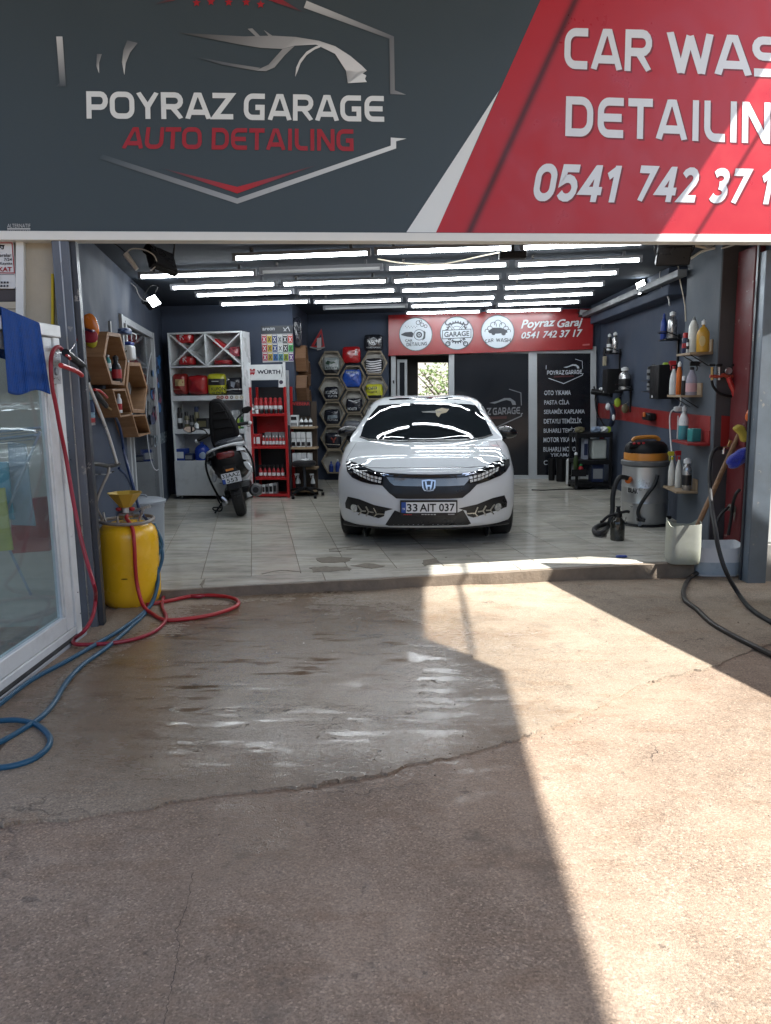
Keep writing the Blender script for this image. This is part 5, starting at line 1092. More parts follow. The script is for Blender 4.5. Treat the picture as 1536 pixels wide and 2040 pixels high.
LION = [[(0, 10), (2, 6), (5, 3), (7, 0), (9, 1), (8, 4), (6, 6), (6, 9), (9, 12), (12, 15), (13, 19)], [(6, 7), (3, 8), (0, 5)], [(5, 9), (3, 13), (4, 17), (2, 20)], [(7, 3), (10, 5), (13, 4)], [(3, 12), (0, 15)]]
def lion(P, x, y, s, c):
    for st in LION: P.stroke([(x + a * s, y + b * s) for a, b in st], 2.0 * s, c)

# ------------------------------------------------------------------ white cabinet
c0, c1 = onz(352, 990, 0.03), onz(490, 991, 0.03); cbd = (c1 - c0); cbd.z = 0; cbd.normalize(); CBN = Vector((-cbd.y, cbd.x, 0)); CBP = Vector((c0.x, c0.y, 0)); CBY = math.atan2(cbd.y, cbd.x)
def oncb(px, py, dep=0.0): return onpl(px, py, CBP + CBN * dep, CBN)
CW = (oncb(486, 800) - oncb(340, 800)).length
cz = lambda py: oncb(410, py).z
CB = thing('cabinet', CBP + cbd * CW / 2, 'tall white cabinet with crossed wine-rack top against the blue wall', 'cabinet', CBY)
CF = frame(CBP, CBY); ctop = cz(661)
def cbox_(x0, x1, z0, z1, y0=0.0, y1=0.33, nm='board', mat=None, par=None, bevel=0.002): mb = MB(CF); mb.box(x0, x1, y0, y1, z0, z1); return mb.build(nm, mat or M_wmel, par or CB, bevel=bevel)
TH = 0.022
cbox_(0, TH, 0.03, ctop, nm='side_panel'); cbox_(CW - TH, CW, 0.03, ctop, nm='side_panel'); cbox_(TH, CW - TH, ctop - TH, ctop, nm='top_panel'); cbox_(TH, CW - TH, 0.05, ctop - TH, 0.325, 0.335, 'back_panel', pbr('cabinet_back', (0.42, 0.43, 0.44), 0.5))
S1, S2a, S2, S3a, S3, DT = cz(730), cz(788), cz(798), cz(855), cz(864), cz(918)
cbox_(TH, CW - TH, S1 - TH / 2, S1 + TH / 2, 0.002, nm='shelf'); cbox_(TH, CW - TH, S2, S2a, 0.002, nm='shelf'); cbox_(TH, CW - TH, S3, S3a, 0.002, nm='shelf'); cbox_(TH, CW - TH, DT - TH, DT, 0.02, nm='shelf'); cbox_(TH, CW - TH, 0.05, 0.08, 0.02, nm='bottom_panel')
cbox_(0.004, CW * .985, 0.055, DT - 0.004, -0.02, -0.001, 'door'); mid = CW * .505
cbox_(mid - TH / 2, mid + TH / 2, S1 + TH / 2, ctop - TH, 0.003, nm='divider')
for xa_, xb_ in ((TH, mid - TH / 2), (mid + TH / 2, CW - TH)):
    za, zb = S1 + TH / 2 + .004, ctop - TH - .004
    for k, (p, q) in enumerate((((xa_ + .012, za + .008), (xb_ - .012, zb - .008)), ((xa_ + .012, zb - .008), (xb_ - .012, za + .008)))):
        mb = MB(CF); d = Vector((q[0] - p[0], 0, q[1] - p[1])); L = d.length; an = math.atan2(d.z, d.x); mb.cbox(((p[0] + q[0]) / 2, 0.165 + .002 * k, (p[1] + q[1]) / 2), L, 0.32 - .006 * k, 0.016, Matrix.Rotation(-an, 3, 'Y')); mb.build('cross_board', M_wmel, CB)
for x_ in (0.06, CW - .06):
    mb = MB(CF); mb.cyl((x_, .05, 0), (x_, .05, .05), .012); mb.build('foot', M_alu, CB)
mb = MB(CF); mb.box(CW * .62, CW * .74, -.035, -.021, DT * .42, DT * .435); mb.build('handle', M_black, CB)
for i, (x, c) in enumerate(((945, (0.35, .1, .08)), (1015, (0.25, .03, .03)), (1100, (0.4, .02, .03)), (1187, (0.12, .12, .14)), (1280, (0.45, .4, .3)), (1365, (0.4, .36, .26)))):
    P = Print(lambda px, py: oncb(px, py, 0.001), -CBN, .0004, .001); cx, cy = 330 + x / 9.035, 640 + 1368 / 9.035; P.disc(cx, cy, 4.2, (0.6, .58, .55), 16); P.disc(cx, cy, 3.4, c, 16); P.disc(cx, cy, 1.4, (0.55, .54, .5), 12); P.build('round_sticker', M_print, CB)
A9 = lambda x, y: (330 + x / 9.035, 640 + y / 9.035); B7 = lambda x, y: (340 + x / 7.846, 780 + y / 7.846)
icb = lambda px, py: oncb(px, py, 0.12)
def lionmark(x, y, s): return lambda P: lion(P, x, y, s, (0.45, 0.47, 0.48))
pack(icb, *A9(200, 212), *A9(512, 405), M_bag('lion_red', (0.38, .012, .016)), 'red box with silver lion in the upper triangle of the cabinet rack', .16, lionmark(*A9(290, 235), 0.62), .02, 2, 'box', 'boxed_kit')
pack(icb, *A9(245, 625), *A9(550, 792), M_bag('lion_red', (0.38, .012, .016)), 'red box with silver lion in the lower triangle of the cabinet rack', .16, lionmark(*A9(345, 640), 0.60), .02, 3, 'box', 'boxed_kit')
p = oncb(*A9(985, 470), .12); carton(p, .20, .16, .075, C_RED, 'red box leaning in the right hand cross of the cabinet rack', rz=CBY, tilt=-.0 + math.radians(36))
pack(icb, *A9(1150, 455), *A9(1345, 640), M_bag('red_clear', (0.30, .05, .07)), 'clear bag of red cloth wedged in the cabinet rack', .10, None, .22, 4, 'bag', 'cloth_bag')
pack(icb, *A9(875, 690), *A9(1205, 790), M_bag('dark_red', (0.22, .010, .014)), 'dark red folded case lying under the right cross of the cabinet rack', .2, None, .05, 5, 'case', 'folded_case')
zs = lambda zz: (lambda px, py: oncb(px, py, 0.10))
def tanpatch(P): x0, y0 = A9(222, 1045); x1, y1 = A9(375, 1165); P.poly([(x0, y0), (x1, y0), (x1, y1), (x0, y1)], (0.36, .26, .12)); P.poly([A9(185, 1212), A9(340, 1215), A9(340, 1240), A9(185, 1238)], (0.3, .1, .06))
pack(zs(0), *A9(150, 938), *A9(425, 1325), M_bag('maroon', (0.20, .018, .016)), 'maroon bagged car cover with tan label on the cabinet shelf', .2, tanpatch, .08, 6, 'bag', 'cover_bag')
pack(zs(0), *A9(420, 968), *A9(775, 1325), M_bag('red2', (0.26, .012, .014)), 'glossy plain red bagged cover on the cabinet shelf', .2, None, .10, 7, 'bag', 'cover_bag')
def kup(P): 
    P.poly([A9(790, 1035), A9(1078, 1035), A9(1085, 1150), A9(785, 1150)], (0.012, .012, .014)); P.poly([A9(860, 1075), A9(985, 1075), A9(985, 1088), A9(860, 1088)], (0.4, .4, .4))
    P.text('KUPON', [A9(855, 1250), A9(1090, 1248), A9(1090, 1180), A9(855, 1190)], (0.03, .03, .01), .02); P.text('KUPON', [A9(855, 1322), A9(1090, 1320), A9(1090, 1262), A9(855, 1268)], (0.03, .03, .01), .02)
pack(zs(0), *A9(770, 940), *A9(1105, 1325), M_bag('acid', (0.40, .40, .03)), 'yellow and black lettered shirt pack on the cabinet shelf', .14, kup, .06, 8)
def wl(P): P.stroke([A9(1110, 1240), A9(1250, 1225), A9(1395, 1222)], 2, (0.5, .5, .52)); P.stroke([A9(1105, 1140), A9(1120, 1060), A9(1170, 1045)], 2, (0.5, .5, .52)); P.poly([A9(1200, 1080), A9(1290, 1100), A9(1260, 1200), A9(1210, 1170)], (0.2, .22, .26))
pack(zs(0), *A9(1100, 1010), *A9(1395, 1325), M_bag('black', (0.015, .016, .022)), 'black bagged shirt with white piping on the cabinet shelf', .14, wl, .12, 9)
def cbi(x0, x1, y0, zb, dep=.12):
    px = (x0 + x1) / 2; b = oncb(*B7(px, 570), dep); d = ray(*B7(px, y0)); q = oncb(*B7(px, y0), dep); r = (oncb(*B7(x1, 500), dep) - oncb(*B7(x0, 500), dep)).length / 2; return (b.x, b.y, zb), q.z - zb, r
for x0, x1, y0, body, lb, lab in ((40, 112, 245, C_BLK, C_WHT, 'black spray can with white label at the end of the cabinet shelf'), (118, 190, 245, C_BLK, C_WHT, 'black spray can with white label second from the cabinet side'), (222, 296, 310, C_OLV, C_SIL, 'olive spray can with black cap on the cabinet shelf'), (300, 374, 365, C_BLK, C_GRY, 'short black spray can beside the olive one on the cabinet shelf'), (378, 455, 230, C_OLV, None, 'tall bronze spray can with navy cap on the cabinet shelf')):
    b, h, r = cbi(x0, x1, y0, S3a); can(b, h, r, body, C_DBL if x0 > 370 else C_BLK, lb, lab)
b, h, r = cbi(375, 440, 470, S3a, .05); bottle(b, h, r, C_WHT, C_GRY, None, 'little white bottle standing in front of the black box in the cabinet')
b, h, r = cbi(440, 600, 415, S3a, .15); carton(b, 2 * r, .14, h, C_BLK, 'low black box behind the scooter seat on the cabinet shelf', panel=C_OLV, rz=CBY)
b, h, r = cbi(950, 1050, 300, S3a, .15); pack(lambda px, py: oncb(px, py, .18), *B7(950, 290), *B7(1095, 490), C_CLR if False else M_bag('pale', (0.45, .47, .48)), 'pale bagged sponge on the cabinet shelf beside the red rack', .1, None, .2, 10, 'bag', 'sponge_bag')
b, h, r = cbi(1040, 1085, 395, S3a, .08); bottle(b, h, r, C_LIME, C_LIME, None, 'lime bottle on the cabinet shelf behind the scooter mirror'); b, h, r = cbi(1095, 1150, 385, S3a, .08); bottle(b, h, r, C_GRN, C_GRN, C_WHT, 'green bottle on the cabinet shelf behind the scooter mirror')
b, h, r = cbi(85, 235, 890, DT); carton(b, 2 * r, .18, h, C_BLU, 'blue box with white lower label in the low cabinet bay', panel=C_WHT, rz=CBY)
b, h, r = cbi(232, 360, 965, DT); carton(b, 2 * r, .18, h, C_DBL, 'flat navy tray beside the blue box in the cabinet', panel=C_GRY, rz=CBY, cat='tray', name='tray')
b, h, r = cbi(362, 590, 790, DT, .14); jt = thing('water_jug', b, 'big translucent blue jug in the low cabinet bay', 'jug'); mb = MB(); mb.lathe([(r * .9, 0), (r, h * .05), (r, h * .55), (r * .9, h * .68), (r * .5, h * .84), (r * .22, h * .9), (r * .22, h * .95)], b, 24); mb.build('body', pbr('blue_jug', (0.015, .045, .30), .15, coat=.4), jt); mb = MB(); mb.lathe([(r * .26, h * .94), (r * .26, h), (0, h)], b, 16); mb.build('cap', C_BLU, jt); mb = MB(); q = Vector(b) + Vector((0.02, -r * .93, h * .28)); mb.ball(q, r * .45, 1, .25, 1.1); mb.build('paper_label', cm('pale_blue', (0.3, .38, .5)), jt)

# ------------------------------------------------------------------ red display rack
RY = CBY; r0 = onz(496, 991, 0.0); RP = Vector((r0.x, r0.y, 0)); 
def onrk(px, py, dep=0.0): return onpl(px, py, RP + CBN * dep, CBN)
RW = (onrk(576, 960) - onrk(503, 960)).length; RX0 = (onrk(503, 960) - RP).dot(cbd); RF = frame(RP + cbd * RX0, RY)
rkz = lambda py: onrk(535, py).z
RK = thing('display_rack', RP + cbd * (RX0 + RW / 2), 'red steel display rack with a white lettered header board and red shield', 'rack', RY)
def rb(x0, x1, z0, z1, y0, y1, nm, mat, bevel=.002): mb = MB(RF); mb.box(x0, x1, y0, y1, z0, z1); return mb.build(nm, mat, RK, bevel=bevel)
ztop, zhd, zwr = rkz(722), rkz(757), rkz(771)
for x_ in (0.0, RW - .035):
    rb(x_, x_ + .035, 0.0, zwr, 0, .03, 'post', M_redm); rb(x_ + .002, x_ + .033, zwr, ztop, .001, .029, 'upper_post', C_WHT); rb(x_, x_ + .035, 0.0, zwr, .30, .33, 'post', M_redm)
rb(.035, RW - .035, zhd, rkz(726), .004, .02, 'header_board', C_WHT)
rb(.035, RW - .035, 0.05, zwr, .315, .325, 'back_panel', C_BLK)
rks = [rkz(824), rkz(889), rkz(951), 0.05]
for k, z_ in enumerate(rks): rb(.036, RW - .036, z_ - .035, z_, 0.002, .31, 'shelf', M_redm)
for k in (0,): rb(.036, RW - .036, rks[0] - .20, rks[0] - .04, .300, .312, 'red_back', M_redm)
rb(.036, RW - .036, rks[1] + .17, rks[0] - .036, .296, .306, 'red_back', M_redm)
P = Print(lambda x, y: onrk(x, y, .004), -CBN, .0004, .001); Q3 = lambda x, y: (480 + x / 6.375, 690 + y / 6.375)
P.text('WÜRTH', [Q3(205, 352), Q3(500, 350), Q3(500, 285), Q3(205, 292)], (0.012, .014, .03), .035)
RR = (0.32, .02, .03); P.poly([Q3(105, 285), Q3(135, 285), Q3(135, 300), Q3(152, 300), Q3(152, 285), Q3(180, 285), Q3(180, 312), Q3(105, 312)], RR); P.poly([Q3(105, 330), Q3(180, 330), Q3(172, 352), Q3(155, 368), Q3(150, 352), Q3(135, 352), Q3(132, 368), Q3(113, 352)], RR); P.poly([Q3(105, 318), Q3(180, 318), Q3(180, 326), Q3(105, 326)], RR); P.build('lettering', M_print, RK)
hg = thing('hang_tag', onrk(562, 770, -.01), 'small paper tag hanging from the corner of the rack header', 'tag'); mb = MB(); mb.ext([onrk(x, y, -.006) for x, y in (Q3(478, 390), Q3(545, 390), Q3(545, 520), Q3(478, 520))], CBN * .003); mb.build('card', C_WHT, hg); mb = MB(); mb.tube([onrk(*Q3(x, y), -.006) for x, y in ((520, 240), (528, 300), (520, 350), (512, 392))], .003, 6, 3); mb.build('string', C_BLK, hg); P = Print(lambda x, y: onrk(x, y, -.006), -CBN, .0004, .001); P.disc(*Q3(510, 455), 4, (0.06, .05, .08)); P.build('print', M_print, hg)
def rki(x0, x1, y0, z_, dep): 
    px = (x0 + x1) / 2; b = onrk(*Q3(px, 1000), dep); r = (onrk(*Q3(x1, 1000), dep) - onrk(*Q3(x0, 1000), dep)).length / 2; return (b.x, b.y, z_), onrk(*Q3(px, y0), dep).z - z_, r
for i in range(6):
    b, h, r = rki(180 + 60 * i, 234 + 60 * i, 650, rks[0], .10); can(b, h, r, C_RED, C_RED, C_WHT, 'red spray can with white band on the top shelf of the red rack', group='red cans on the rack')
    b, h, r = rki(190 + 60 * i, 232 + 60 * i, 790, rks[0], .03); can(b, h, r, C_BLK if i else C_WHT, C_GRY, None, 'small dark tin in front of the red cans on the rack' if i else 'small white tin in front of the red cans on the rack', 'tin', group='small tins on the rack' if i else None, name='tin')
for i, (x0, x1, y0) in enumerate(((110, 178, 695), (125, 182, 760))): b, h, r = rki(x0, x1, y0, rks[0], .12 - .08 * i); bottle(b, h, r, C_WHT, C_BLK if i == 0 else C_RED, C_GRY, ('tall white bottle with black cap' if i == 0 else 'short white bottle with red cap') + ' at the scooter end of the top rack shelf')
for i in range(2): b, h, r = rki(135 + 62 * i, 192 + 62 * i, 1110, rks[1], .10); carton(b, 2 * r, .1, h, C_RED, 'red carton with pale lid on the middle rack shelf', group='red cartons on the rack', panel=C_WHT, rz=RY)
for i in range(3): b, h, r = rki(312 + 88 * i, 385 + 88 * i, 1090, rks[1], .22); carton(b, 2 * r, .1, h, C_GRY, 'grey carton behind the bottles on the middle rack shelf', group='grey cartons on the rack', rz=RY)
for i in range(7): b, h, r = rki(262 + 42 * i, 300 + 42 * i, 1132, rks[1], .06); bottle(b, h, r, C_RED, C_WHT, C_WHT, 'little red bottle with white cap on the middle rack shelf', group='little bottles on the rack')
for i in range(6): b, h, r = rki(205 + 56 * i, 250 + 56 * i, 1505, rks[2], .08); sprayer(b, h * 1.0, r, C_RED, C_BLK, C_WHT, 'red trigger spray bottle with black head on the lower rack shelf', group='trigger sprays on the rack')
for i in range(4): b, h, r = rki(240 + 50 * i, 284 + 50 * i, 1755 - 8 * i, 0.05, .08); carton(b, 2 * r, .1, h, C_GRY if i % 2 else C_WHT, ('grey' if i % 2 else 'white') + ' carton on the bottom shelf of the red rack', group='cartons at the bottom of the rack' + (' grey' if i % 2 else ''), panel=C_BLK, rz=RY)
wp = thing('plank', onrk(572, 850, .1), 'pale grey plank standing upright behind the red rack', 'plank'); mb = MB(); mb.ext([onrk(x, y, .12) for x, y in ((566.5, 737), (574, 738), (577, 847), (570.5, 847))], CBN * .03); mb.build('board', pbr('grey_plank', (0.30, .32, .34), .5), wp); mb = MB(); q = onrk(568, 748, .118); mb.ball(q, .008); mb.build('screw', C_BLK, wp); mb = MB(); mb.ext([onrk(x, y, .121) for x, y in ((570.5, 847.2), (577, 847.2), (581, 988), (575, 988))], CBN * .028); mb.build('lower_board', MATS['dark_steel'], wp)

# ------------------------------------------------------------------ air freshener card
def onbk(px, py, dep=0.0): return onpl(px, py, BK0 - (lambda n: n)(Vector((0.09, 1, 0)).normalized()) * dep, Vector((0.09, 1, 0)).normalized())
bkn = Vector((0.09, 1, 0)).normalized()
AC = thing('display_card', onbk(552, 722, .03), 'air freshener display card full of coloured sachets on the blue wall', 'display card')
A4 = lambda x, y: (310 + x / 4.1514, 620 + y / 4.1514)
mb = MB(); mb.ext([onbk(*A4(x, y), .012) for x, y in ((870, 122), (1130, 118), (1142, 415), (886, 425))], bkn * .006); mb.build('card', cm('card_grey', (0.4, .42, .44)), AC)
P = Print(lambda x, y: onbk(x, y, .012), -bkn, .0004, .001); P.poly([A4(870, 122), A4(1130, 118), A4(1133, 185), A4(873, 190)], (0.02, .025, .035)); P.text('areon', [A4(884, 160), A4(985, 158), A4(985, 136), A4(884, 138)], (0.4, .42, .45), .02); P.stroke([A4(1060, 165), A4(1095, 130), A4(1110, 165)], 1.4, (0.4, .42, .45)); P.stroke([A4(1056, 135), A4(1080, 165)], 1.4, (0.4, .42, .45)); P.build('print', M_print, AC)
scol = [('crimson', (0.38, .04, .07)), ('gold', (0.42, .32, .03)), ('navy', (0.02, .03, .12)), ('silver', (0.4, .42, .44)), ('black', (0.015, .015, .017)), ('scarlet', (0.45, .04, .03)), ('red', (0.35, .03, .05)), ('amber', (0.42, .30, .04)), ('dark blue', (0.02, .04, .16)), ('white', (0.55, .58, .6)), ('charcoal', (0.03, .03, .03)), ('green', (0.05, .28, .08)), ('rose', (0.36, .05, .10)), ('ochre', (0.36, .26, .04)), ('blue', (0.04, .13, .32)), ('teal', (0.08, .22, .26)), ('lime', (0.22, .28, .03)), ('purple', (0.12, .05, .18))]
for i, (nm, c) in enumerate(scol):
    r_, k = divmod(i, 6); x0 = 878 + 43.2 * k + 4 * r_; y0 = 192 + 74 * r_; t = thing('air_freshener', onbk(*A4(x0 + 20, y0 + 70), .016), f'{nm} air freshener sachet on the {("top", "middle", "bottom")[r_]} row of the display card', 'air freshener')
    mb = MB(); mb.ext([onbk(*A4(x, y), .020) for x, y in ((x0, y0), (x0 + 39, y0), (x0 + 39, y0 + 69), (x0, y0 + 69))], bkn * .006); mb.build('sachet', cm('sachet_' + nm.replace(' ', '_'), c, .25), t, bevel=.001)
    P = Print(lambda x, y: onbk(x, y, .020), -bkn, .0004, .001); cc_ = (0.5, .52, .54) if max(c) < .25 or c[1] < .1 else (0.03, .03, .03); P.stroke([A4(x0 + 9, y0 + 22), A4(x0 + 30, y0 + 60)], 1.5, cc_); P.stroke([A4(x0 + 30, y0 + 22), A4(x0 + 9, y0 + 60)], 1.5, cc_); P.poly([A4(x0 + 3, y0 + 3), A4(x0 + 36, y0 + 3), A4(x0 + 36, y0 + 13), A4(x0 + 3, y0 + 13)], (0.5, .5, .48)); P.build('print', M_print, t)

# ------------------------------------------------------------------ little oak stand of polishes with lettered header
WP = ony(602, 990, 10.95); wsh = lambda px, py, dep=0.0: onpl(px, py, Vector((WP.x, 10.95 + dep, 0)), CBN)
WS = thing('polish_stand', wsh(602, 985), 'narrow dark stand of white polishes headed by a red lettered board', 'shelf')
mb = MB(); mb.ext([wsh(x, y, .20) for x, y in ((577, 800), (630, 800), (634, 988), (582, 988))], CBN * .02); mb.build('back_board', pbr('dark_oak', (0.05, .035, .025), .5), WS)
mb = MB(); mb.ext([wsh(x, y, .16) for x, y in ((577, 799), (618, 799), (618, 829), (577, 829))], CBN * .03); mb.build('header_board', C_BLK, WS)
P = Print(lambda x, y: wsh(x, y, .16), -CBN, .0004, .001); P.text('WIEBERR', [Q3(630, 752), Q3(875, 750), Q3(875, 704), Q3(630, 706)], (0.30, .03, .03), .03); P.build('lettering', M_print, WS)
WZ = {}
for k, (py, x0, x1) in enumerate(((852, 578, 627), (893, 579, 628), (933, 609, 629), (978, 582, 630))):
    mb = MB(); mb.ext([wsh(x, y) for x, y in ((x0, py - 2), (x1, py - 2), (x1, py + 2), (x0, py + 2))], CBN * .19); mb.build('shelf', M_ply, WS); WZ[k] = wsh(600, py - 2).z
def wsi(x0, x1, y0, z_, dep=.08): px = (x0 + x1) / 2; b = wsh(*Q3(px, 1100), dep); r = (wsh(*Q3(x1, 1100), dep) - wsh(*Q3(x0, 1100), dep)).length / 2; return (b.x, b.y, z_), wsh(*Q3(px, y0), dep).z - z_, r
b, h, r = wsi(640, 740, 950, WZ[0]); c_ = carton(b, 2 * r, .12, h, C_WHT, 'wide white carton on the top shelf of the polish stand', panel=C_GRY, rz=RY); b2 = (b[0], b[1], b[2] + h + .001); _, h2, _ = wsi(650, 738, 872, b2[2]); carton(b2, 2 * r * .88, .11, h2, C_WHT, 'white carton with black label stacked on the polish stand', panel=C_BLK, rz=RY)
for i in range(3): b, h, r = wsi(750 + 56 * i, 798 + 56 * i, 905 + 0 * i, WZ[0]); bottle(b, h, r, C_WHT, C_GRY, C_BLK, 'small white bottle with black label on the top shelf of the polish stand', group='small polishes')
for i, x0 in enumerate((645, 707, 767, 838)): b, h, r = wsi(x0, x0 + 56, 1088, WZ[1]); t = carton(b, 2 * r, .07, h, C_WHT, 'tall white polish carton with black foot on the middle shelf of the polish stand', group='tall polish cartons', rz=RY); mb = MB(frame(b, RY)); mb.box(-r * .75, r * .75, -.038, -.0365, h * .07, h * .34); mb.build('paper_label', C_BLK, t); mb = MB(frame(b, RY)); mb.box(-r, r, -.0375, -.0365, h * .58, h * .61); mb.build('stripe', C_GRY, t)
for i, x0 in enumerate((650, 710, 770, 838)): b, h, r = wsi(x0, x0 + 55, 1352, WZ[2]); carton(b, 2 * r, .07, h * 1.0, C_WHT, 'white polish carton on the lower shelf of the polish stand', group='lower polish cartons', rz=RY)
for x0, x1, f in ((668, 745, -1), (862, 928, -1)): b, h, r = wsi(x0, x1, 1612, WZ[3]); sprayer(b, h, r * .85, C_WHT, C_WHT, C_BLK, 'white trigger spray bottle at the foot of the polish stand', f, group='white sprays behind the stool')

# ------------------------------------------------------------------ roller stool
sp_ = onz(608, 990, 0); STO = thing('roller_stool', sp_, 'low black roller stool on a five-arm castor base', 'stool')
mb = MB(); mb.lathe([(0.0, .44), (.15, .44), (.17, .46), (.17, .49), (.14, .51), (0, .512)], (sp_.x, sp_.y, 0), 24); mb.build('seat', C_BLK, STO); mb = MB(); mb.cyl((sp_.x, sp_.y, .1), (sp_.x, sp_.y, .44), .022); mb.build('gas_lift', MATS['dark_steel'], STO)
for k in range(5):
    a = 2 * PI * k / 5 + .35; e = Vector((sp_.x + .26 * math.cos(a), sp_.y + .26 * math.sin(a), .075)); mb = MB(); mb.tube([(sp_.x, sp_.y, .12), (sp_.x + .13 * math.cos(a), sp_.y + .13 * math.sin(a), .11), e], .026, 8, 4, r1=.016); lg = mb.build('leg', M_black, STO); mb = MB(); mb.cyl(e + Vector((-.02, 0, -.047)), e + Vector((.02, 0, -.047)), .026, n=16); mb.build('castor', M_black, lg)
tw = thing('cleaning_cloth', (sp_.x, sp_.y - .03, .52), 'crumpled white cloth lying on the roller stool', 'cloth'); mb = MB(); pillow(mb, (sp_.x + .02, sp_.y - .04, .528), .14, .035, .08, None, .6, .3, 3); mb.build('cloth', C_WHT, tw)

# ------------------------------------------------------------------ hexagon wood on the side of the wall step, and the honeycomb of shirts
hxd = (BW0 - BK1).normalized(); HXN = Vector((-hxd.y, hxd.x, 0)); 
def onhx(px, py, dep=0.0): return onpl(px, py, BK1 - HXN * dep, HXN)
Z6 = lambda x, y: (560 + x / 5.667, 630 + y / 5.667)
HS = thing('honeycomb_shelf', onhx(700, 950), 'pale honeycomb wall shelf filled with bagged shirts behind the car', 'shelf')
M_hexb = pbr('pale_hex_back', (0.42, .41, .38), .6); M_hexw = wood('hex_ply', (0.20, .17, .12), (0.15, .12, .085))
cells = [(568, 528), (572, 818), (580, 1098), (590, 1372), (600, 1640), (812, 690), (820, 960), (832, 1232), (842, 1500), (1055, 525), (1060, 808), (1068, 1085)]
for cx, cy in cells:
    def hx(s, dep): return [onhx(*Z6(cx + 152 * s * math.cos(k * PI / 3), cy + 158 * s * math.sin(k * PI / 3)), dep) for k in range(6)]
    A, B, C_, D_ = hx(.985, .17), hx(.86, .17), hx(.985, .012), hx(.86, .012); mb = MB(); mb.add(A + B + C_ + D_, [(k, (k + 1) % 6, 6 + (k + 1) % 6, 6 + k) for k in range(6)] + [(k, 12 + k, 12 + (k + 1) % 6, (k + 1) % 6) for k in range(6)] + [(6 + k, 6 + (k + 1) % 6, 18 + (k + 1) % 6, 18 + k) for k in range(6)] + [(12 + k, 18 + k, 18 + (k + 1) % 6, 12 + (k + 1) % 6) for k in range(6)])
    ce = mb.build('cell', M_hexw, HS); mb = MB(); mb.ext(hx(.90, .011), HXN * .009); mb.build('back_panel', M_hexb, ce)
hp = lambda px, py: onhx(px, py, 0.11)
G4 = (0.45, .47, .49)
def m1(P): 
    P.poly([Z6(480, 605), Z6(660, 600), Z6(660, 650), Z6(485, 655)], (0.012, .012, .014)); P.poly([Z6(505, 530), Z6(530, 500), Z6(560, 512), Z6(600, 510), Z6(622, 530), Z6(590, 535), Z6(560, 548), Z6(520, 545)], (0.02, .05, .03)); P.text('LACOSTE', [Z6(488, 600), Z6(650, 596), Z6(650, 570), Z6(488, 574)], (0.02, .03, .03), .03)
def m2(P): [P.poly([Z6(840, y), Z6(864, y), Z6(864, y + 12), Z6(840, y + 12)], G4) for y in (372, 391, 410, 429)]
def m3(P): P.ring(*Z6(1045, 285), 7, 1.2, G4); P.stroke([Z6(1020, 270), Z6(1035, 315), Z6(1045, 290), Z6(1055, 315), Z6(1070, 270)], 1.3, G4); P.text('VOLKSWAGEN', q4(*Z6(965, 345), *Z6(1120, 362)), G4)
def m4(P):
    for k in range(6): P.stroke([Z6(965, 505 + 27 * k), Z6(1010, 515 + 26 * k), Z6(1060, 512 + 26 * k), Z6(1135, 495 + 27 * k)], 2.4, (0.5, .5, .52))
def m5(P): [P.poly([Z6(x, 618), Z6(x + 13, 618), Z6(x + 13, 643), Z6(x, 643)], (0.25, .3, .42)) for x in range(737, 860, 19)]
def m6(P): P.text('KUPON', [Z6(510, 880), Z6(638, 878), Z6(638, 840), Z6(510, 842)], G4, .03); P.text('KUPON', [Z6(535, 915), Z6(632, 912), Z6(632, 888), Z6(535, 890)], G4, .02)
def m7(P): P.text('KUPON', [Z6(1085, 790), Z6(965, 795), Z6(965, 832), Z6(1085, 828)], (0.03, .03, .01), .03); P.text('KUPON', [Z6(1085, 840), Z6(980, 845), Z6(980, 868), Z6(1085, 862)], (0.03, .03, .01), .02); P.poly([Z6(970, 895), Z6(1135, 890), Z6(1132, 930), Z6(975, 935)], (0.012, .012, .014))
def m8(P): P.text('KUPON', [Z6(858, 1025), Z6(755, 1030), Z6(755, 1062), Z6(858, 1058)], G4, .03); P.stroke([Z6(760, 945), Z6(820, 960), Z6(900, 935)], 1.4, G4)
def m9(P): P.poly([Z6(530, 1120), Z6(640, 1110), Z6(640, 1150), Z6(530, 1160)], (0.2, .24, .27)); P.text('KUPON', q4(*Z6(530, 1162), *Z6(640, 1180)), G4)
def m11(P): P.stroke([Z6(508, 1440), Z6(680, 1450)], 1.2, (0.4, .36, .3)); P.stroke([Z6(570, 1370), Z6(600, 1400), Z6(625, 1365)], 3, (0.2, .04, .03)); P.stroke([Z6(600, 1400), Z6(598, 1425)], 3, (0.2, .04, .03))
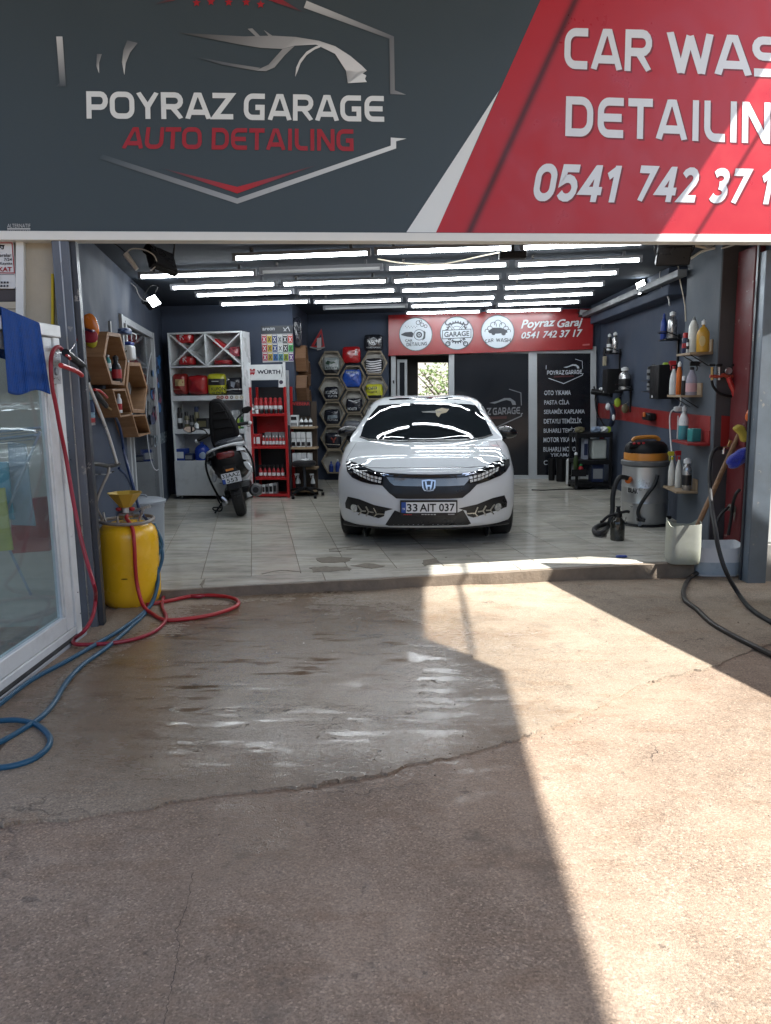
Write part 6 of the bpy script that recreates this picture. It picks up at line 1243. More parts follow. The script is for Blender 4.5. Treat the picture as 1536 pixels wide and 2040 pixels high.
for i, (x0, y0, x1, y1, nm, c, lab, mk) in enumerate(((480, 465, 662, 668, 'grey_green', (0.32, .36, .36), 'grey shirt pack with crocodile print in the honeycomb shelf', m1), (695, 342, 898, 528, 'bright_red', (0.34, .012, .016), 'shiny red bagged shirt on top of the honeycomb shelf', m2), (940, 205, 1150, 395, 'vw_black', (0.014, .015, .02), 'black bagged shirt with round badge on top of the honeycomb shelf', m3), (952, 475, 1150, 660, 'zebra', (0.02, .02, .024), 'black and white striped shirt pack in the honeycomb shelf', m4), (698, 600, 912, 802, 'royal', (0.02, .07, .34), 'royal blue bagged shirt in the honeycomb shelf', m5), (488, 795, 652, 952, 'ink', (0.016, .018, .026), 'black shirt pack with two lines of white letters upright in the honeycomb shelf', m6), (955, 765, 1152, 938, 'acid2', (0.42, .42, .03), 'acid yellow shirt pack lettered upside down in the honeycomb shelf', m7), (735, 925, 922, 1082, 'ink', (0.016, .018, .026), 'black shirt pack with collar and upside down print in the honeycomb shelf', m8), (490, 1050, 668, 1228, 'ink', (0.016, .018, .026), 'black shirt pack with pale blue print block in the honeycomb shelf', m9), (700, 1180, 900, 1320, 'slate', (0.12, .13, .15), 'slate grey bagged shirt beside the car mirror in the honeycomb shelf', None), (500, 1312, 682, 1492, 'ink', (0.016, .018, .026), 'black shirt pack with a small red figure in the honeycomb shelf', m11), (960, 1050, 1080, 1140, 'slate', (0.12, .13, .15), 'grey folded shirt behind the car roof pillar in the honeycomb shelf', None))):
    pack(hp, *Z6(x0, y0), *Z6(x1, y1), M_bag(nm, c), lab, .10, mk, .08, 20 + i)
for x0, x1, y0 in ((545, 592, 1635), (615, 672, 1612)):
    p = hp(*Z6((x0 + x1) / 2, 1768)); h = hp(*Z6((x0 + x1) / 2, y0)).z - p.z; bottle(p, h, (hp(*Z6(x1, 1700)) - hp(*Z6(x0, 1700))).length / 2, C_BLU, C_BLU if x0 < 600 else C_WHT, None, ('blue bottle with blue cap' if x0 < 600 else 'blue bottle with white cap') + ' in the lowest honeycomb cell')
# folded warning triangle hanging above the honeycomb
WT = thing('warning_triangle', onhx(*Z6(410, 380), .1), 'folded red and white warning triangle leaning above the honeycomb shelf', 'warning triangle')
mb = MB(); tri = [Z6(455, 140), Z6(330, 350), Z6(490, 350)]; t2 = [Z6(452, 190), Z6(372, 332), Z6(470, 332)]; A = [onhx(*p, .16) for p in tri]; B = [onhx(*p, .16) for p in t2]; mb.add(A + B + [q + HXN * .015 for q in A + B], [(k, (k + 1) % 3, 3 + (k + 1) % 3, 3 + k) for k in range(3)] + [(6 + k, 9 + k, 9 + (k + 1) % 3, 6 + (k + 1) % 3) for k in range(3)] + [(k, 6 + k, 6 + (k + 1) % 3, (k + 1) % 3) for k in range(3)] + [(3 + k, 3 + (k + 1) % 3, 9 + (k + 1) % 3, 9 + k) for k in range(3)]); mb.build('reflector', C_RED, WT)
mb = MB(); mb.ext([onhx(*p, .165) for p in (Z6(405, 250), Z6(452, 240), Z6(452, 375), Z6(405, 385))], HXN * .01); mb.build('leg', cm('pale_pink', (0.45, .42, .43)), WT); mb = MB(); mb.tube([onhx(*p, .17) for p in (Z6(325, 350), Z6(410, 365), Z6(495, 350))], .012, 6, 3); mb.build('foot', C_GRY, WT)
# oak hexagon boxes on the side face of the wall step
sxn = Vector((1, 0, 0)); hcol = [(11.50, 1.94), (11.86, 1.73), (11.50, 1.52), (11.86, 1.31), (11.50, 1.10)]
for k, (yy, zz) in enumerate(hcol):
    t = thing('hexagon_box', (-1.2, yy, zz - .2), f'oak hexagon box, number {("one", "two", "three", "four", "five")[k]} from the top of the column by the honeycomb shelf', 'hexagon shelf')
    for j in range(6):
        a0, a1 = PI / 3 * j, PI / 3 * (j + 1); r1_, r2_ = .21, .19; q = [(yy + r1_ * math.cos(a0), zz + r1_ * math.sin(a0)), (yy + r1_ * math.cos(a1), zz + r1_ * math.sin(a1)), (yy + r2_ * math.cos(a1), zz + r2_ * math.sin(a1)), (yy + r2_ * math.cos(a0), zz + r2_ * math.sin(a0))]
        mb = MB(); mb.ext([(-1.255, y_, z_) for y_, z_ in q], (.15, 0, 0)); mb.build('board', wood('dark_oak_board', (0.17, .09, .045), (0.11, .055, .028)), t)
hb_ = thing('hanging_bag', ony(595, 640, 11.4), 'dark grey bag hanging above the oak hexagon boxes', 'bag'); mb = MB(); pillow(mb, ony(592, 662, 11.35), .13, .42, .1, None, .5, .2, 44); mb.build('bag', M_bag('ink', (0.016, .018, .026)), hb_)
# ------------------------------------------------------------------ scooter, seen from behind, seat flipped up, leaning on its stand
SB = onz(482, 1034, 0.0); SRZ = 0.16; SLEAN = -0.19
SM = Matrix.Translation(SB) @ Matrix.Rotation(SRZ, 4, 'Z') @ Matrix.Rotation(SLEAN, 4, 'Y')
SCO = thing('scooter', SB, 'black and white scooter with its seat flipped up, plate 33 AAZ 553', 'scooter', SRZ)
M_sw = pbr('scooter_white', (0.60, 0.62, 0.64), 0.25, coat=.6, var=.03); M_sb = pbr('scooter_black', (0.007, 0.007, 0.008), 0.4, coat=.08, var=.1, spec=.25); M_sg = pbr('scooter_grey', (0.05, .055, .065), .3, coat=.3)
def onsc(x, y, yy): return ony(*B7(x, y), yy)
def tyre(mb, o, R_, w_): mb.lathe([(R_ * .62, -w_ * .4), (R_ * .8, -w_ * .5), (R_ * .93, -w_ * .42), (R_, -w_ * .15), (R_, w_ * .15), (R_ * .93, w_ * .42), (R_ * .8, w_ * .5), (R_ * .62, w_ * .4)], o, 32, ax=(1, 0, 0))
mb = MB(SM); tyre(mb, (0, .26, .262), .262, .13); wh = mb.build('rear_wheel', M_tyre, SCO); mb = MB(SM); mb.lathe([(0, -.05), (.05, -.06), (.16, -.045), (.165, .045), (.05, .06), (0, .05)], (0, .26, .262), 24, ax=(1, 0, 0)); mb.build('rim', M_sb, wh)
for s in (-1, 1):
    for k in range(9): a = -0.2 + k * .12; mb = MB(SM); R_ = .2635; c = Vector((s * .032, .26 - R_ * math.cos(a + .25), .262 + R_ * math.sin(a + .25))); mb.cbox(c, .05, .012, .006, Matrix.Rotation(a + .25, 3, 'X') @ Matrix.Rotation(s * .5, 3, 'Z') @ Matrix.Rotation(PI / 2, 3, 'X')); mb.build('tread_block', M_rubber, wh)
mb = MB(SM); tyre(mb, (0, 1.52, .25), .25, .11); fw = mb.build('front_wheel', M_tyre, SCO); mb = MB(SM); mb.lathe([(0, -.04), (.15, -.04), (.15, .04), (0, .04)], (0, 1.52, .25), 24, ax=(1, 0, 0)); mb.build('rim', M_sb, fw)
mb = MB(SM); mb.tube([(0, 1.52, .25), (0, 1.42, .6), (0, 1.32, .92)], .04, 8, 3); mb.build('fork', M_sb, SCO)
mb = MB(SM); pillow(mb, (0, 1.34, .62), .42, .66, .16, Matrix.Rotation(.25, 3, 'X'), .5); mb.build('leg_shield', M_sw, SCO)
mb = MB(SM); mb.box(-.17, .17, .62, 1.3, .22, .30); mb.build('floorboard', M_sb, SCO, bevel=.02)
# tail: body shell, side panels, lamp, band
def loft(mb, secs, n=20, e=.6):
    vs = []; fs = []
    for (y, cx, cz, w_, h_) in secs:
        for i in range(n):
            a = 2 * PI * i / n; c, s = math.cos(a), math.sin(a); vs.append((cx + math.copysign(abs(c) ** e, c) * w_ / 2, y, cz + math.copysign(abs(s) ** e, s) * h_ / 2))
    m = len(secs)
    for k in range(m - 1):
        for i in range(n): fs.append((k * n + i, k * n + (i + 1) % n, (k + 1) * n + (i + 1) % n, (k + 1) * n + i))
    fs += [list(range(n))[::-1], list(range((m - 1) * n, m * n))]; mb.add(vs, fs)
mb = MB(SM); loft(mb, [(.03, 0, .70, .20, .20), (.06, 0, .695, .30, .27), (.14, 0, .68, .40, .33), (.35, 0, .66, .45, .38), (.62, 0, .62, .42, .42), (.80, 0, .58, .30, .40)], 24, .62); mb.build('tail_body', M_sb, SCO)
for pts, mt, nm in (([(1010, 965), (1040, 932), (1090, 925), (1180, 960), (1235, 1050), (1225, 1078), (1130, 1062), (1010, 1038)], M_sw, 'side_panel'), ([(602, 1045), (680, 1020), (735, 1085), (700, 1132), (612, 1175), (590, 1100)], M_sg, 'side_panel'), ([(1108, 1092), (1210, 1100), (1272, 1190), (1248, 1258), (1190, 1212)], M_sw, 'lower_side_panel'), ([(628, 1212), (720, 1200), (722, 1330), (692, 1425), (655, 1422)], pbr('scooter_silver', (0.32, .34, .36), .3), 'lower_side_panel')):
    mb = MB(); mb.ext([onsc(x, y, SB.y + .10) for x, y in pts], (0, .06, 0)); mb.build(nm, mt, SCO, bevel=.012)
for s in (-1, 1):
    mb = MB(SM); P = [(s * .12, .045, .79), (s * .21, .075, .78), (s * .235, .16, .70), (s * .242, .38, .68), (s * .242, .40, .78), (s * .22, .20, .84), (s * .13, .08, .845)]; mb.ext(P, (s * .012, -.006, .004)); mb.build('side_panel', M_sw if s > 0 else M_sg, SCO, bevel=.006)
    mb = MB(SM); P = [(s * .205, .09, .66), (s * .243, .18, .60), (s * .246, .34, .52), (s * .228, .36, .47), (s * .20, .20, .52), (s * .18, .10, .61)]; mb.ext(P, (s * .012, -.006, 0)); mb.build('lower_side_panel', M_sw, SCO, bevel=.006)
mb = MB(SM); mb.tube([(-.235, .22, .80), (-.20, .06, .845), (-.08, .015, .873), (.08, .015, .885), (.20, .06, .875), (.235, .22, .84)], .013, 8, 5); mb.build('grab_rail', M_sw, SCO)
mb = MB(SM); pillow(mb, (-.01, .035, .775), .21, .085, .05, None, .5); mb.build('tail_light', pbr('tail_red', (0.12, .008, .01), .15, coat=.6), SCO)
mb = MB(SM); pillow(mb, (0, .05, .715), .20, .035, .04, None, .5); mb.build('tail_lens', pbr('amber_grey', (0.25, .2, .18), .2), SCO)
mb = MB(SM); pillow(mb, (.06, .20, .905), .34, .09, .34, None, .7); mb.build('seat_well', M_sg, SCO)
mb = MB(SM); mb.ext([(-.07, .0, .585), (.07, .0, .585), (.09, .05, .70), (-.09, .05, .70)], (0, .05, 0)); mb.ext([(-.075, -.03, .36), (.075, -.03, .36), (.085, .0, .60), (-.085, .0, .60)], (0, .03, .0)); mb.build('mudguard', M_sb, SCO, bevel=.01)
mb = MB(SM); mb.box(-.115, .115, -.05, -.042, .445, .575); spl = mb.build('number_plate', C_BLK, SCO, bevel=.003)
def onspl(x, z): return SM @ Vector((x, -.05, z))
P = Print(onspl, (SM.to_3x3() @ Vector((0, -1, 0))), .0004, .001); P.poly([(-.111, .449), (.111, .449), (.111, .571), (-.111, .571)], (0.55, .57, .6)); P.poly([(-.111, .449), (-.075, .449), (-.075, .505), (-.111, .505)], (0.02, .07, .32)); P.text('33AAZ', [(-.102, .516), (.103, .516), (.103, .563), (-.102, .563)], (0.01, .01, .012), .012); P.text('553', [(-.06, .457), (.065, .457), (.065, .504), (-.06, .504)], (0.01, .01, .012), .012); P.build('plate_face', M_print, spl)
mb = MB(SM); mb.box(-.045, .045, -.052, -.04, .592, .615); mb.build('reflector', pbr('orange_reflector', (0.55, .2, .05), .2), SCO, bevel=.003)
# exhaust, side rails, stand
mb = MB(SM); mb.lathe([(0, 0), (.055, 0), (.075, .02), (.082, .06), (.082, .34), (.06, .40), (0, .41)], (.235, .02, .30), 24, ax=(0, 1, -.12)); ex = mb.build('exhaust', pbr('exhaust_steel', (0.10, .10, .10), .35, metal=.7), SCO); mb = MB(SM); mb.lathe([(.035, 0), (.03, 0), (.03, .05)], (.235, .012, .30), 16, ax=(0, 1, -.12)); mb.build('tailpipe', M_black, ex)
for s in (-1, 1): mb = MB(SM); mb.tube([(s * .215, .10, .83), (s * .27, .16, .68), (s * .262, .18, .50), (s * .22, .22, .30), (s * .19, .34, .20)], .013, 8, 5); mb.build('crash_bar', M_black, SCO)
mb = MB(); mb.tube([onsc(x, y, 9.25) for x, y in ((700, 1560), (745, 1700), (800, 1790), (800, 1840), (770, 1868), (690, 1858), (660, 1835), (680, 1812), (790, 1812))], .009, 6, 4); mb.build('foot_peg', M_black, SCO)
mb = MB(); p0 = SM @ Vector((-.12, .5, .25)); mb.tube([p0, Vector((p0.x - .10, p0.y - .02, .10)), Vector((p0.x - .17, p0.y - .03, .008))], .012, 8, 3); mb.build('kick_stand', M_black, SCO)
mb = MB(); mb.tube([onsc(x, y, 9.3) for x, y in ((800, 1650), (850, 1690), (870, 1730), (820, 1760))], .03, 8, 3); mb.build('engine_casing', M_alu, SCO)
# flipped seat
seat = [(590, 200), (610, 150), (650, 125), (690, 119), (740, 124), (785, 140), (850, 212), (905, 300), (960, 400), (1010, 490), (1042, 565), (1066, 700), (960, 730), (830, 775), (760, 840), (690, 902), (655, 862), (625, 780), (605, 650), (592, 450)]
mb = MB(); P0 = [onsc(x, y, 9.42) for x, y in seat]; mb.ext(P0, (0, .10, .01)); st_ = mb.build('seat', pbr('seat_vinyl', (0.008, .008, .009), .6, spec=.2, bump=.3, bscale=30), SCO, bevel=.025)
mb = MB(); inn = [(650, 215), (700, 175), (765, 185), (830, 270), (900, 400), (960, 520), (985, 640), (900, 680), (790, 740), (720, 800), (680, 700), (655, 480)]; mb.ext([onsc(x, y, 9.415) for x, y in inn], (0, .02, 0)); mb.build('seat_pan', pbr('seat_pan_plastic', (0.010, .010, .011), .5, spec=.2), st_, bevel=.008)
for a, b in (((680, 330), (860, 300)), ((670, 440), (920, 420)), ((670, 580), (965, 545))): mb = MB(); mb.tube([onsc(*a, 9.405), onsc(*b, 9.405)], .008, 6, 1); mb.build('seat_rib', M_black, st_)
# bars and mirrors
HBY = 9.85
mb = MB(); mb.tube([onsc(x, y, HBY) for x, y in ((600, 690), (700, 640), (850, 560), (1000, 520), (1060, 515))], .016, 8, 4); mb.build('handlebar', M_black, SCO)
for pts, tip in ((((590, 680), (500, 722), (420, 765)), (405, 775)), (((1060, 515), (1140, 500), (1215, 492)), (1240, 490))):
    mb = MB(); mb.tube([onsc(x, y, HBY) for x, y in pts], .022, 10, 3); gp = mb.build('grip', M_rubber, SCO); mb = MB(); q = onsc(*tip, HBY); mb.ball(q, .024); mb.build('bar_end', C_WHT, gp)
mb = MB(); mb.tube([onsc(x, y, HBY) for x, y in ((1180, 535), (1225, 545), (1250, 530))], .006, 6, 3); mb.build('brake_lever', M_alu, SCO)
M_mir = pbr('mirror_face', (0.8, .82, .84), .03, metal=1.0, var=0, rvar=0)
for pts, arm, lit in (([(188, 595), (215, 560), (255, 545), (320, 542), (370, 555), (388, 585), (375, 615), (320, 645), (270, 645), (220, 620)], [(385, 585), (460, 590), (530, 605), (565, 650), (585, 690)], 1), ([(1110, 330), (1105, 280), (1140, 245), (1200, 228), (1262, 240), (1255, 290), (1200, 340), (1150, 345)], [(1140, 335), (1080, 380), (1035, 430), (1030, 480), (1060, 515)], 0)):
    mb = MB(); mb.ext([onsc(x, y, HBY - .05) for x, y in pts], (0, .045, 0)); m_ = mb.build('mirror', M_black, SCO, bevel=.01)
    if lit:
        for poly in (pts[:4] + [(322, 640), (270, 638), (220, 615)], [(335, 548), (368, 560), (380, 588), (365, 612), (335, 628)]):
            cx = sum(p[0] for p in poly) / len(poly); cy = sum(p[1] for p in poly) / len(poly); mb = MB(); P0 = [onsc(cx + (x - cx) * .86, cy + (y - cy) * .86, HBY - .052) for x, y in poly]; mb.ext(P0, (0, .0015, 0)); mb.build('mirror_glass', C_WHT if False else M_mir, m_)
    mb = MB(); mb.tube([onsc(x, y, HBY) for x, y in arm], .008, 6, 4); mb.build('mirror_arm', M_black, SCO)

# ------------------------------------------------------------------ vacuum cleaner
R3 = lambda x, y: (1120 + x / 3.692, 800 + y / 3.692)
VB = onz(*R3(620, 905), 0); VY = VB.y + .10
vx = lambda x, y: ony(*R3(x, y), VY)
VC = thing('vacuum_cleaner', (VB.x, VY, 0), 'steel drum wet vacuum with orange and black head on castors', 'vacuum cleaner'); vc = Vector((VB.x, VY, 0)); vr = (vx(780, 650) - vx(452, 650)).length / 2; vz = lambda y: vx(615, y).z
M_drum = pbr('drum_steel', (0.46, .46, .45), .34, metal=.65, var=.12, rvar=.1, scale=3, dirt=.2)
mb = MB(); mb.lathe([(vr * .98, vz(880)), (vr, vz(870)), (vr, vz(735)), (vr * 1.015, vz(728)), (vr, vz(720)), (vr, vz(625)), (vr * 1.015, vz(618)), (vr, vz(610)), (vr * .99, vz(470)), (vr * .86, vz(466))], vc, 40); mb.build('drum', M_drum, VC)
mb = MB(); mb.lathe([(vr * 1.0, vz(468)), (vr * 1.06, vz(455)), (vr * 1.06, vz(432)), (vr * .98, vz(424))], vc, 40); mb.build('rim', pbr('grey_rim', (0.11, .115, .12), .4), VC)
mb = MB(); mb.lathe([(vr * .94, vz(424)), (vr * .945, vz(378)), (vr * .93, vz(372))], vc, 40); mb.build('orange_band', pbr('orange_plastic', (0.48, .19, .03), .35), VC)
mb = MB(); mb.lathe([(vr * .93, vz(371)), (vr * .93, vz(345)), (vr * .86, vz(315)), (vr * .72, vz(296)), (vr * .4, vz(288)), (0, vz(286))], vc, 40); mb.build('motor_head', M_black, VC)
mb = MB(); q = vc + Vector((-vr * .5, -vr * .5, vz(318))); mb.cbox(q, .2, .08, .05, Matrix.Rotation(-.5, 3, 'X')); sp2 = mb.build('switch_panel', M_black, VC, bevel=.008)
for k in range(3): mb = MB(); mb.cbox(q + Vector((-.06 + .05 * k, -.036, .028)), .026, .016, .02, Matrix.Rotation(-.5, 3, 'X')); mb.build('switch', C_RED, sp2, bevel=.003)
mb = MB(); mb.tube([vc + Vector((-.15, 0, vz(290))), vc + Vector((-.11, 0, vz(268))), vc + Vector((.08, 0, vz(262))), vc + Vector((.14, 0, vz(285)))], .022, 8, 5); mb.build('handle', MATS['orange_plastic'], VC)
mb = MB(); mb.lathe([(vr * 1.1, vz(925)), (vr * 1.18, vz(915)), (vr * 1.18, vz(890)), (vr * 1.05, vz(880))], vc, 32); mb.build('base_ring', M_black, VC)
for k in range(4):
    a = PI / 4 + PI / 2 * k + .3; q = vc + Vector((vr * 1.05 * math.cos(a), vr * 1.05 * math.sin(a), .035)); mb = MB(); mb.cyl(q + Vector((-.014, 0, 0)), q + Vector((.014, 0, 0)), .035, n=18); ca_ = mb.build('castor', C_GRY, VC); mb = MB(); mb.cbox(q + Vector((0, 0, .045)), .05, .05, .03); mb.build('fork', M_black, ca_)
P = Print(lambda x, y: (lambda h: h)(vc + Vector((0, 0, 0)) + (lambda d: d)(Vector((0, 0, 0)))) if False else vx(x, y) + Vector((0, -math.sqrt(max(0, vr * vr - (vx(x, y).x - vc.x) ** 2)), 0)), (0, -1, 0), .0005, .003)
P.poly([(458, 612), (485, 613), (516, 616), (516, 662), (485, 668), (458, 662)], (0.6, .6, .6)); P.text('BLAK', [(460, 656), (514, 660), (514, 624), (460, 620)], (0.01, .01, .012), .04); P.build('maker_label', M_printm, VC)
mb = MB(); q = vx(480, 560) + Vector((0, -vr * .5, 0)); mb.cyl(q, q + Vector((.06, .06, 0)), .05); mb.build('hose_inlet', M_black, VC)
HR = .026
mb = MB(); mb.tube([q] + [ony(*R3(x, y), VY - .22 - .1 * i / 9) for i, (x, y) in enumerate(((430, 556), (392, 610), (372, 700), (370, 800), (352, 880), (330, 930)))] + [onz(*R3(x, y), .035) for x, y in ((290, 968), (248, 968), (236, 940), (262, 918), (320, 900))], HR, 10, 6); ho = mb.build('suction_hose', M_rubber, VC)
mb = MB(); mb.cyl(q + Vector((-.02, -.02, 0)), q + Vector((-.05, -.05, -.01)), .034); mb.build('hose_collar', C_ORG, VC)
mb = MB(); mb.tube([vx(x, y) + Vector((0, -math.sqrt(max(.0004, vr * vr - (vx(x, y).x - vc.x) ** 2)) - .03, 0)) for x, y in ((640, 520), (615, 590), (565, 660), (525, 730), (508, 790), (520, 835), (552, 846))], .019, 10, 6); mb.build('drain_hose', M_rubber, VC)
# pump sprayer on the floor
PB = onz(*R3(405, 1018), 0); ph = ony(*R3(405, 770), PB.y).z; prd = (ony(*R3(458, 950), PB.y) - ony(*R3(355, 950), PB.y)).length / 2
PS = thing('pump_sprayer', PB, 'dark pump sprayer bottle standing in front of the vacuum', 'sprayer')
mb = MB(); mb.lathe([(prd * .96, 0), (prd, .01), (prd, ph * .50), (prd * .92, ph * .58), (prd * .55, ph * .66), (prd * .5, ph * .70)], PB, 28); mb.build('bottle', pbr('smoked_bottle', (0.02, .02, .016), .18, coat=.5), PS)
mb = MB(); mb.lathe([(prd * .56, ph * .69), (prd * .56, ph * .80), (prd * .3, ph * .84), (prd * .22, ph * .96), (prd * .34, ph * .97), (prd * .34, ph), (0, ph)], PB, 20); mb.build('pump', M_black, PS)
mb = MB(); mb.tube([PB + Vector((0, 0, ph * .76)), PB + Vector((-.09, 0, ph * .72)), PB + Vector((-.15, 0, ph * .56)), PB + Vector((-.17, 0, ph * .55))], .014, 8, 4); mb.build('trigger_grip', M_black, PS); mb = MB(); mb.tube([PB + Vector((0, 0, ph * .80)), PB + Vector((.08, 0, ph * .84)), PB + Vector((.11, 0, ph * .82))], .014, 8, 4); mb.build('nozzle', M_black, PS)

# ------------------------------------------------------------------ cut canisters
def canister(mb, base, w_, d_, h_, e=.35, th=.006, rim=None, bulge=.02, rz=0):
    nu = 40; vs = []; fs = []; R = Matrix.Rotation(rz, 3, 'Z'); B = Vector(base); rows_ = []
    def ring(z, k, zz=None):
        out = []
        for i in range(nu):
            a = 2 * PI * i / nu; c, s = math.cos(a), math.sin(a); dz = (rim(a) if (rim and zz) else 0); out.append(B + R @ Vector((math.copysign(abs(c) ** e, c) * w_ / 2 * k, math.copysign(abs(s) ** e, s) * d_ / 2 * k, z + dz)))
        return out
    kt = 1 - 2 * th / w_
    rings_ = [ring(0, .90), ring(h_ * .03, .96), ring(h_ * .15, 1.0), ring(h_ * .45, 1 + bulge), ring(h_ * .8, 1.0), ring(h_, 1.0, 1), ring(h_, kt, 1), ring(h_ * .5, kt + bulge), ring(.02, kt * .95)]
    for r_ in rings_: vs += r_
    for k in range(len(rings_) - 1):
        for i in range(nu): fs.append((k * nu + i, k * nu + (i + 1) % nu, (k + 1) * nu + (i + 1) % nu, (k + 1) * nu + i))
    fs += [list(range(nu))[::-1], list(range(8 * nu, 9 * nu))]; mb.add(vs, fs)
wb = onz(*R3(925, 1205), 0.0) + Vector((0, .13, 0)); ww = (ony(*R3(1042, 950), wb.y) - ony(*R3(806, 950), wb.y)).length; wh_ = ony(*R3(925, 890), wb.y).z
CW_ = thing('cut_canister', wb, 'milky cut-open canister with green grime holding a broom handle', 'canister'); mb = MB(); canister(mb, wb, ww * .98, .24, wh_, .45, .005, lambda a: .02 * math.cos(2 * a + .6) + .012 * math.sin(3 * a), rz=-.15); mb.build('shell', pbr('grimy_milky_plastic', (0.36, .37, .32), .5, var=.16, scale=5, dirt=.45, dirtcol=(0.20, .24, .10)), CW_)
bb = onz(*R3(1165, 1292), -0.135) + Vector((0, .13, 0)); bw = (ony(*R3(1338, 1150), bb.y) - ony(*R3(998, 1150), bb.y)).length; bh = ony(*R3(1165, 1040), bb.y).z - bb.z
CB_ = thing('cut_canister', bb, 'wide pale canister half full of grey water by the steel post', 'canister'); mb = MB(); canister(mb, bb, bw * .97, .26, bh, .48, .005, lambda a: .012 * math.cos(2 * a) + .014 * math.sin(a), .02, -.1); mb.build('shell', pbr('pale_plastic', (0.74, .75, .76), .4, var=.06, dirt=.1), CB_)
nu = 32; mb = MB(); bandz = []
for zz, k in ((.02, .985), (bh * .15, 1.004), (bh * .45, 1.024), (bh * .47, 1.024)):
    for i in range(nu): a = 2 * PI * i / nu; c, s = math.cos(a), math.sin(a); bandz.append(bb + Matrix.Rotation(-.1, 3, 'Z') @ Vector((math.copysign(abs(c) ** .48, c) * bw * .97 / 2 * k * 1.004, math.copysign(abs(s) ** .48, s) * .13 * k * 1.004, zz)))
mb.add(bandz, [(k * nu + i, k * nu + (i + 1) % nu, (k + 1) * nu + (i + 1) % nu, (k + 1) * nu + i) for k in range(3) for i in range(nu)]); mb.build('water_level', pbr('grey_water_plastic', (0.42, .48, .52), .3), CB_)
# ------------------------------------------------------------------ broom, mitts, tap and hoses at the pillar
BR = thing('broom', wb + Vector((0.05, 0, .02)), 'wooden broom handle leaning from the canister to the red jamb', 'broom'); b0, b1 = ony(*R3(1008, 885), wb.y), ony(*R3(1408, 5), 6.85); dv = (b1 - b0); mb = MB(); mb.tube([b0 - dv.normalized() * .22, b0, b0 + dv * .5, b1], .021, 10, 3); mb.build('handle', M_oak, BR)
BR2 = thing('mop', ony(*R3(1250, 300), 6.86), 'second wooden handle leaning beside the broom', 'mop'); mb = MB(); mb.tube([ony(*R3(1235, 300), 6.88), ony(*R3(1275, 180), 6.9), ony(*R3(1310, 75), 6.9)], .018, 8, 3); mb.build('handle', M_oak, BR2)
def lump(name, pts, yy, th, mat, label, cat, bevel=.03, part='body'):
    t = thing(name, ony(*pts[len(pts) // 2], yy), label, cat); mb = MB(); mb.ext([ony(x, y, yy) for x, y in pts], (0, th, 0)); mb.build(part, mat, t, bevel=bevel); return t
lump('sponge_brush', [R3(*p) for p in ((1270, 200), (1312, 168), (1345, 180), (1368, 240), (1360, 300), (1335, 298), (1318, 248))], 6.50, .07, pbr('yellow_foam', (0.42, .33, .05), .8, bump=.5), 'yellow foam sponge hanging by the broom handle', 'sponge', .012, 'foam')
t = lump('glove', [R3(*p) for p in ((1362, 100), (1380, 60), (1412, 52), (1408, 130), (1372, 150), (1360, 128))], 6.48, .05, pbr('orange_rubber', (0.6, .12, .02), .4), 'orange rubber glove hooked on the red jamb', 'glove', .012, 'glove'); 
BM_ = thing('wash_mitt', ony(*R3(1300, 440), 6.42), 'royal blue wash mitt hanging under the tap', 'mitt'); mb = MB(); pillow(mb, ony(*R3(1300, 415), 6.45), .22, .12, .10, Matrix.Rotation(-.62, 3, 'Y'), .7, .15, 5); mb.build('pile', pbr('blue_pile', (0.012, .025, .33), .9, bump=1.0, bscale=120, sheen=.5), BM_)
TP = thing('tap', ony(*R3(1190, 345), 6.8), 'chrome tap and fittings on the pillar above the canister', 'tap')
mb = MB(); mb.cyl(ony(*R3(1172, 345), 6.75), ony(*R3(1300, 318), 6.85), .016); mb.build('pipe', M_chrome, TP); mb = MB(); mb.cyl(ony(*R3(1190, 342), 6.75), ony(*R3(1186, 385), 6.75), .013); mb.build('spout', M_chrome, TP); mb = MB(); mb.beam(ony(*R3(1222, 332), 6.75), ony(*R3(1240, 285), 6.75), .02, .012, (0, 1, 0)); mb.build('lever', M_brass, TP)
def hose(name, pts, r, mat, label, k=6): mb = MB(); mb.tube(pts, r, 10, k); return mb.build(name, mat, None, label, 'hose')
gzp = lambda px, py, off=.014: (lambda p: Vector((p.x, p.y, gz(p.x, p.y) + .010 + off)))(onz(px, py, ZG + .010 + off))
hose('hose', [ony(*R3(1168, 345), 6.75), ony(*R3(1140, 345), 6.7), ony(*R3(1100, 390), 6.6), ony(*R3(1086, 480), 6.5), ony(*R3(1085, 600), 6.4), ony(*R3(1098, 760), 6.2), ony(*R3(1125, 930), 5.98), ony(*R3(1150, 1080), 5.88), ony(*R3(1205, 1250), 5.8)] + [gzp(*R3(1300, 1385)), gzp(1500, 1207), gzp(1560, 1242), gzp(1640, 1270)], .017, M_rubber, 'black hose dropping from the tap in front of the wide canister')
hose('hose', [gzp(*R3(1010, 1225)), gzp(*R3(940, 1270)), gzp(*R3(900, 1340)), gzp(*R3(893, 1400)), gzp(*R3(920, 1450)), gzp(*R3(990, 1500)), gzp(1420, 1235), gzp(1480, 1268), gzp(1560, 1305), gzp(1640, 1340)], .018, pbr('brown_rubber', (0.028, .022, .018), .55), 'brown-black hose curving over the ground from behind the milky canister')
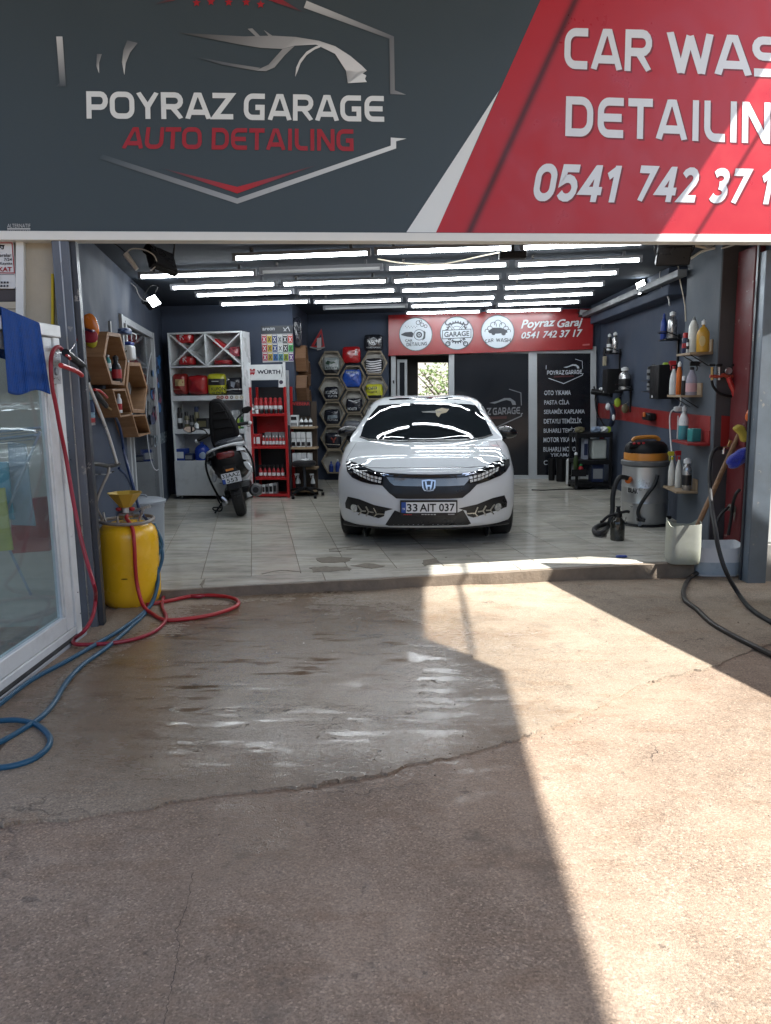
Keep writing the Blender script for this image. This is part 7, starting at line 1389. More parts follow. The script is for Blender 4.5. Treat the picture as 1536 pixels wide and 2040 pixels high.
DP = thing('drain_pipe', (rp.x - .05, 6.75, -.05), 'grimy grey drain pipe with elbow low beside the red jamb', 'pipe'); mb = MB(); mb.cyl(ony(1470, 1070, 6.7), ony(1469, 1015, 6.7), .032); mb.cyl(ony(1469, 1016, 6.7), ony(1452, 1010, 6.7), .03); mb.build('pipe', pbr('grimy_pipe', (0.14, .13, .11), .7, dirt=.4), DP); mb = MB(); mb.tube([ony(1452, 1010, 6.66), ony(1436, 1025, 6.62), ony(1428, 1045, 6.6), ony(1426, 1066, 6.6)], .012, 8, 4); mb.build('spur_hose', M_rubber, DP); mb = MB(); mb.tube([ony(1474, 975, 6.5), ony(1466, 985, 6.5), ony(1460, 1005, 6.55), ony(1457, 1030, 6.6), ony(1451, 1066, 6.6)], .014, 8, 4); mb.build('spur_hose', M_rubber, DP)
# white panel at the far right, past the steel guide
WPn = thing('white_door', ony(1535, 1100, 6.30), 'white rounded metal door panel past the blue-grey steel guide', 'door'); mb = MB(); a_ = ony(1524, 560, 6.3); xw = a_.x; pts = [(xw, .18), (xw - .0, 2.19), (xw + .01, 2.235), (xw + .05, 2.26), (xw + .9, 2.26), (xw + .9, .18)]; mb.ext([(x, 6.28, z) for x, z in pts], (0, .05, 0)); mb.build('panel', M_pvc, WPn, bevel=.008); mb = MB(); mb.ext([(x + .03, 6.276, z - .02) for x, z in pts[1:5]] + [(xw + .87, 6.276, .2), (xw + .03, 6.276, .2)], (0, .003, 0)); mb.build('inner_panel', M_pvc, WPn)
mb = MB(); mb.box(xw - .02, xw + .9, 6.26, 6.36, -.14, .179); mb.build('plinth', M_conc, WPn)

# ------------------------------------------------------------------ air manifold with pistol on the pillar front
R2 = lambda x, y: (1140 + x / 3.879, 560 + y / 3.879)
opf = lambda x, y, o=.05: onpf(*R2(x, y)) + Vector((0, -o, 0))
AM = thing('air_manifold', opf(1150, 740), 'red and brass air manifold with four valves and a red blow gun', 'manifold')
mb = MB(); mb.tube([opf(1045, 735), opf(1120, 738), opf(1150, 725), opf(1180, 738), opf(1240, 738)], .016, 8, 3); mb.build('pipe', pbr('old_red_pipe', (0.32, .05, .03), .45), AM); mb = MB(); mb.tube([opf(1240, 738, .03), opf(1320, 735, .03), opf(1425, 730, .03)], .007, 6, 2); mb.build('feed_pipe', C_RED, AM)
for x, m_ in ((1062, M_brass), (1117, M_alu), (1240, M_brass)): mb = MB(); mb.cyl(opf(x, 765), opf(x, 665), .012, n=10); va = mb.build('valve', m_, AM); mb = MB(); mb.cbox(opf(x, 650), .05, .03, .02); mb.build('valve_knob', M_black, va, bevel=.004)
mb = MB(); mb.lathe([(.012, -.012), (.028, -.014), (.03, 0), (.028, .014), (.012, .012)], opf(1180, 695, .07), 20, ax=(0, 1, 0)); mb.build('gauge', M_alu, AM)
mb = MB(); mb.tube([opf(1180, 745, .07), opf(1200, 800, .07), opf(1225, 860, .07), opf(1235, 912, .07)], .022, 10, 4); mb.build('blow_gun', pbr('red_gloss', (0.4, .03, .03), .25), AM); mb = MB(); mb.tube([opf(1060, 770), opf(1075, 820), opf(1130, 870), opf(1250, 895), opf(1380, 905)], .012, 8, 5); mb.build('air_hose', M_black, AM); mb = MB(); mb.ball(opf(1235, 905, .085), .018); mb.build('gun_cap', M_brass, AM)

# ------------------------------------------------------------------ shelves on the pillar
R4 = lambda x, y: (1180 + x / 5.908, 620 + y / 5.908)
pn1 = Vector((1.0, xa - pcb.x, 0)).normalized(); pk = pcb.x - xa
def ops(px, py, o=0.0): return onpl(px, py, Vector((xa, 6.95, 0)) - pn1 * o, pn1)
def pshelf(y0, y1, z_, dep, mat, label, brace=True):
    a, b = Vector((xa + pk * (y0 - 6.95), y0, z_)), Vector((xa + pk * (y1 - 6.95), y1, z_)); t = thing('wall_shelf', (a + b) / 2 - pn1 * dep / 2, label, 'shelf'); mb = MB(); mb.ext([a - pn1 * .001, b - pn1 * .001, b - pn1 * dep, a - pn1 * dep], (0, 0, .02)); mb.build('board', mat, t, bevel=.002)
    for q in (a.lerp(b, .25), a.lerp(b, .8)):
        if brace: mb = MB(); mb.beam(q - pn1 * (dep * .8) + Vector((0, 0, -.002)), q - pn1 * .004 + Vector((0, 0, -.10)), .02, .006); mb.build('brace', M_black, t)
    mb = MB(); mb.ext([a - pn1 * .001 + Vector((0, .01, .021)), a - pn1 * .001 + Vector((0, .01, .13)), a.lerp(b, .3) - pn1 * .001 + Vector((0, 0, .13)), a.lerp(b, .3) - pn1 * .001 + Vector((0, 0, .021))], -pn1 * .012); mb.build('upstand', mat, t); return t
def ray_on_line(px, py, dep):  # place on a plane parallel to the pillar side
    return ops(px, py, dep)
def zshelf(px, py, dep): return ops(*R4(px, py), dep).z
SD_ = .20
# shelf heights from the front corner of each board
s1 = zshelf(1200, 492, SD_ * .5) ; s2 = zshelf(1090, 985, SD_ * .5); s3 = zshelf(1150, 1530, SD_ * .5)
q4z = ops(*R3(870, 640), SD_ * .5).z
def yat(px, py, dep): return ops(px, py, dep).y
pshelf(yat(*R4(1425, 460), 0), yat(*R4(995, 505), SD_), s1 - .02, SD_, M_ply, 'pale board shelf high on the pillar holding a milky bottle'); pshelf(yat(*R4(1300, 975), 0), yat(*R4(885, 995), SD_), s2 - .02, SD_, M_ply, 'pale board shelf on the pillar with an orange bottle'); pshelf(yat(*R4(1390, 1560), 0), yat(*R4(940, 1515), SD_), s3 - .02, SD_, M_redw, 'red painted shelf on the pillar with teal washing liquid', False); pshelf(yat(*R3(1000, 650), 0), yat(*R3(745, 600), SD_), q4z - .02, SD_, M_ply, 'lowest worn shelf on the pillar holding white spray bottles', False)
def psi(fn, x0, x1, y0, z_, dep=.10): px = (x0 + x1) / 2; p = ops(*fn(px, y0 + 100), dep); top_ = ony(*fn(px, y0), p.y); dist = p.y; r = (fn(x1, 0)[0] - fn(x0, 0)[0]) / F * dist / 2 * 1.0; return Vector((p.x, p.y, z_)), top_.z - z_, r
b, h, r = psi(R4, 1140, 1250, 65, s1); bottle(b, h, r, C_MILK, C_GRY, None, 'tall milky white bottle on the high pillar shelf', neck=.25, shoulder=.76)
b, h, r = psi(R4, 1230, 1390, 95, s1); t = bottle(b, h, r * .95, pbr('amber_soap', (0.52, .30, .04), .15, coat=.5), C_WHT, None, 'golden dish soap bottle on the high pillar shelf', neck=.2, sy=.55, shoulder=.62); mb = MB(); mb.ball(b + Vector((-r * .3, -r * .52, h * .33)), r * .5, .9, .12, 1.5); mb.build('paper_label', cm('label_yellow', (0.6, .48, .22)), t)
b, h, r = psi(R4, 1060, 1132, 250, s1); can(b, h, r, C_DBL, C_RED, C_RED, 'navy spray can with red cap on the high pillar shelf'); b, h, r = psi(R4, 1105, 1140, 325, s1, .15); can(b, h, r * .9, C_WHT, C_BLK, C_BLK, 'small white tin squeezed beside the milky bottle', 'tin', name='tin')
b, h, r = psi(R4, 912, 1010, 580, s2); sprayer(b, h, r * .9, C_WHT, C_RED, None, 'white spray bottle with red head on the middle pillar shelf', -1); b, h, r = psi(R4, 990, 1062, 590, s2); bottle(b, h, r * .9, C_ORG, C_WHT, None, 'slim orange bottle with white tip on the middle pillar shelf', shoulder=.72, neck=.5); b, h, r = psi(R4, 1100, 1250, 592, s2); sprayer(b, h, r * .85, pbr('clear_lilac', (0.40, .38, .46), .12, alpha=.7), C_BLK, cm('pink_label', (0.5, .3, .32)), 'clear lilac spray bottle with black head on the middle pillar shelf', 1); b, h, r = psi(R4, 1045, 1100, 760, s2, .15); can(b, h, r * .8, C_BLK, C_WHT, None, 'short dark tin behind the orange bottle', 'tin', name='tin')
b, h, r = psi(R4, 1020, 1140, 1110, s3); t = bottle(b, h, r * .92, cm('teal_liquid', (0.06, .26, .30)), C_WHT, None, 'squeeze bottle half full of teal liquid on the red pillar shelf', neck=.32, shoulder=.62); mb = MB(); mb.lathe([(r * .94, h * .42), (r * .93, h * .55), (r * .84, h * .63), (r * .47, h * .75), (r * .32, h * .79), (r * .32, h * .83)], b, 16); mb.build('clear_shoulder', C_WHT, t)
b, h, r = psi(R4, 1135, 1260, 1380, s3, .08); carton(b, 2 * r * .9, .09, h, C_TEAL, 'teal soap box on the red pillar shelf', rz=-1.4)
b, h, r = psi(R3, 780, 835, 365, q4z, .12); sprayer(b, h, r * .9, C_MILK, C_YEL, None, 'milky spray bottle with yellow collar on the lowest pillar shelf', -1); b, h, r = psi(R3, 832, 886, 360, q4z, .10); sprayer(b, h, r * .9, C_MILK, C_RED, None, 'milky spray bottle with red head on the lowest pillar shelf', -1); b, h, r = psi(R3, 885, 952, 415, q4z, .08); t = bottle(b, h, r, C_SIL, C_WHT, C_BLK, 'silver bottle with white dome cap on the lowest pillar shelf', neck=.7, shoulder=.7)
ck = thing('cable_hook', ops(*R4(985, 1180), .08), 'white plug and cable hooked on the pillar edge', 'cable'); mb = MB(); pillow(mb, ops(*R4(1010, 1150), .08), .09, .05, .05, None, .5, .1); mb.build('plug', C_WHT, ck); mb = MB(); mb.tube([ops(*R4(x, y), .08) for x, y in ((975, 1150), (930, 1180), (912, 1260), (915, 1400), (925, 1560), (935, 1660), (948, 1780))], .007, 6, 5); mb.build('cable', C_WHT, ck); mb = MB(); mb.tube([ops(*R4(x, y), .05) for x, y in ((1040, 1010), (1038, 1080), (1015, 1130))], .006, 6, 3); mb.build('cable', C_WHT, ck); mb = MB(); mb.tube([ops(*R4(1010, 1230), .08), ops(*R4(1005, 1360), .08), ops(*R4(998, 1500), .08)], .005, 6, 2); mb.build('cable', C_WHT, ck)

# ------------------------------------------------------------------ racks on the dark right wall
rwn = Vector((dr.y, -dr.x, 0))
def orw(px, py, o=0.0): return onpl(px, py, WR0 - rwn * o, rwn)
def rwi(x0, x1, y0, y1, dep=.10): px = (x0 + x1) / 2; p = orw(*R4(px, y1), dep); q = ony(*R4(px, y0), p.y); r = (x1 - x0) / 5.908 / F * p.y / 2; return p, q.z - p.z, r
def holder(p, r, label, rail=.25):
    t = thing('bottle_holder', p + Vector((0, 0, -.02)), label, 'bottle holder'); M = frame(p, math.atan2(dr.y, dr.x)); mb = MB(M); mb.box(-r * 1.5, r * 1.5, -.08, .09, -.016, -.002); mb.build('tray', M_black, t, bevel=.003); mb = MB(M); mb.tube([(-r * 1.5, -.085, .0), (-r * 1.5, .09, .07), (r * 1.5, .09, .07), (r * 1.5, -.085, .07)], .006, 6, 2); mb.build('hoop', M_black, t); mb = MB(); mb.ext([orw(0, 0) * 0 + p + rwn * .092 + dr * s_ + Vector((0, 0, z_)) for s_, z_ in ((-.025, -rail), (.025, -rail), (.025, .05), (-.025, .05))], -rwn * .012); mb.build('rail', M_black, t); return t
def wall_bottle(x0, x1, y0, y1, body, cap, lab, dome=True, band=None): p, h, r = rwi(x0, x1, y0, y1); return bottle(p, h, r, body, cap, band, lab, neck=.55 if dome else .3, shoulder=.68)
p, h, r = rwi(855, 975, 0, 325); holder(p, r * 1.6, 'black wall holder with a blue tube and a silver bottle', .42); wall_bottle(885, 990, 0, 325, C_SIL, C_WHT, 'silver bottle with white dome and spout in the high wall holder'); wall_bottle(800, 870, 25, 345, C_BLU, C_BLU, 'blue tube bottle in the high wall holder', False)
p, h, r = rwi(200, 300, 245, 490); holder(p, r * 1.4, 'black wall holder near the price list with two silver bottles', .3); wall_bottle(232, 300, 245, 490, C_SIL, C_WHT, 'silver bottle with white cap in the wall holder near the price list'); wall_bottle(168, 228, 265, 500, C_BLK, C_WHT, 'black bottle with white cap in the wall holder near the price list', band=C_WHT)
p, h, r = rwi(310, 440, 655, 925); holder(p, r * 1.2, 'black wall holder under the other racks with one fat silver bottle', .3); t = wall_bottle(312, 445, 655, 925, C_SIL, C_WHT, 'fat silver bottle with wide white dome on the wall', band=C_BLK)
p, h, r = rwi(100, 185, 430, 655, .06); bq = thing('detail_brush', p, 'beige detailing brush hanging on the wall beside the partition', 'brush'); mb = MB(); mb.cbox(p + Vector((0, 0, h * .3)), .05, .07, h * .5); mb.build('bristle', cm('beige', (0.35, .31, .22)), bq, bevel=.01); mb = MB(); mb.cyl(p + Vector((0, 0, h * .55)), p + Vector((0, 0, h)), .022); mb.build('handle', M_black, bq)
for x0, x1, y0, y1, lab in ((165, 305, 680, 965, 'plain black wall box beside the fat silver bottle'), (738, 935, 632, 1030, 'black wall box topped by a roll of lime tape')):
    p, h, r = rwi(x0, x1, y0, y1, .12); t = thing('wall_box', p, lab, 'box'); M = frame(p, math.atan2(dr.y, dr.x)); L_ = .30 if x0 < 200 else .34; mb = MB(M); mb.box(-L_ / 2, L_ / 2, -.12, .11, 0, h); mb.build('case', M_black, t, bevel=.006); mb = MB(M); mb.box(L_ * .1, L_ * .2, .108, .1125, h * .03, h * .10); mb.build('tab', C_WHT, t)
p, h, r = rwi(815, 905, 605, 635, .12); lt = thing('tape_roll', p, 'roll of lime tape standing in the black wall box', 'tape'); mb = MB(); mb.lathe([(r * .55, -.02), (r, -.02), (r, .02), (r * .55, .02)], p + Vector((0, 0, -r * .3)), 24, ax=(1, 0, 0)); mb.build('tape', C_LIME, lt)
for i, (x0, x1, y0, y1) in enumerate(((640, 690, 650, 800), (690, 745, 625, 790), (640, 690, 820, 930), (695, 742, 810, 935))): p, h, r = rwi(x0, x1, y0, y1, .08); can(p, h, r, (C_GRY, C_SIL, C_GRY, C_SIL)[i], C_BLK, C_BLK, ('grey spray can on the upper tier', 'silver spray can on the upper tier', 'grey spray can on the lower tier', 'silver spray can on the lower tier')[i] + ' beside the black wall box')
p, h, r = rwi(640, 745, 800, 812, .08); ct = thing('can_rack', p, 'small two-tier can rack beside the black wall box', 'rack'); M = frame(p, math.atan2(dr.y, dr.x)); mb = MB(M); mb.box(-.22, .22, -.06, .06, -.012, -.002); mb.build('tier', M_black, ct); p2 = orw(*R4(692, 940), .08); mb = MB(frame(p2, math.atan2(dr.y, dr.x))); mb.box(-.22, .22, -.06, .06, -.014, -.004); mb.build('tier', M_black, ct)
p = orw(*R4(670, 1245), .05); tb = thing('tool_hook', p, 'black tool with orange trigger hanging on the red band', 'tool'); mb = MB(frame(p, math.atan2(dr.y, dr.x))); mb.box(-.16, .16, -.04, .05, -.04, .05); mb.build('body', M_black, tb, bevel=.02); mb = MB(frame(p, math.atan2(dr.y, dr.x))); mb.box(-.03, .05, .05, .07, .0, .06); mb.build('trigger', C_ORG, tb, bevel=.01)
for x, y, m_, lab in ((297, 1075, C_LIME, 'lime polishing pad hanging beside the red band'), (385, 1145, C_OLV, 'olive polishing pad hanging on the red band')): p = orw(*R4(x, y), .05); t = thing('polishing_pad', p, lab, 'polishing pad'); mb = MB(); mb.ball(p, .055, .9, .5, 1.2); mb.build('pad', m_, t); mb = MB(); mb.cyl(p + Vector((0, 0, .06)), p + Vector((.04, 0, .09)), .006); mb.build('hook', M_alu, t)
# polishers and cords hanging in the corner
PM = thing('polisher', orw(*R4(110, 1150), .1), 'black polisher with cords hanging in the corner beside the partition', 'polisher'); p = orw(*R4(110, 960), .12); mb = MB(); mb.tube([p + Vector((-.12, .1, .02)), p, p + Vector((.1, -.2, -.02))], .045, 10, 4); mb.build('motor_body', M_black, PM); mb = MB(); mb.tube([orw(*R4(20, 890), .12), orw(*R4(40, 960), .12), orw(*R4(35, 1050), .1), orw(*R4(60, 1200), .1), orw(*R4(130, 1330), .08), orw(*R4(160, 1370), .08)], .012, 6, 5); mb.build('cord', M_black, PM); mb = MB(); mb.ball(orw(*R4(115, 915), .14), .05, 1, .8, .5); mb.build('grip_cap', C_WHT, PM)
PM2 = thing('polisher', orw(*R4(240, 1200), .1), 'dark polisher with white switch hanging left of the red band', 'polisher'); mb = MB(); mb.tube([orw(*R4(190, 1090), .12), orw(*R4(235, 1160), .12), orw(*R4(240, 1260), .12), orw(*R4(215, 1330), .12)], .04, 10, 4); mb.build('motor_body', pbr('navy_tool', (0.02, .03, .06), .35), PM2); mb = MB(); mb.ball(orw(*R4(183, 1125), .17), .035, 1, 1, 1.5); mb.build('switch', C_WHT, PM2); mb = MB(); mb.ball(orw(*R4(250, 1250), .17), .022, 1, 1, 2); mb.build('label_plate', C_WHT, PM2)

# ------------------------------------------------------------------ black trolley, canister and bins by the price list
R5 = lambda x, y: (1080 + x / 9.6, 780 + y / 9.6)
TB = onz(*R5(870, 1880), 0); TY = TB.y; tq = lambda x, y, d=0.0: ony(*R5(x, y), TY + d)
TX0, TX1 = tq(880, 1500).x - .02, tq(1335, 1500).x; tz = lambda y: tq(1000, y).z
TRO = thing('trolley', ((TX0 + TX1) / 2, TY + .22, 0), 'black three-tier workshop trolley by the price list', 'trolley')
for z_ in (tz(815), tz(1330), tz(1760)): mb = MB(); mb.box(TX0 - .16, TX1, TY, TY + .45, z_ - .05, z_ + .012); mb.build('tray', M_black, TRO, bevel=.008)
for x_ in (TX0 - .16, TX1 - .04):
    for y_ in (TY, TY + .41): mb = MB(); mb.box(x_ + .001, x_ + .039, y_ + .001, y_ + .039, .07, tz(815) + .03); pp_ = mb.build('post', M_black, TRO, bevel=.005); mb = MB(); mb.cyl((x_, y_ + .02, .035), (x_ + .03, y_ + .02, .035), .035); mb.build('castor', M_rubber, TRO)
def ttop(x0, x1, y0, zb, d): p = tq((x0 + x1) / 2, 1000, d); return (p.x, p.y, zb), tq((x0 + x1) / 2, y0, d).z - zb, (x1 - x0) / 9.6 / F * TY / 2
b, h, r = ttop(925, 1205, 900, tz(1330) + .013, .2); t = thing('plastic_canister', b, 'square milky canister on the middle tier of the trolley', 'canister'); mb = MB(); mb.cbox(Vector(b) + Vector((0, 0, h / 2)), 2 * r, .2, h * .98); mb.build('body', pbr('milky_canister', (0.42, .45, .42), .45), t, bevel=.02); mb = MB(); mb.cyl(Vector(b) + Vector((.05, 0, h * .99)), Vector(b) + Vector((.05, 0, h * 1.05)), .03); mb.build('cap', C_RED, t)
b, h, r = ttop(770, 860, 890, tz(1330) + .013, .2); carton(b, 2 * r, .15, h, cm('pale_blue_box', (0.3, .33, .4)), 'pale blue box on the middle tier of the trolley', rz=0, panel=C_DBL)
b, h, r = ttop(930, 1160, 1380, tz(1760) + .013, .15); carton(b, 2 * r, .2, h, C_DBL, 'navy tool box on the bottom tier of the trolley', rz=0, panel=C_GRY, cat='tool box', name='tool_box')
b, h, r = ttop(605, 700, 1200, 0, -.02); b = (b[0], b[1], tz(1480)); h = tq(650, 1160, -.02).z - b[2]; bottle(b, h, r, cm('dark_green_glass', (0.03, .05, .015)), C_WHT, None, 'green bottle with white cap in the side caddy of the trolley', neck=.6); b2_, h2, r2 = ttop(705, 800, 1385, 0, -.03); bottle((b2_[0], b2_[1], tz(1590)), h2 - tz(1590), r2, C_RED, C_GRN, None, 'red bottle with green cap in the side caddy of the trolley', neck=.5)
cd = thing('side_caddy', tq(680, 1600, -.02), 'black wire caddy hooked on the end of the trolley', 'caddy'); mb = MB(); p = tq(690, 1500, -.02); mb.box(p.x - .11, p.x + .10, p.y - .07, p.y + .06, tz(1590) - .012, tz(1590) - .002); mb.build('tray', M_black, cd); mb = MB(); mb.box(p.x - .11, p.x + .10, p.y - .075, p.y - .07, tz(1590) - .012, tz(1470)); mb.build('front', M_black, cd)
for x, y, m_, sx, lab in ((720, 720, C_OLV, .09, 'olive cloth bundle on top of the trolley'), (1030, 740, cm('steel_blue', (0.2, .26, .36)), .09, 'blue and white brush on top of the trolley'), (1180, 715, C_WHT, .08, 'white cloth on top of the trolley'), (1265, 745, C_LIME, .05, 'lime sponge on top of the trolley')):
    p = tq(x, y, .1); t = thing('cleaning_item', (p.x, p.y, tz(815) + .012), lab, 'cleaning kit'); mb = MB(); pillow(mb, (p.x, p.y, tz(815) + .012 + .045), sx * 1.6, .09, sx * 1.4, None, .6, .25, int(x)); mb.build('body', m_, t)
jb = onz(*R5(610, 1808), 0); jw = (R5(712, 0)[0] - R5(498, 0)[0]) / F * jb.y; jh = ony(*R5(600, 1285), jb.y).z; t = thing('jerrycan', jb, 'white jerrycan on the floor beside the trolley', 'jerrycan'); mb = MB(); mb.ext([(jb.x - jw / 2, jb.y, 0.0), (jb.x + jw / 2, jb.y, 0.0), (jb.x + jw / 2, jb.y, jh * .86), (jb.x + jw * .1, jb.y, jh * .98), (jb.x - jw * .3, jb.y, jh), (jb.x - jw / 2, jb.y, jh * .9)], (0, .2, 0)); mb.build('body', C_WHT, t, bevel=.02); mb = MB(); mb.cyl((jb.x - jw * .2, jb.y + .1, jh * .97), (jb.x - jw * .2, jb.y + .1, jh * 1.06), .025); mb.build('cap', C_BLK, t)
for x0, x1, y0, y1, lab in ((140, 280, 1295, 1715, 'black bin against the price list window, nearer the car'), (285, 500, 1290, 1735, 'wider black bin between the other bin and the jerrycan')):
    p = onz(*R5((x0 + x1) / 2, y1), 0); w_ = (x1 - x0) / 9.6 / F * p.y; h = ony(*R5((x0 + x1) / 2, y0), p.y).z; t = thing('bin', p, lab, 'bin'); mb = MB(); mb.lathe([(w_ * .42, 0), (w_ * .5, h * .95), (w_ * .53, h * .96), (w_ * .53, h), (w_ * .47, h), (w_ * .4, .02), (0, .02)], p + Vector((0, .12, 0)), 24); mb.build('body', M_black, t)
wire('cable', [onz(*R5(x, y), .008) for x, y in ((-200, 1880), (60, 1885), (400, 1868), (700, 1862), (900, 1850), (1020, 1800))], .008, M_black, 'black cable lying across the tiles to the trolley')
bt = thing('blue_rag', onz(1238, 1108, 0), 'tiny crumpled blue rag on the tiles near the kerb', 'rag'); mb = MB(); pillow(mb, onz(1238, 1108, .012), .10, .02, .05, None, .6, .4, 9); mb.build('cloth', C_BLU, bt)
# ------------------------------------------------------------------ PVC glazed screen at the left of the yard
PVo = onz(165, 1258, -.06); PVe = onz(0, 1384, -.06); pvd = (PVe - PVo); pvd.z = 0; pvd.normalize(); PVN = Vector((-pvd.y, pvd.x, 0)); PVN = PVN if PVN.x > 0 else -PVN
PVR = math.atan2(pvd.y, pvd.x)
def onpv(px, py, o=0.0): return onpl(px, py, PVo + PVN * o, PVN)
PV = thing('glazed_screen', PVo + pvd * .8, 'white plastic framed glass screen projecting from the left post', 'screen')
zt = onpv(100, 646).z; LS = 2.4
def pvb(s0, s1, z0, z1, o0, o1, nm, mat=None, bevel=.006):
    mb = MB(); a, b = PVo + pvd * s0, PVo + pvd * s1; a.z = b.z = 0; mb.ext([a + PVN * o0 + Vector((0, 0, z0)), b + PVN * o0 + Vector((0, 0, z0)), b + PVN * o1 + Vector((0, 0, z0)), a + PVN * o1 + Vector((0, 0, z0))], (0, 0, z1 - z0)); return mb.build(nm, mat or M_pvc, PV, bevel=bevel)
pvb(0.0, .085, -.06, zt - .075, -.09, .0, 'outer_stile'); pvb(0.0, LS, zt - .074, zt, -.09, .012, 'top_rail'); pvb(0.0, LS, -.10, -.055, -.10, .03, 'sill', M_pvcg); pvb(.086, LS, -.054, -.0, -.09, -.004, 'bottom_rail')
pvb(.087, .20, .002, zt - .077, -.07, -.012, 'sash_stile'); pvb(.201, LS, .002, .10, -.07, -.013, 'sash_rail'); pvb(.201, LS, zt - .17, zt - .077, -.07, -.013, 'sash_rail'); pvb(1.145, 1.26, .101, zt - .171, -.07, -.011, 'sash_stile'); pvb(.201, .225, .101, zt - .171, -.03, -.020, 'glazing_bead')
pvb(.09, LS, -.052, -.046, -.0035, .028, 'track', M_black, 0)
pvb(.226, 1.144, .101, zt - .171, -.045, -.040, 'pane', glass('screen_glass', (0.82, .90, .90), .02, 1.0), 0)
lk = MB(); q = onpv(111, 740, .004); lk.lathe([(0, .012), (.022, .011), (.026, 0), (0, 0)], q, 24, ax=PVN); lk.build('lock_cover', pbr('lock_grey', (0.16, .18, .20), .4), PV)
mb = MB(); mb.ext([onpv(x, y, .0005) for x, y in ((105, 706), (118, 706), (121, 765), (107, 765))], PVN * .004); mb.build('lock_plate', M_pvcg, PV)
random.seed(5)
for k in range(16): q = onpv(random.uniform(106, 119), random.choice((random.uniform(708, 722), random.uniform(752, 766))), .005); mb = MB(); mb.ball(q, .0022, n=6, m=4); mb.build('perforation', M_black, PV)
for x, y in ((135, 872), (138, 897), (141, 916), (155, 1180), (160, 1222)): q = onpv(x, y, .001); mb = MB(); mb.ball(q, .004, n=8, m=5); mb.build('screw', M_black, PV)
# blue towel hung over the screen
TW = thing('towel', onpv(45, 780, .02), 'royal blue towel draped over the glass screen', 'towel')
def tf(u, v):
    px = (2 + 76 * u) + (14 + 8 * u) * v; py = 612 + 32 * u + (170 - 32 * u + 5 * math.sin(u * 7)) * v
    o = .018 + (.0040 * math.sin(u * 13 + v * 1.6) + .0022 * math.sin(u * 27 + 1.5 - v) + .0009 * math.sin(u * 150)) * min(1, .35 + v) ; return onpv(px, py, o)
mb = MB(); mb.grid(lambda u, v: tf(u, v), 150, 30); mb.grid(lambda u, v: tf(u, 0) + PVN * (-.15 * v + .0) + Vector((0, 0, .02 * math.sin(PI * v) - (.0 if v < .75 else (v - .75) * .9))), 40, 10); mb.build('cloth', pbr('blue_towel', (0.008, .060, .27), .95, var=.25, scale=25, bump=.9, bscale=160, sheen=.0), TW, ang=80, solid=.006)
# things behind the glass
def inside(name, pts, yy, mat, label, cat, th=.02, part='cloth', bev=.004):
    t = thing(name, ony(*pts[-1], yy), label, cat); n = len(pts); mb = MB(); P0 = [ony(x, y, yy) for x, y in pts]; mb.ext(P0, (0, th, 0)); mb.build(part, mat, t, bevel=bev); return t
clo = lambda n, c: pbr('cloth_' + n, c, .9, var=.15, scale=10, bump=.5, bscale=90)
inside('hung_cloth', [(14, 880), (50, 885), (62, 1000), (70, 1048), (22, 1046), (20, 960)], 4.72, clo('grey', (0.24, .31, .36)), 'grey-blue cloth hung on the drying rack behind the glass', 'cloth')
inside('hung_cloth', [(-30, 922), (15, 920), (22, 1000), (28, 1036), (-30, 1030)], 4.66, clo('turq', (0.03, .24, .32)), 'turquoise cloth hung on the drying rack behind the glass', 'cloth')
inside('hung_cloth', [(-30, 975), (8, 972), (18, 1050), (25, 1096), (-30, 1102)], 4.56, clo('yell', (0.36, .36, .08)), 'yellow cloth hung low on the drying rack behind the glass', 'cloth')
inside('storage_box', [(20, 1000), (95, 990), (100, 1098), (22, 1104)], 4.84, pbr('red_crate', (0.26, .03, .02), .5), 'red crate standing behind the drying rack', 'crate', .10, 'body', .01)
DRk = thing('drying_rack', ony(40, 1180, 4.6), 'grey wire drying rack behind the glass screen', 'drying rack')
for a, b in (((2, 1060), (62, 1185)), ((80, 860), (5, 1040)), ((-20, 862), (82, 852)), ((-20, 876), (80, 866))): mb = MB(); mb.cyl(ony(*a, 4.62), ony(*b, 4.62), .008); mb.build('tube', pbr('rack_grey', (0.2, .24, .28), .4), DRk)
mb = MB(); mb.ball(ony(4, 1052, 4.61), .03); mb.build('joint', C_BLU, DRk)
for k in range(5): mb = MB(); mb.cyl(ony(-20, 864 + 5 * k, 4.64 + .02 * k), ony(78, 854 + 5 * k, 4.64 + .02 * k), .003, n=6); mb.build('wire', MATS['rack_grey'], DRk)
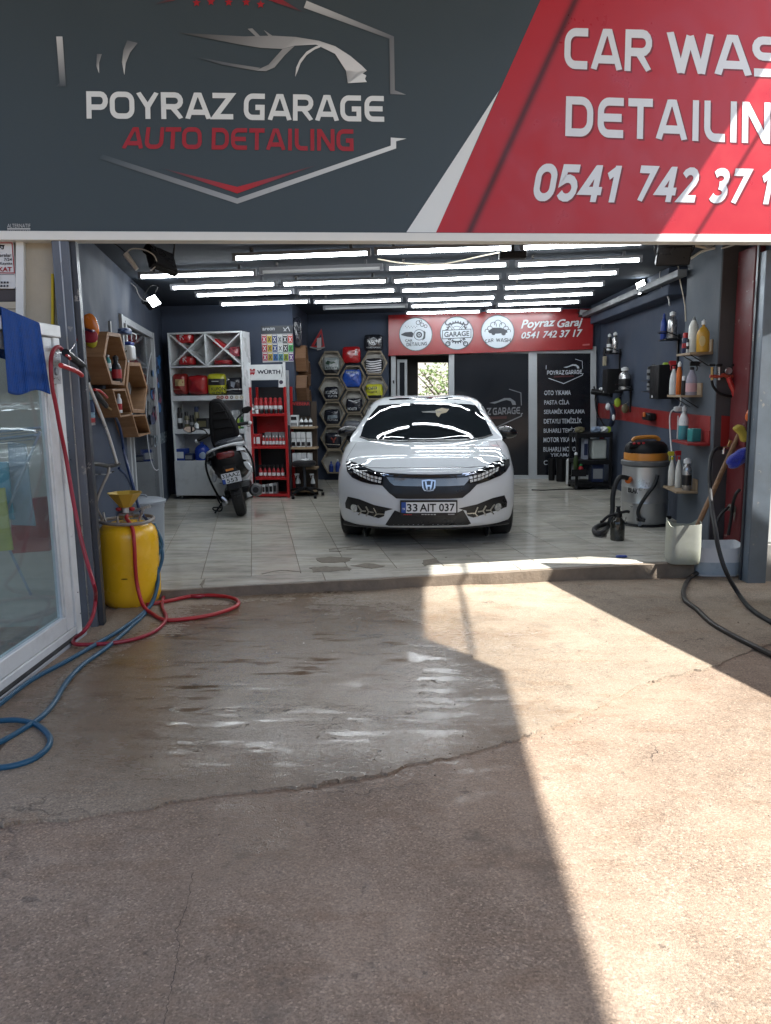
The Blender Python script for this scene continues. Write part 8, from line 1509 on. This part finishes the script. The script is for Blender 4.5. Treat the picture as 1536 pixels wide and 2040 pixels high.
# neighbour wall bits above the screen
NW = thing('notice_sign', fac(-2.6, .07, 2.1), 'white notice sign with red border warning of cameras', 'sign')
nfn = lambda x, y: onpl(x, y, FP + FN * .06, FN)
mb = MB(); mb.ext([nfn(x, y) for x, y in ((-85, 478), (26, 480), (32, 570), (29, 575), (-85, 574))], FN * .02); mb.build('panel', C_WHT, NW, bevel=.002)
P = Print(nfn, -FN, .0004, .001); P.stroke([(-80, 484), (24, 484), (29, 544), (-80, 543)], 2.2, (0.28, .01, .02)); P.stroke([(-80, 547), (29, 547)], 1, (0.05, .03, .03))
P.poly([(-6, 487), (10, 488), (8, 492), (4, 491), (-4, 492)], (0.01, .01, .012)); P.text('GARAJ', q4(-40, 490, 8, 497), (0.01, .01, .012), .03); P.text('Kameralar', q4(-20, 505, 23, 512), (0.02, .02, .03), .02); P.text('7/24', q4(8, 514, 24, 520), (0.02, .02, .03), .02); P.text('Kayıtta', q4(0, 522, 25, 529), (0.02, .02, .03), .02); P.text('DİKKAT', q4(-28, 529, 24, 541), (0.28, .01, .02), .03); [P.poly([(x, y), (x + 4, y), (x + 4, y + 4), (x, y + 4)], (0.02, .02, .03)) for y in (561, 568) for x in range(-34, 18, 6)]; P.disc(-4, 552, 4, (0.2, .2, .22), 14); P.build('lettering', M_print, NW)
def nb(x0, y0, x1, y1, dep, th, nm, mat): mb = MB(); mb.ext([onpl(x, y, FP + FN * dep, FN) for x, y in ((x0, y0), (x1, y0), (x1, y1), (x0, y1))], FN * th); return mb.build(nm, mat, GB, bevel=.003)
nb(31, 470, 47, 652, .05, .05, 'white_trim', M_pvc); nb(101.5, 545, 107, 660, .06, .03, 'yellow_strip', pbr('yellow_foam_strip', (0.5, .38, .02), .8)); nb(-60, 577, 31, 600, .07, .03, 'grey_board', M_walld); nb(-60, 601, 33, 615, .06, .03, 'cream_board', M_beige); nb(-60, 616, 33, 640, .065, .03, 'cream_board', M_beige)

# ------------------------------------------------------------------ yellow foam tank
TC = onz(248, 1206, -.05) + Vector((0, .17, 0)); TYy = TC.y; tr = .5 * (ony(306, 1100, TYy) - ony(189, 1100, TYy)).length; tzz = lambda py: ony(248, py, TYy).z; zb_ = tzz(1209); zt_ = tzz(1040)
TK = thing('foam_tank', (TC.x, TC.y, gz(TC.x, TC.y)), 'tall yellow foam tank with a funnel on top by the left post', 'tank'); tc3 = Vector((TC.x, TC.y, 0))
M_ty = pbr('yellow_tank_paint', (0.80, .45, .014), .28, var=.08, scale=3, dirt=.15, dirtcol=(0.38, .20, .03), chips=.0, coat=.2)
hT = zt_ - zb_; mb = MB(); mb.lathe([(0, zb_ - .002), (tr * .45, zb_ + .002), (tr * .74, zb_ + .022), (tr * .91, zb_ + .058), (tr * .985, zb_ + .105), (tr, zb_ + .15), (tr, zt_ - .13), (tr * .985, zt_ - .09), (tr * .92, zt_ - .045), (tr * .78, zt_ - .014), (tr * .5, zt_ + .003), (0, zt_ + .01)], tc3, 48); mb.build('tank_body', M_ty, TK)
for k in range(3): a = 2 * PI * k / 3 - 1.1; q = tc3 + Vector((tr * .8 * math.cos(a), tr * .8 * math.sin(a), 0)); mb = MB(); mb.box(q.x - .02, q.x + .02, q.y - .02, q.y + .02, gz(q.x, q.y) + .012, zb_ + .05); mb.build('foot', M_ty, TK, bevel=.004)
mb = MB(); mb.cyl(tc3 + Vector((0, 0, zt_)), tc3 + Vector((0, 0, tzz(1008))), .022); mb.build('filler_pipe', C_MILK, TK); ft, fb = tzz(982), tzz(1010); fr_ = .5 * (ony(263, 985, TYy) - ony(195, 985, TYy)).length
mb = MB(); mb.lathe([(.042, fb), (fr_, ft), (fr_ * 1.03, ft + .003), (fr_ * .97, ft + .003), (.036, fb + .004)], tc3, 8); mb.build('funnel', pbr('yellow_funnel', (0.50, .33, .05), .4), TK, ang=20)
mb = MB(); mb.cyl(tc3 + Vector((-.05, -.02, zt_ + .055)), tc3 + Vector((.06, -.02, zt_ + .055)), .018); mb.build('valve_body', M_alu, TK)
for x, m_ in ((-.045, C_RED), (.055, C_RED)): mb = MB(); mb.ball(tc3 + Vector((x, -.02, zt_ + .10)), .022, 1, 1, .7); mb.build('valve_wheel', m_, TK)
mb = MB(); mb.cyl(tc3 + Vector((-.03, -.10, zt_ - .0)), tc3 + Vector((-.03, -.10, zt_ + .06)), .010); mb.build('spigot', M_alu, TK); mb = MB(); mb.cyl(tc3 + Vector((-.14, -.03, zt_ - .02)), tc3 + Vector((-.155, -.03, zt_ + .08)), .008); mb.build('spigot', M_alu, TK); mb = MB(); mb.cyl(tc3 + Vector((.09, .0, zt_)), tc3 + Vector((.13, .0, zt_ + .10)), .012); mb.beam(tc3 + Vector((.08, -.02, zt_ + .09)), tc3 + Vector((.19, -.02, zt_ + .12)), .03, .02); mb.build('safety_valve', M_alu, TK)
mb = MB(); mb.tube([tc3 + Vector((tr * .88 * math.cos(a) * (1.0), tr * .88 * math.sin(a), zt_ + .015 + .006 * math.sin(2 * a))) for a in [2 * PI * k / 14 for k in range(14)]], .013, 8, 3, closed=True); mb.build('hose_ring', pbr('grey_hose', (0.22, .19, .16), .5), TK)
mb = MB(); mb.tube([tc3 + Vector((-tr * .8, 0, zt_ + .02)), tc3 + Vector((-tr * .98, 0, zt_ + .13)), ony(203, 970, TYy + .1), ony(215, 945, TYy + .2), ony(217, 930, TYy + .3)], .011, 8, 5); mb.build('feed_hose', MATS['grey_hose'], TK)
mb = MB(); mb.ball(tc3 + Vector((.03, -tr, .16)), .01, 2.5, .3, .4); mb.build('paint_chip', M_black, TK)
# grey bin behind the tank
bp_ = onz(300, 1114, 0) + Vector((-.10, .16, 0)); bh_ = ony(300, 990, bp_.y).z; BI = thing('dustbin', bp_, 'round grey plastic dustbin with lid behind the yellow tank', 'dustbin'); br = .205; M_bin = pbr('grey_bin_plastic', (0.27, .30, .33), .45, var=.05, dirt=.1)
mb = MB(); mb.lathe([(br * .86, 0), (br * .88, .02), (br * .98, bh_ * .9), (br, bh_ * .92)], bp_, 36); mb.build('body', M_bin, BI); mb = MB(); mb.lathe([(br * 1.06, bh_ * .90), (br * 1.07, bh_ * .94), (br * .9, bh_ * .97), (br * .5, bh_ * .99), (0, bh_)], bp_, 36); mb.build('lid', M_bin, BI); mb = MB(); mb.tube([bp_ + Vector((-.05, 0, bh_ * .98)), bp_ + Vector((-.04, 0, bh_ * 1.03)), bp_ + Vector((.04, 0, bh_ * 1.03)), bp_ + Vector((.05, 0, bh_ * .98))], .008, 6, 3); mb.build('handle', M_bin, BI)

# ------------------------------------------------------------------ hoses on the yard
L4 = lambda x, y: (x / 2.914, 860 + y / 2.914)
L3 = lambda x, y: (x / 4.518, 460 + y / 4.518)
M_hr = pbr('red_hose', (0.40, .018, .022), .40, var=.12, scale=9, dirt=.35, dirtcol=(0.16, .05, .04)); M_hc = pbr('crimson_hose', (0.28, .013, .028), .42, var=.12, scale=9, dirt=.35, dirtcol=(0.13, .04, .04)); M_hbl = pbr('blue_hose', (0.009, .070, .13), .45, var=.15, scale=9, dirt=.40, dirtcol=(0.06, .08, .09))
lw = lambda px, py, d=.06: onlw(px, py, d)
hose('hose', [tc3 + Vector((.02, -.03, zt_ + .055)), ony(*L4(735, 505), TYy - .08), ony(*L4(768, 560), TYy - .18), ony(*L4(780, 660), TYy - .235), ony(*L4(785, 780), TYy - .235), ony(*L4(798, 900), TYy - .235), ony(*L4(832, 1010), TYy - .30)] + [gzp(*L4(x, y)) for x, y in ((890, 1075), (960, 1108), (1100, 1098), (1250, 1070), (1360, 1030), (1385, 1000), (1345, 975), (1230, 962), (1110, 968), (1010, 990), (925, 1008), (850, 1020))], .014, M_hr, 'bright red hose running down the yellow tank and looping on the wet ground')
hk_ = onpv(124, 697, .02)
hose('hose', [hk_, onpv(116, 691, .03), onpv(106, 699, .03), onpv(101, 724, .03), onpv(104, 770, .03), onpv(111, 806, .03), onpv(120, 855, .03)] + [onpv(*L4(x, y), .03 + .05 * i) for i, (x, y) in enumerate(((385, 160), (425, 400), (470, 620), (515, 790), (548, 900)))] + [ony(*L4(555, 970), 4.93), ony(*L4(538, 1070), 4.85), ony(*L4(490, 1155), 4.74)] + [gzp(*L4(x, y)) for x, y in ((436, 1222), (432, 1252), (520, 1256), (680, 1242), (830, 1206), (925, 1155), (966, 1095), (942, 1030), (960, 965), (1045, 928), (1170, 920), (1206, 945), (1150, 972), (1045, 952), (960, 916), (880, 910))], .0125, M_hc, 'crimson hose hooked on the screen and trailing over the ground')
hose('hose', [tc3 + Vector((tr * .7, .16, .5)), tc3 + Vector((tr * 1.02, .10, .35)), ony(*L4(905, 740), TYy + .0), ony(*L4(918, 860), TYy - .05), ony(*L4(885, 990), TYy - .22)] + [gzp(*L4(x, y)) for x, y in ((820, 1078), (700, 1168), (550, 1258), (380, 1358), (180, 1468), (0, 1608), (-150, 1720))], .0135, M_hbl, 'straight teal-blue hose running from the tank along the screen')
hose('hose', [tc3 + Vector((tr * .75, .13, .42)), tc3 + Vector((tr * 1.08, .05, .28)), ony(*L4(915, 830), TYy - .02), ony(*L4(905, 930), TYy - .12)] + [gzp(*L4(x, y)) for x, y in ((850, 1062), (760, 1150), (620, 1272), (480, 1375), (385, 1480), (320, 1590), (240, 1680), (130, 1755), (0, 1830), (-120, 1880), (-170, 1800), (-100, 1720), (0, 1704), (110, 1700), (215, 1725), (288, 1790), (280, 1855), (200, 1922), (100, 1960), (0, 1977), (-120, 1985))], .0135, M_hbl, 'looping teal-blue hose lying across the other hoses toward the screen')
hose('hose', [lw(*L3(1000, 1610), .10), lw(*L3(1060, 1720), .10), lw(*L3(1095, 1850), .10), lw(*L3(1115, 1990), .10), ony(*L4(735, 180), TYy + .35), ony(*L4(780, 340), TYy + .25), ony(*L4(820, 470), TYy + .16), tc3 + Vector((tr * .8, .18, .45))], .012, pbr('navy_hose', (0.01, .03, .10), .38), 'navy hose hanging from the second wash gun down behind the tank')

# ------------------------------------------------------------------ wash lance, guns and hooks on the left pier
GUN = thing('wash_lance', lw(*L3(700, 1200)), 'pressure lance with black grip, red trigger and long steel tube', 'pressure washer')
dpx = .13
mb = MB(); mb.tube([lw(*L3(780, 1345), dpx), lw(*L3(870, 1560), dpx), lw(*L3(935, 1725), dpx), lw(*L3(990, 1880), dpx), lw(*L3(1052, 2085), dpx)], .013, 8, 5); mb.build('steel_tube', pbr('bright_lance', (0.8, .8, .8), .35, metal=.5), GUN)
mb = MB(); mb.tube([lw(*L3(590, 1095), dpx), lw(*L3(660, 1150), dpx), lw(*L3(740, 1215), dpx), lw(*L3(775, 1310), dpx), lw(*L3(785, 1350), dpx)], .024, 10, 5); mb.build('grip', M_black, GUN); mb = MB(); mb.tube([lw(*L3(548, 1210), dpx + .02), lw(*L3(620, 1235), dpx + .02), lw(*L3(700, 1270), dpx + .02), lw(*L3(735, 1300), dpx + .02)], .015, 8, 4); mb.build('trigger', M_red, GUN)
mb = MB(); mb.tube([lw(*L3(600, 1120), dpx + .03), lw(*L3(625, 1135), dpx + .03), lw(*L3(630, 1160), dpx + .03)], .008, 6, 3); mb.build('safety_catch', M_red, GUN)
fx = thing('lance_fitting', lw(*L4(610, 195)), 'dark brass elbow fittings where the lance meets the pier pipe', 'pipe fitting'); mb = MB(); mb.tube([lw(*L4(535, 185), .06), lw(*L4(580, 190), .08), lw(*L4(640, 200), .1), lw(*L4(690, 185), .12)], .016, 8, 4); mb.build('elbow', pbr('dark_brass', (0.05, .05, .05), .35, metal=.6), fx); mb = MB(); mb.cyl(lw(*L4(520, 248), .05), lw(*L4(625, 248), .05), .004); mb.build('hanger', M_alu, fx); mb = MB(); mb.tube([lw(*L4(625, 205), .09), lw(*L4(628, 240), .09), lw(*L4(660, 232), .09)], .006, 6, 3); mb.build('hook', M_alu, fx); mb = MB(); mb.tube([lw(*L4(690, 212), .12), lw(*L4(735, 262), .12), lw(*L4(775, 350), .10), lw(*L4(800, 440), .08)], .011, 8, 4); mb.build('hose_tail', pbr('navy_hose', (0.01, .03, .10)), fx)
pi_ = thing('pier_pipe', lw(*L3(800, 1800), .02), 'grey pipe running down the left pier', 'pipe'); mb = MB(); mb.cyl(lw(*L3(800, 1760), .03), lw(*L3(790, 2220), .03), .012); mb.build('pipe', MATS['dark_steel'], pi_)
G2 = thing('wash_gun', lw(*L3(900, 1500)), 'short black wash gun with red trigger below the oak boxes', 'pressure washer'); mb = MB(); mb.tube([lw(*L3(845, 1440), .12), lw(*L3(900, 1510), .12), lw(*L3(955, 1575), .12)], .020, 10, 4); mb.build('grip', M_black, G2); mb = MB(); mb.tube([lw(*L3(850, 1428), .14), lw(*L3(900, 1440), .14), lw(*L3(965, 1500), .14)], .009, 8, 4); mb.build('trigger', M_red, G2); mb = MB(); mb.cyl(lw(*L3(955, 1575), .12), lw(*L3(1000, 1608), .12), .008); mb.build('coupling', M_brass, G2)
HK = thing('wire_hook', onpv(135, 690, .03), 'bent wire hook with red tip on the screen frame', 'hook'); mb = MB(); mb.tube([onpv(112, 704, .01), onpv(125, 702, .02), onpv(139, 698, .03), onpv(147, 688, .03), onpv(152, 676, .03)], .004, 6, 4); mb.build('wire', M_alu, HK); mb = MB(); mb.tube([onpv(150, 680, .03), onpv(156, 668, .03), onpv(157, 652, .03)], .008, 8, 3); mb.build('tip', C_RED, HK)
MS = thing('work_mask', lw(*L3(815, 900)), 'orange and yellow goggles strap hanging on the left pier', 'goggles')
mb = MB(); pillow(mb, lw(*L3(820, 850), .10), .10, .17, .05, Matrix.Rotation(-.25, 3, 'Y'), .8); mb.build('lens', pbr('orange_lens', (0.6, .16, .02), .2, coat=.5), MS); mb = MB(); pillow(mb, lw(*L3(812, 945), .09), .11, .10, .05, None, .8); mb.build('pad', pbr('crimson_foam', (0.28, .02, .04), .6), MS); mb = MB(); pillow(mb, lw(*L3(825, 1000), .08), .08, .08, .04, Matrix.Rotation(.4, 3, 'Y'), .8); mb.build('peak', C_YEL, MS); mb = MB(); mb.tube([lw(*L3(760, 880), .05), lw(*L3(820, 900), .13), lw(*L3(868, 898), .10)], .010, 6, 3); mb.build('strap', pbr('purple_strap', (0.06, .01, .05), .6), MS)
# printed bottle hung on the pier
HBt = lw(*L3(800, 1690), .04); hh = ony(*L3(785, 1330), HBt.y).z - HBt.z; bottle(HBt, hh, .045, pbr('clear_blue_pack', (0.22, .38, .48), .3, var=.5, scale=25), C_WHT, cm('navy_label', (0.02, .04, .10)), 'clear bottle with blue lettering hung on the left pier behind the lance', neck=.5, shoulder=.74); 
rb_ = thing('red_clip', lw(*L3(800, 1700), .05), 'red and steel clip under the lettered bottle on the pier', 'clip'); mb = MB(); mb.cbox(lw(*L3(800, 1705), .05), .06, .10, .035); mb.build('body', C_RED, rb_, bevel=.005); mb = MB(); mb.cbox(lw(*L3(805, 1738), .05), .05, .10, .02); mb.build('foot', M_alu, rb_)
# oak hexagon boxes
H4 = lambda x, y: (150 + x / 5.368, 620 + y / 5.368)
HD = .17
hexes = [([(345, 218), (483, 242), (556, 525), (524, 792), (392, 782), (302, 485)], 'topmost oak hexagon box on the left pier with a red-labelled bottle'), ([(566, 545), (694, 550), (775, 815), (742, 1090), (618, 1084), (545, 800)], 'empty-backed oak hexagon box touching the side door frame'), ([(398, 832), (536, 828), (610, 1088), (604, 1118), (484, 1136), (438, 985)], 'lower oak hexagon box holding one small white bottle'), ([(612, 1112), (752, 1102), (808, 1308), (680, 1346), (645, 1240)], 'lowest oak hexagon box at the end of the cluster')]
for pts, lab in hexes:
    t = thing('hexagon_box', lw(*H4(pts[3][0], pts[3][1]), .05), lab, 'hexagon shelf'); O = [onlw(*H4(*p), HD) for p in pts]; cen = sum(O, Vector()) / len(O); n = len(O)
    I = [cen + (o - cen) * .86 for o in O]
    for k in range(n):
        a, b, c, d = O[k], O[(k + 1) % n], I[(k + 1) % n], I[k]; mb = MB(); mb.ext([a, b, c, d], -LN * (HD - .004)); mb.build('board', M_oak, t, bevel=.0015)
def hxi(x0, x1, y0, y1, dep=.14): p = onlw(*H4((x0 + x1) / 2, y1), dep); q = ony(*H4((x0 + x1) / 2, y0), p.y); return p, q.z - p.z, (x1 - x0) / 5.368 / F * p.y / 2
p, h, r = hxi(395, 500, 470, 765); bottle(p, h, r, C_BLK, C_BLK, C_RED, 'black bottle with red label inside the topmost oak box', neck=.45, shoulder=.6); p, h, r = hxi(330, 388, 462, 640, .12); bottle(p, h, r, C_TEAL, C_SIL, C_WHT, 'small clear green bottle in the topmost oak box', neck=.5); p, h, r = hxi(445, 508, 880, 1088); bottle(p, h, r * .9, C_WHT, C_WHT, C_RED, 'small white bottle with red band in the lower oak box', neck=.5, shoulder=.7); p, h, r = hxi(620, 750, 985, 1060, .06); carton(p, .05, .2, h, cm('dusty_pink', (0.32, .09, .09)), 'dusty pink pack lying in the oak box by the side door', rz=0)
p, h, r = hxi(520, 650, 325, 525, .06); t = thing('wall_jug', p, 'white jug with blue cap and black mark beside the oak boxes', 'jug'); mb = MB(); mb.cbox(p + Vector((0, 0, h * .4)), .09, .14, h * .8); mb.build('body', C_WHT, t, bevel=.02); mb = MB(); mb.cbox(p + Vector((0, 0, h * .9)), .07, .12, h * .18); mb.build('cap', C_BLU, t, bevel=.01); P = Print(lambda x, y: p + Vector(((x - 585) / 5.368 / F * p.y, -.07, (525 - y) / 5.368 / F * p.y)), (0, -1, 0)); P.ring(560, 425, 20, 9, (0.02, .02, .025), 0, 300, 14); P.build('print', M_print, t)
p, h, r = hxi(390, 560, 175, 235, .10); t = thing('blue_cloth', p, 'folded blue cloth and grey clips on top of the oak boxes', 'cloth'); mb = MB(); pillow(mb, p + Vector((.03, .05, h * .4)), .10, .06, .2, None, .5, .2, 4); mb.build('cloth', cm('mid_blue', (0.03, .07, .2)), t); mb = MB(); mb.cbox(onlw(*H4(370, 175), .12), .02, .03, .10); mb.build('clip', C_GRY, t)
ra = thing('towel_rail', lw(*H4(600, 240), .06), 'white wire rail with hooks beside the side door frame', 'rail'); mb = MB(); mb.tube([onlw(*H4(x, y), .08) for x, y in ((540, 215), (600, 230), (650, 255), (650, 300))], .006, 6, 4); mb.tube([onlw(*H4(x, y), .08) for x, y in ((545, 220), (547, 310), (555, 312))], .005, 6, 3); mb.build('wire', C_WHT, ra); mb = MB(); mb.tube([onlw(*H4(x, y), .08) for x, y in ((600, 232), (602, 310), (610, 310))], .005, 6, 3); mb.build('hook', C_WHT, ra)
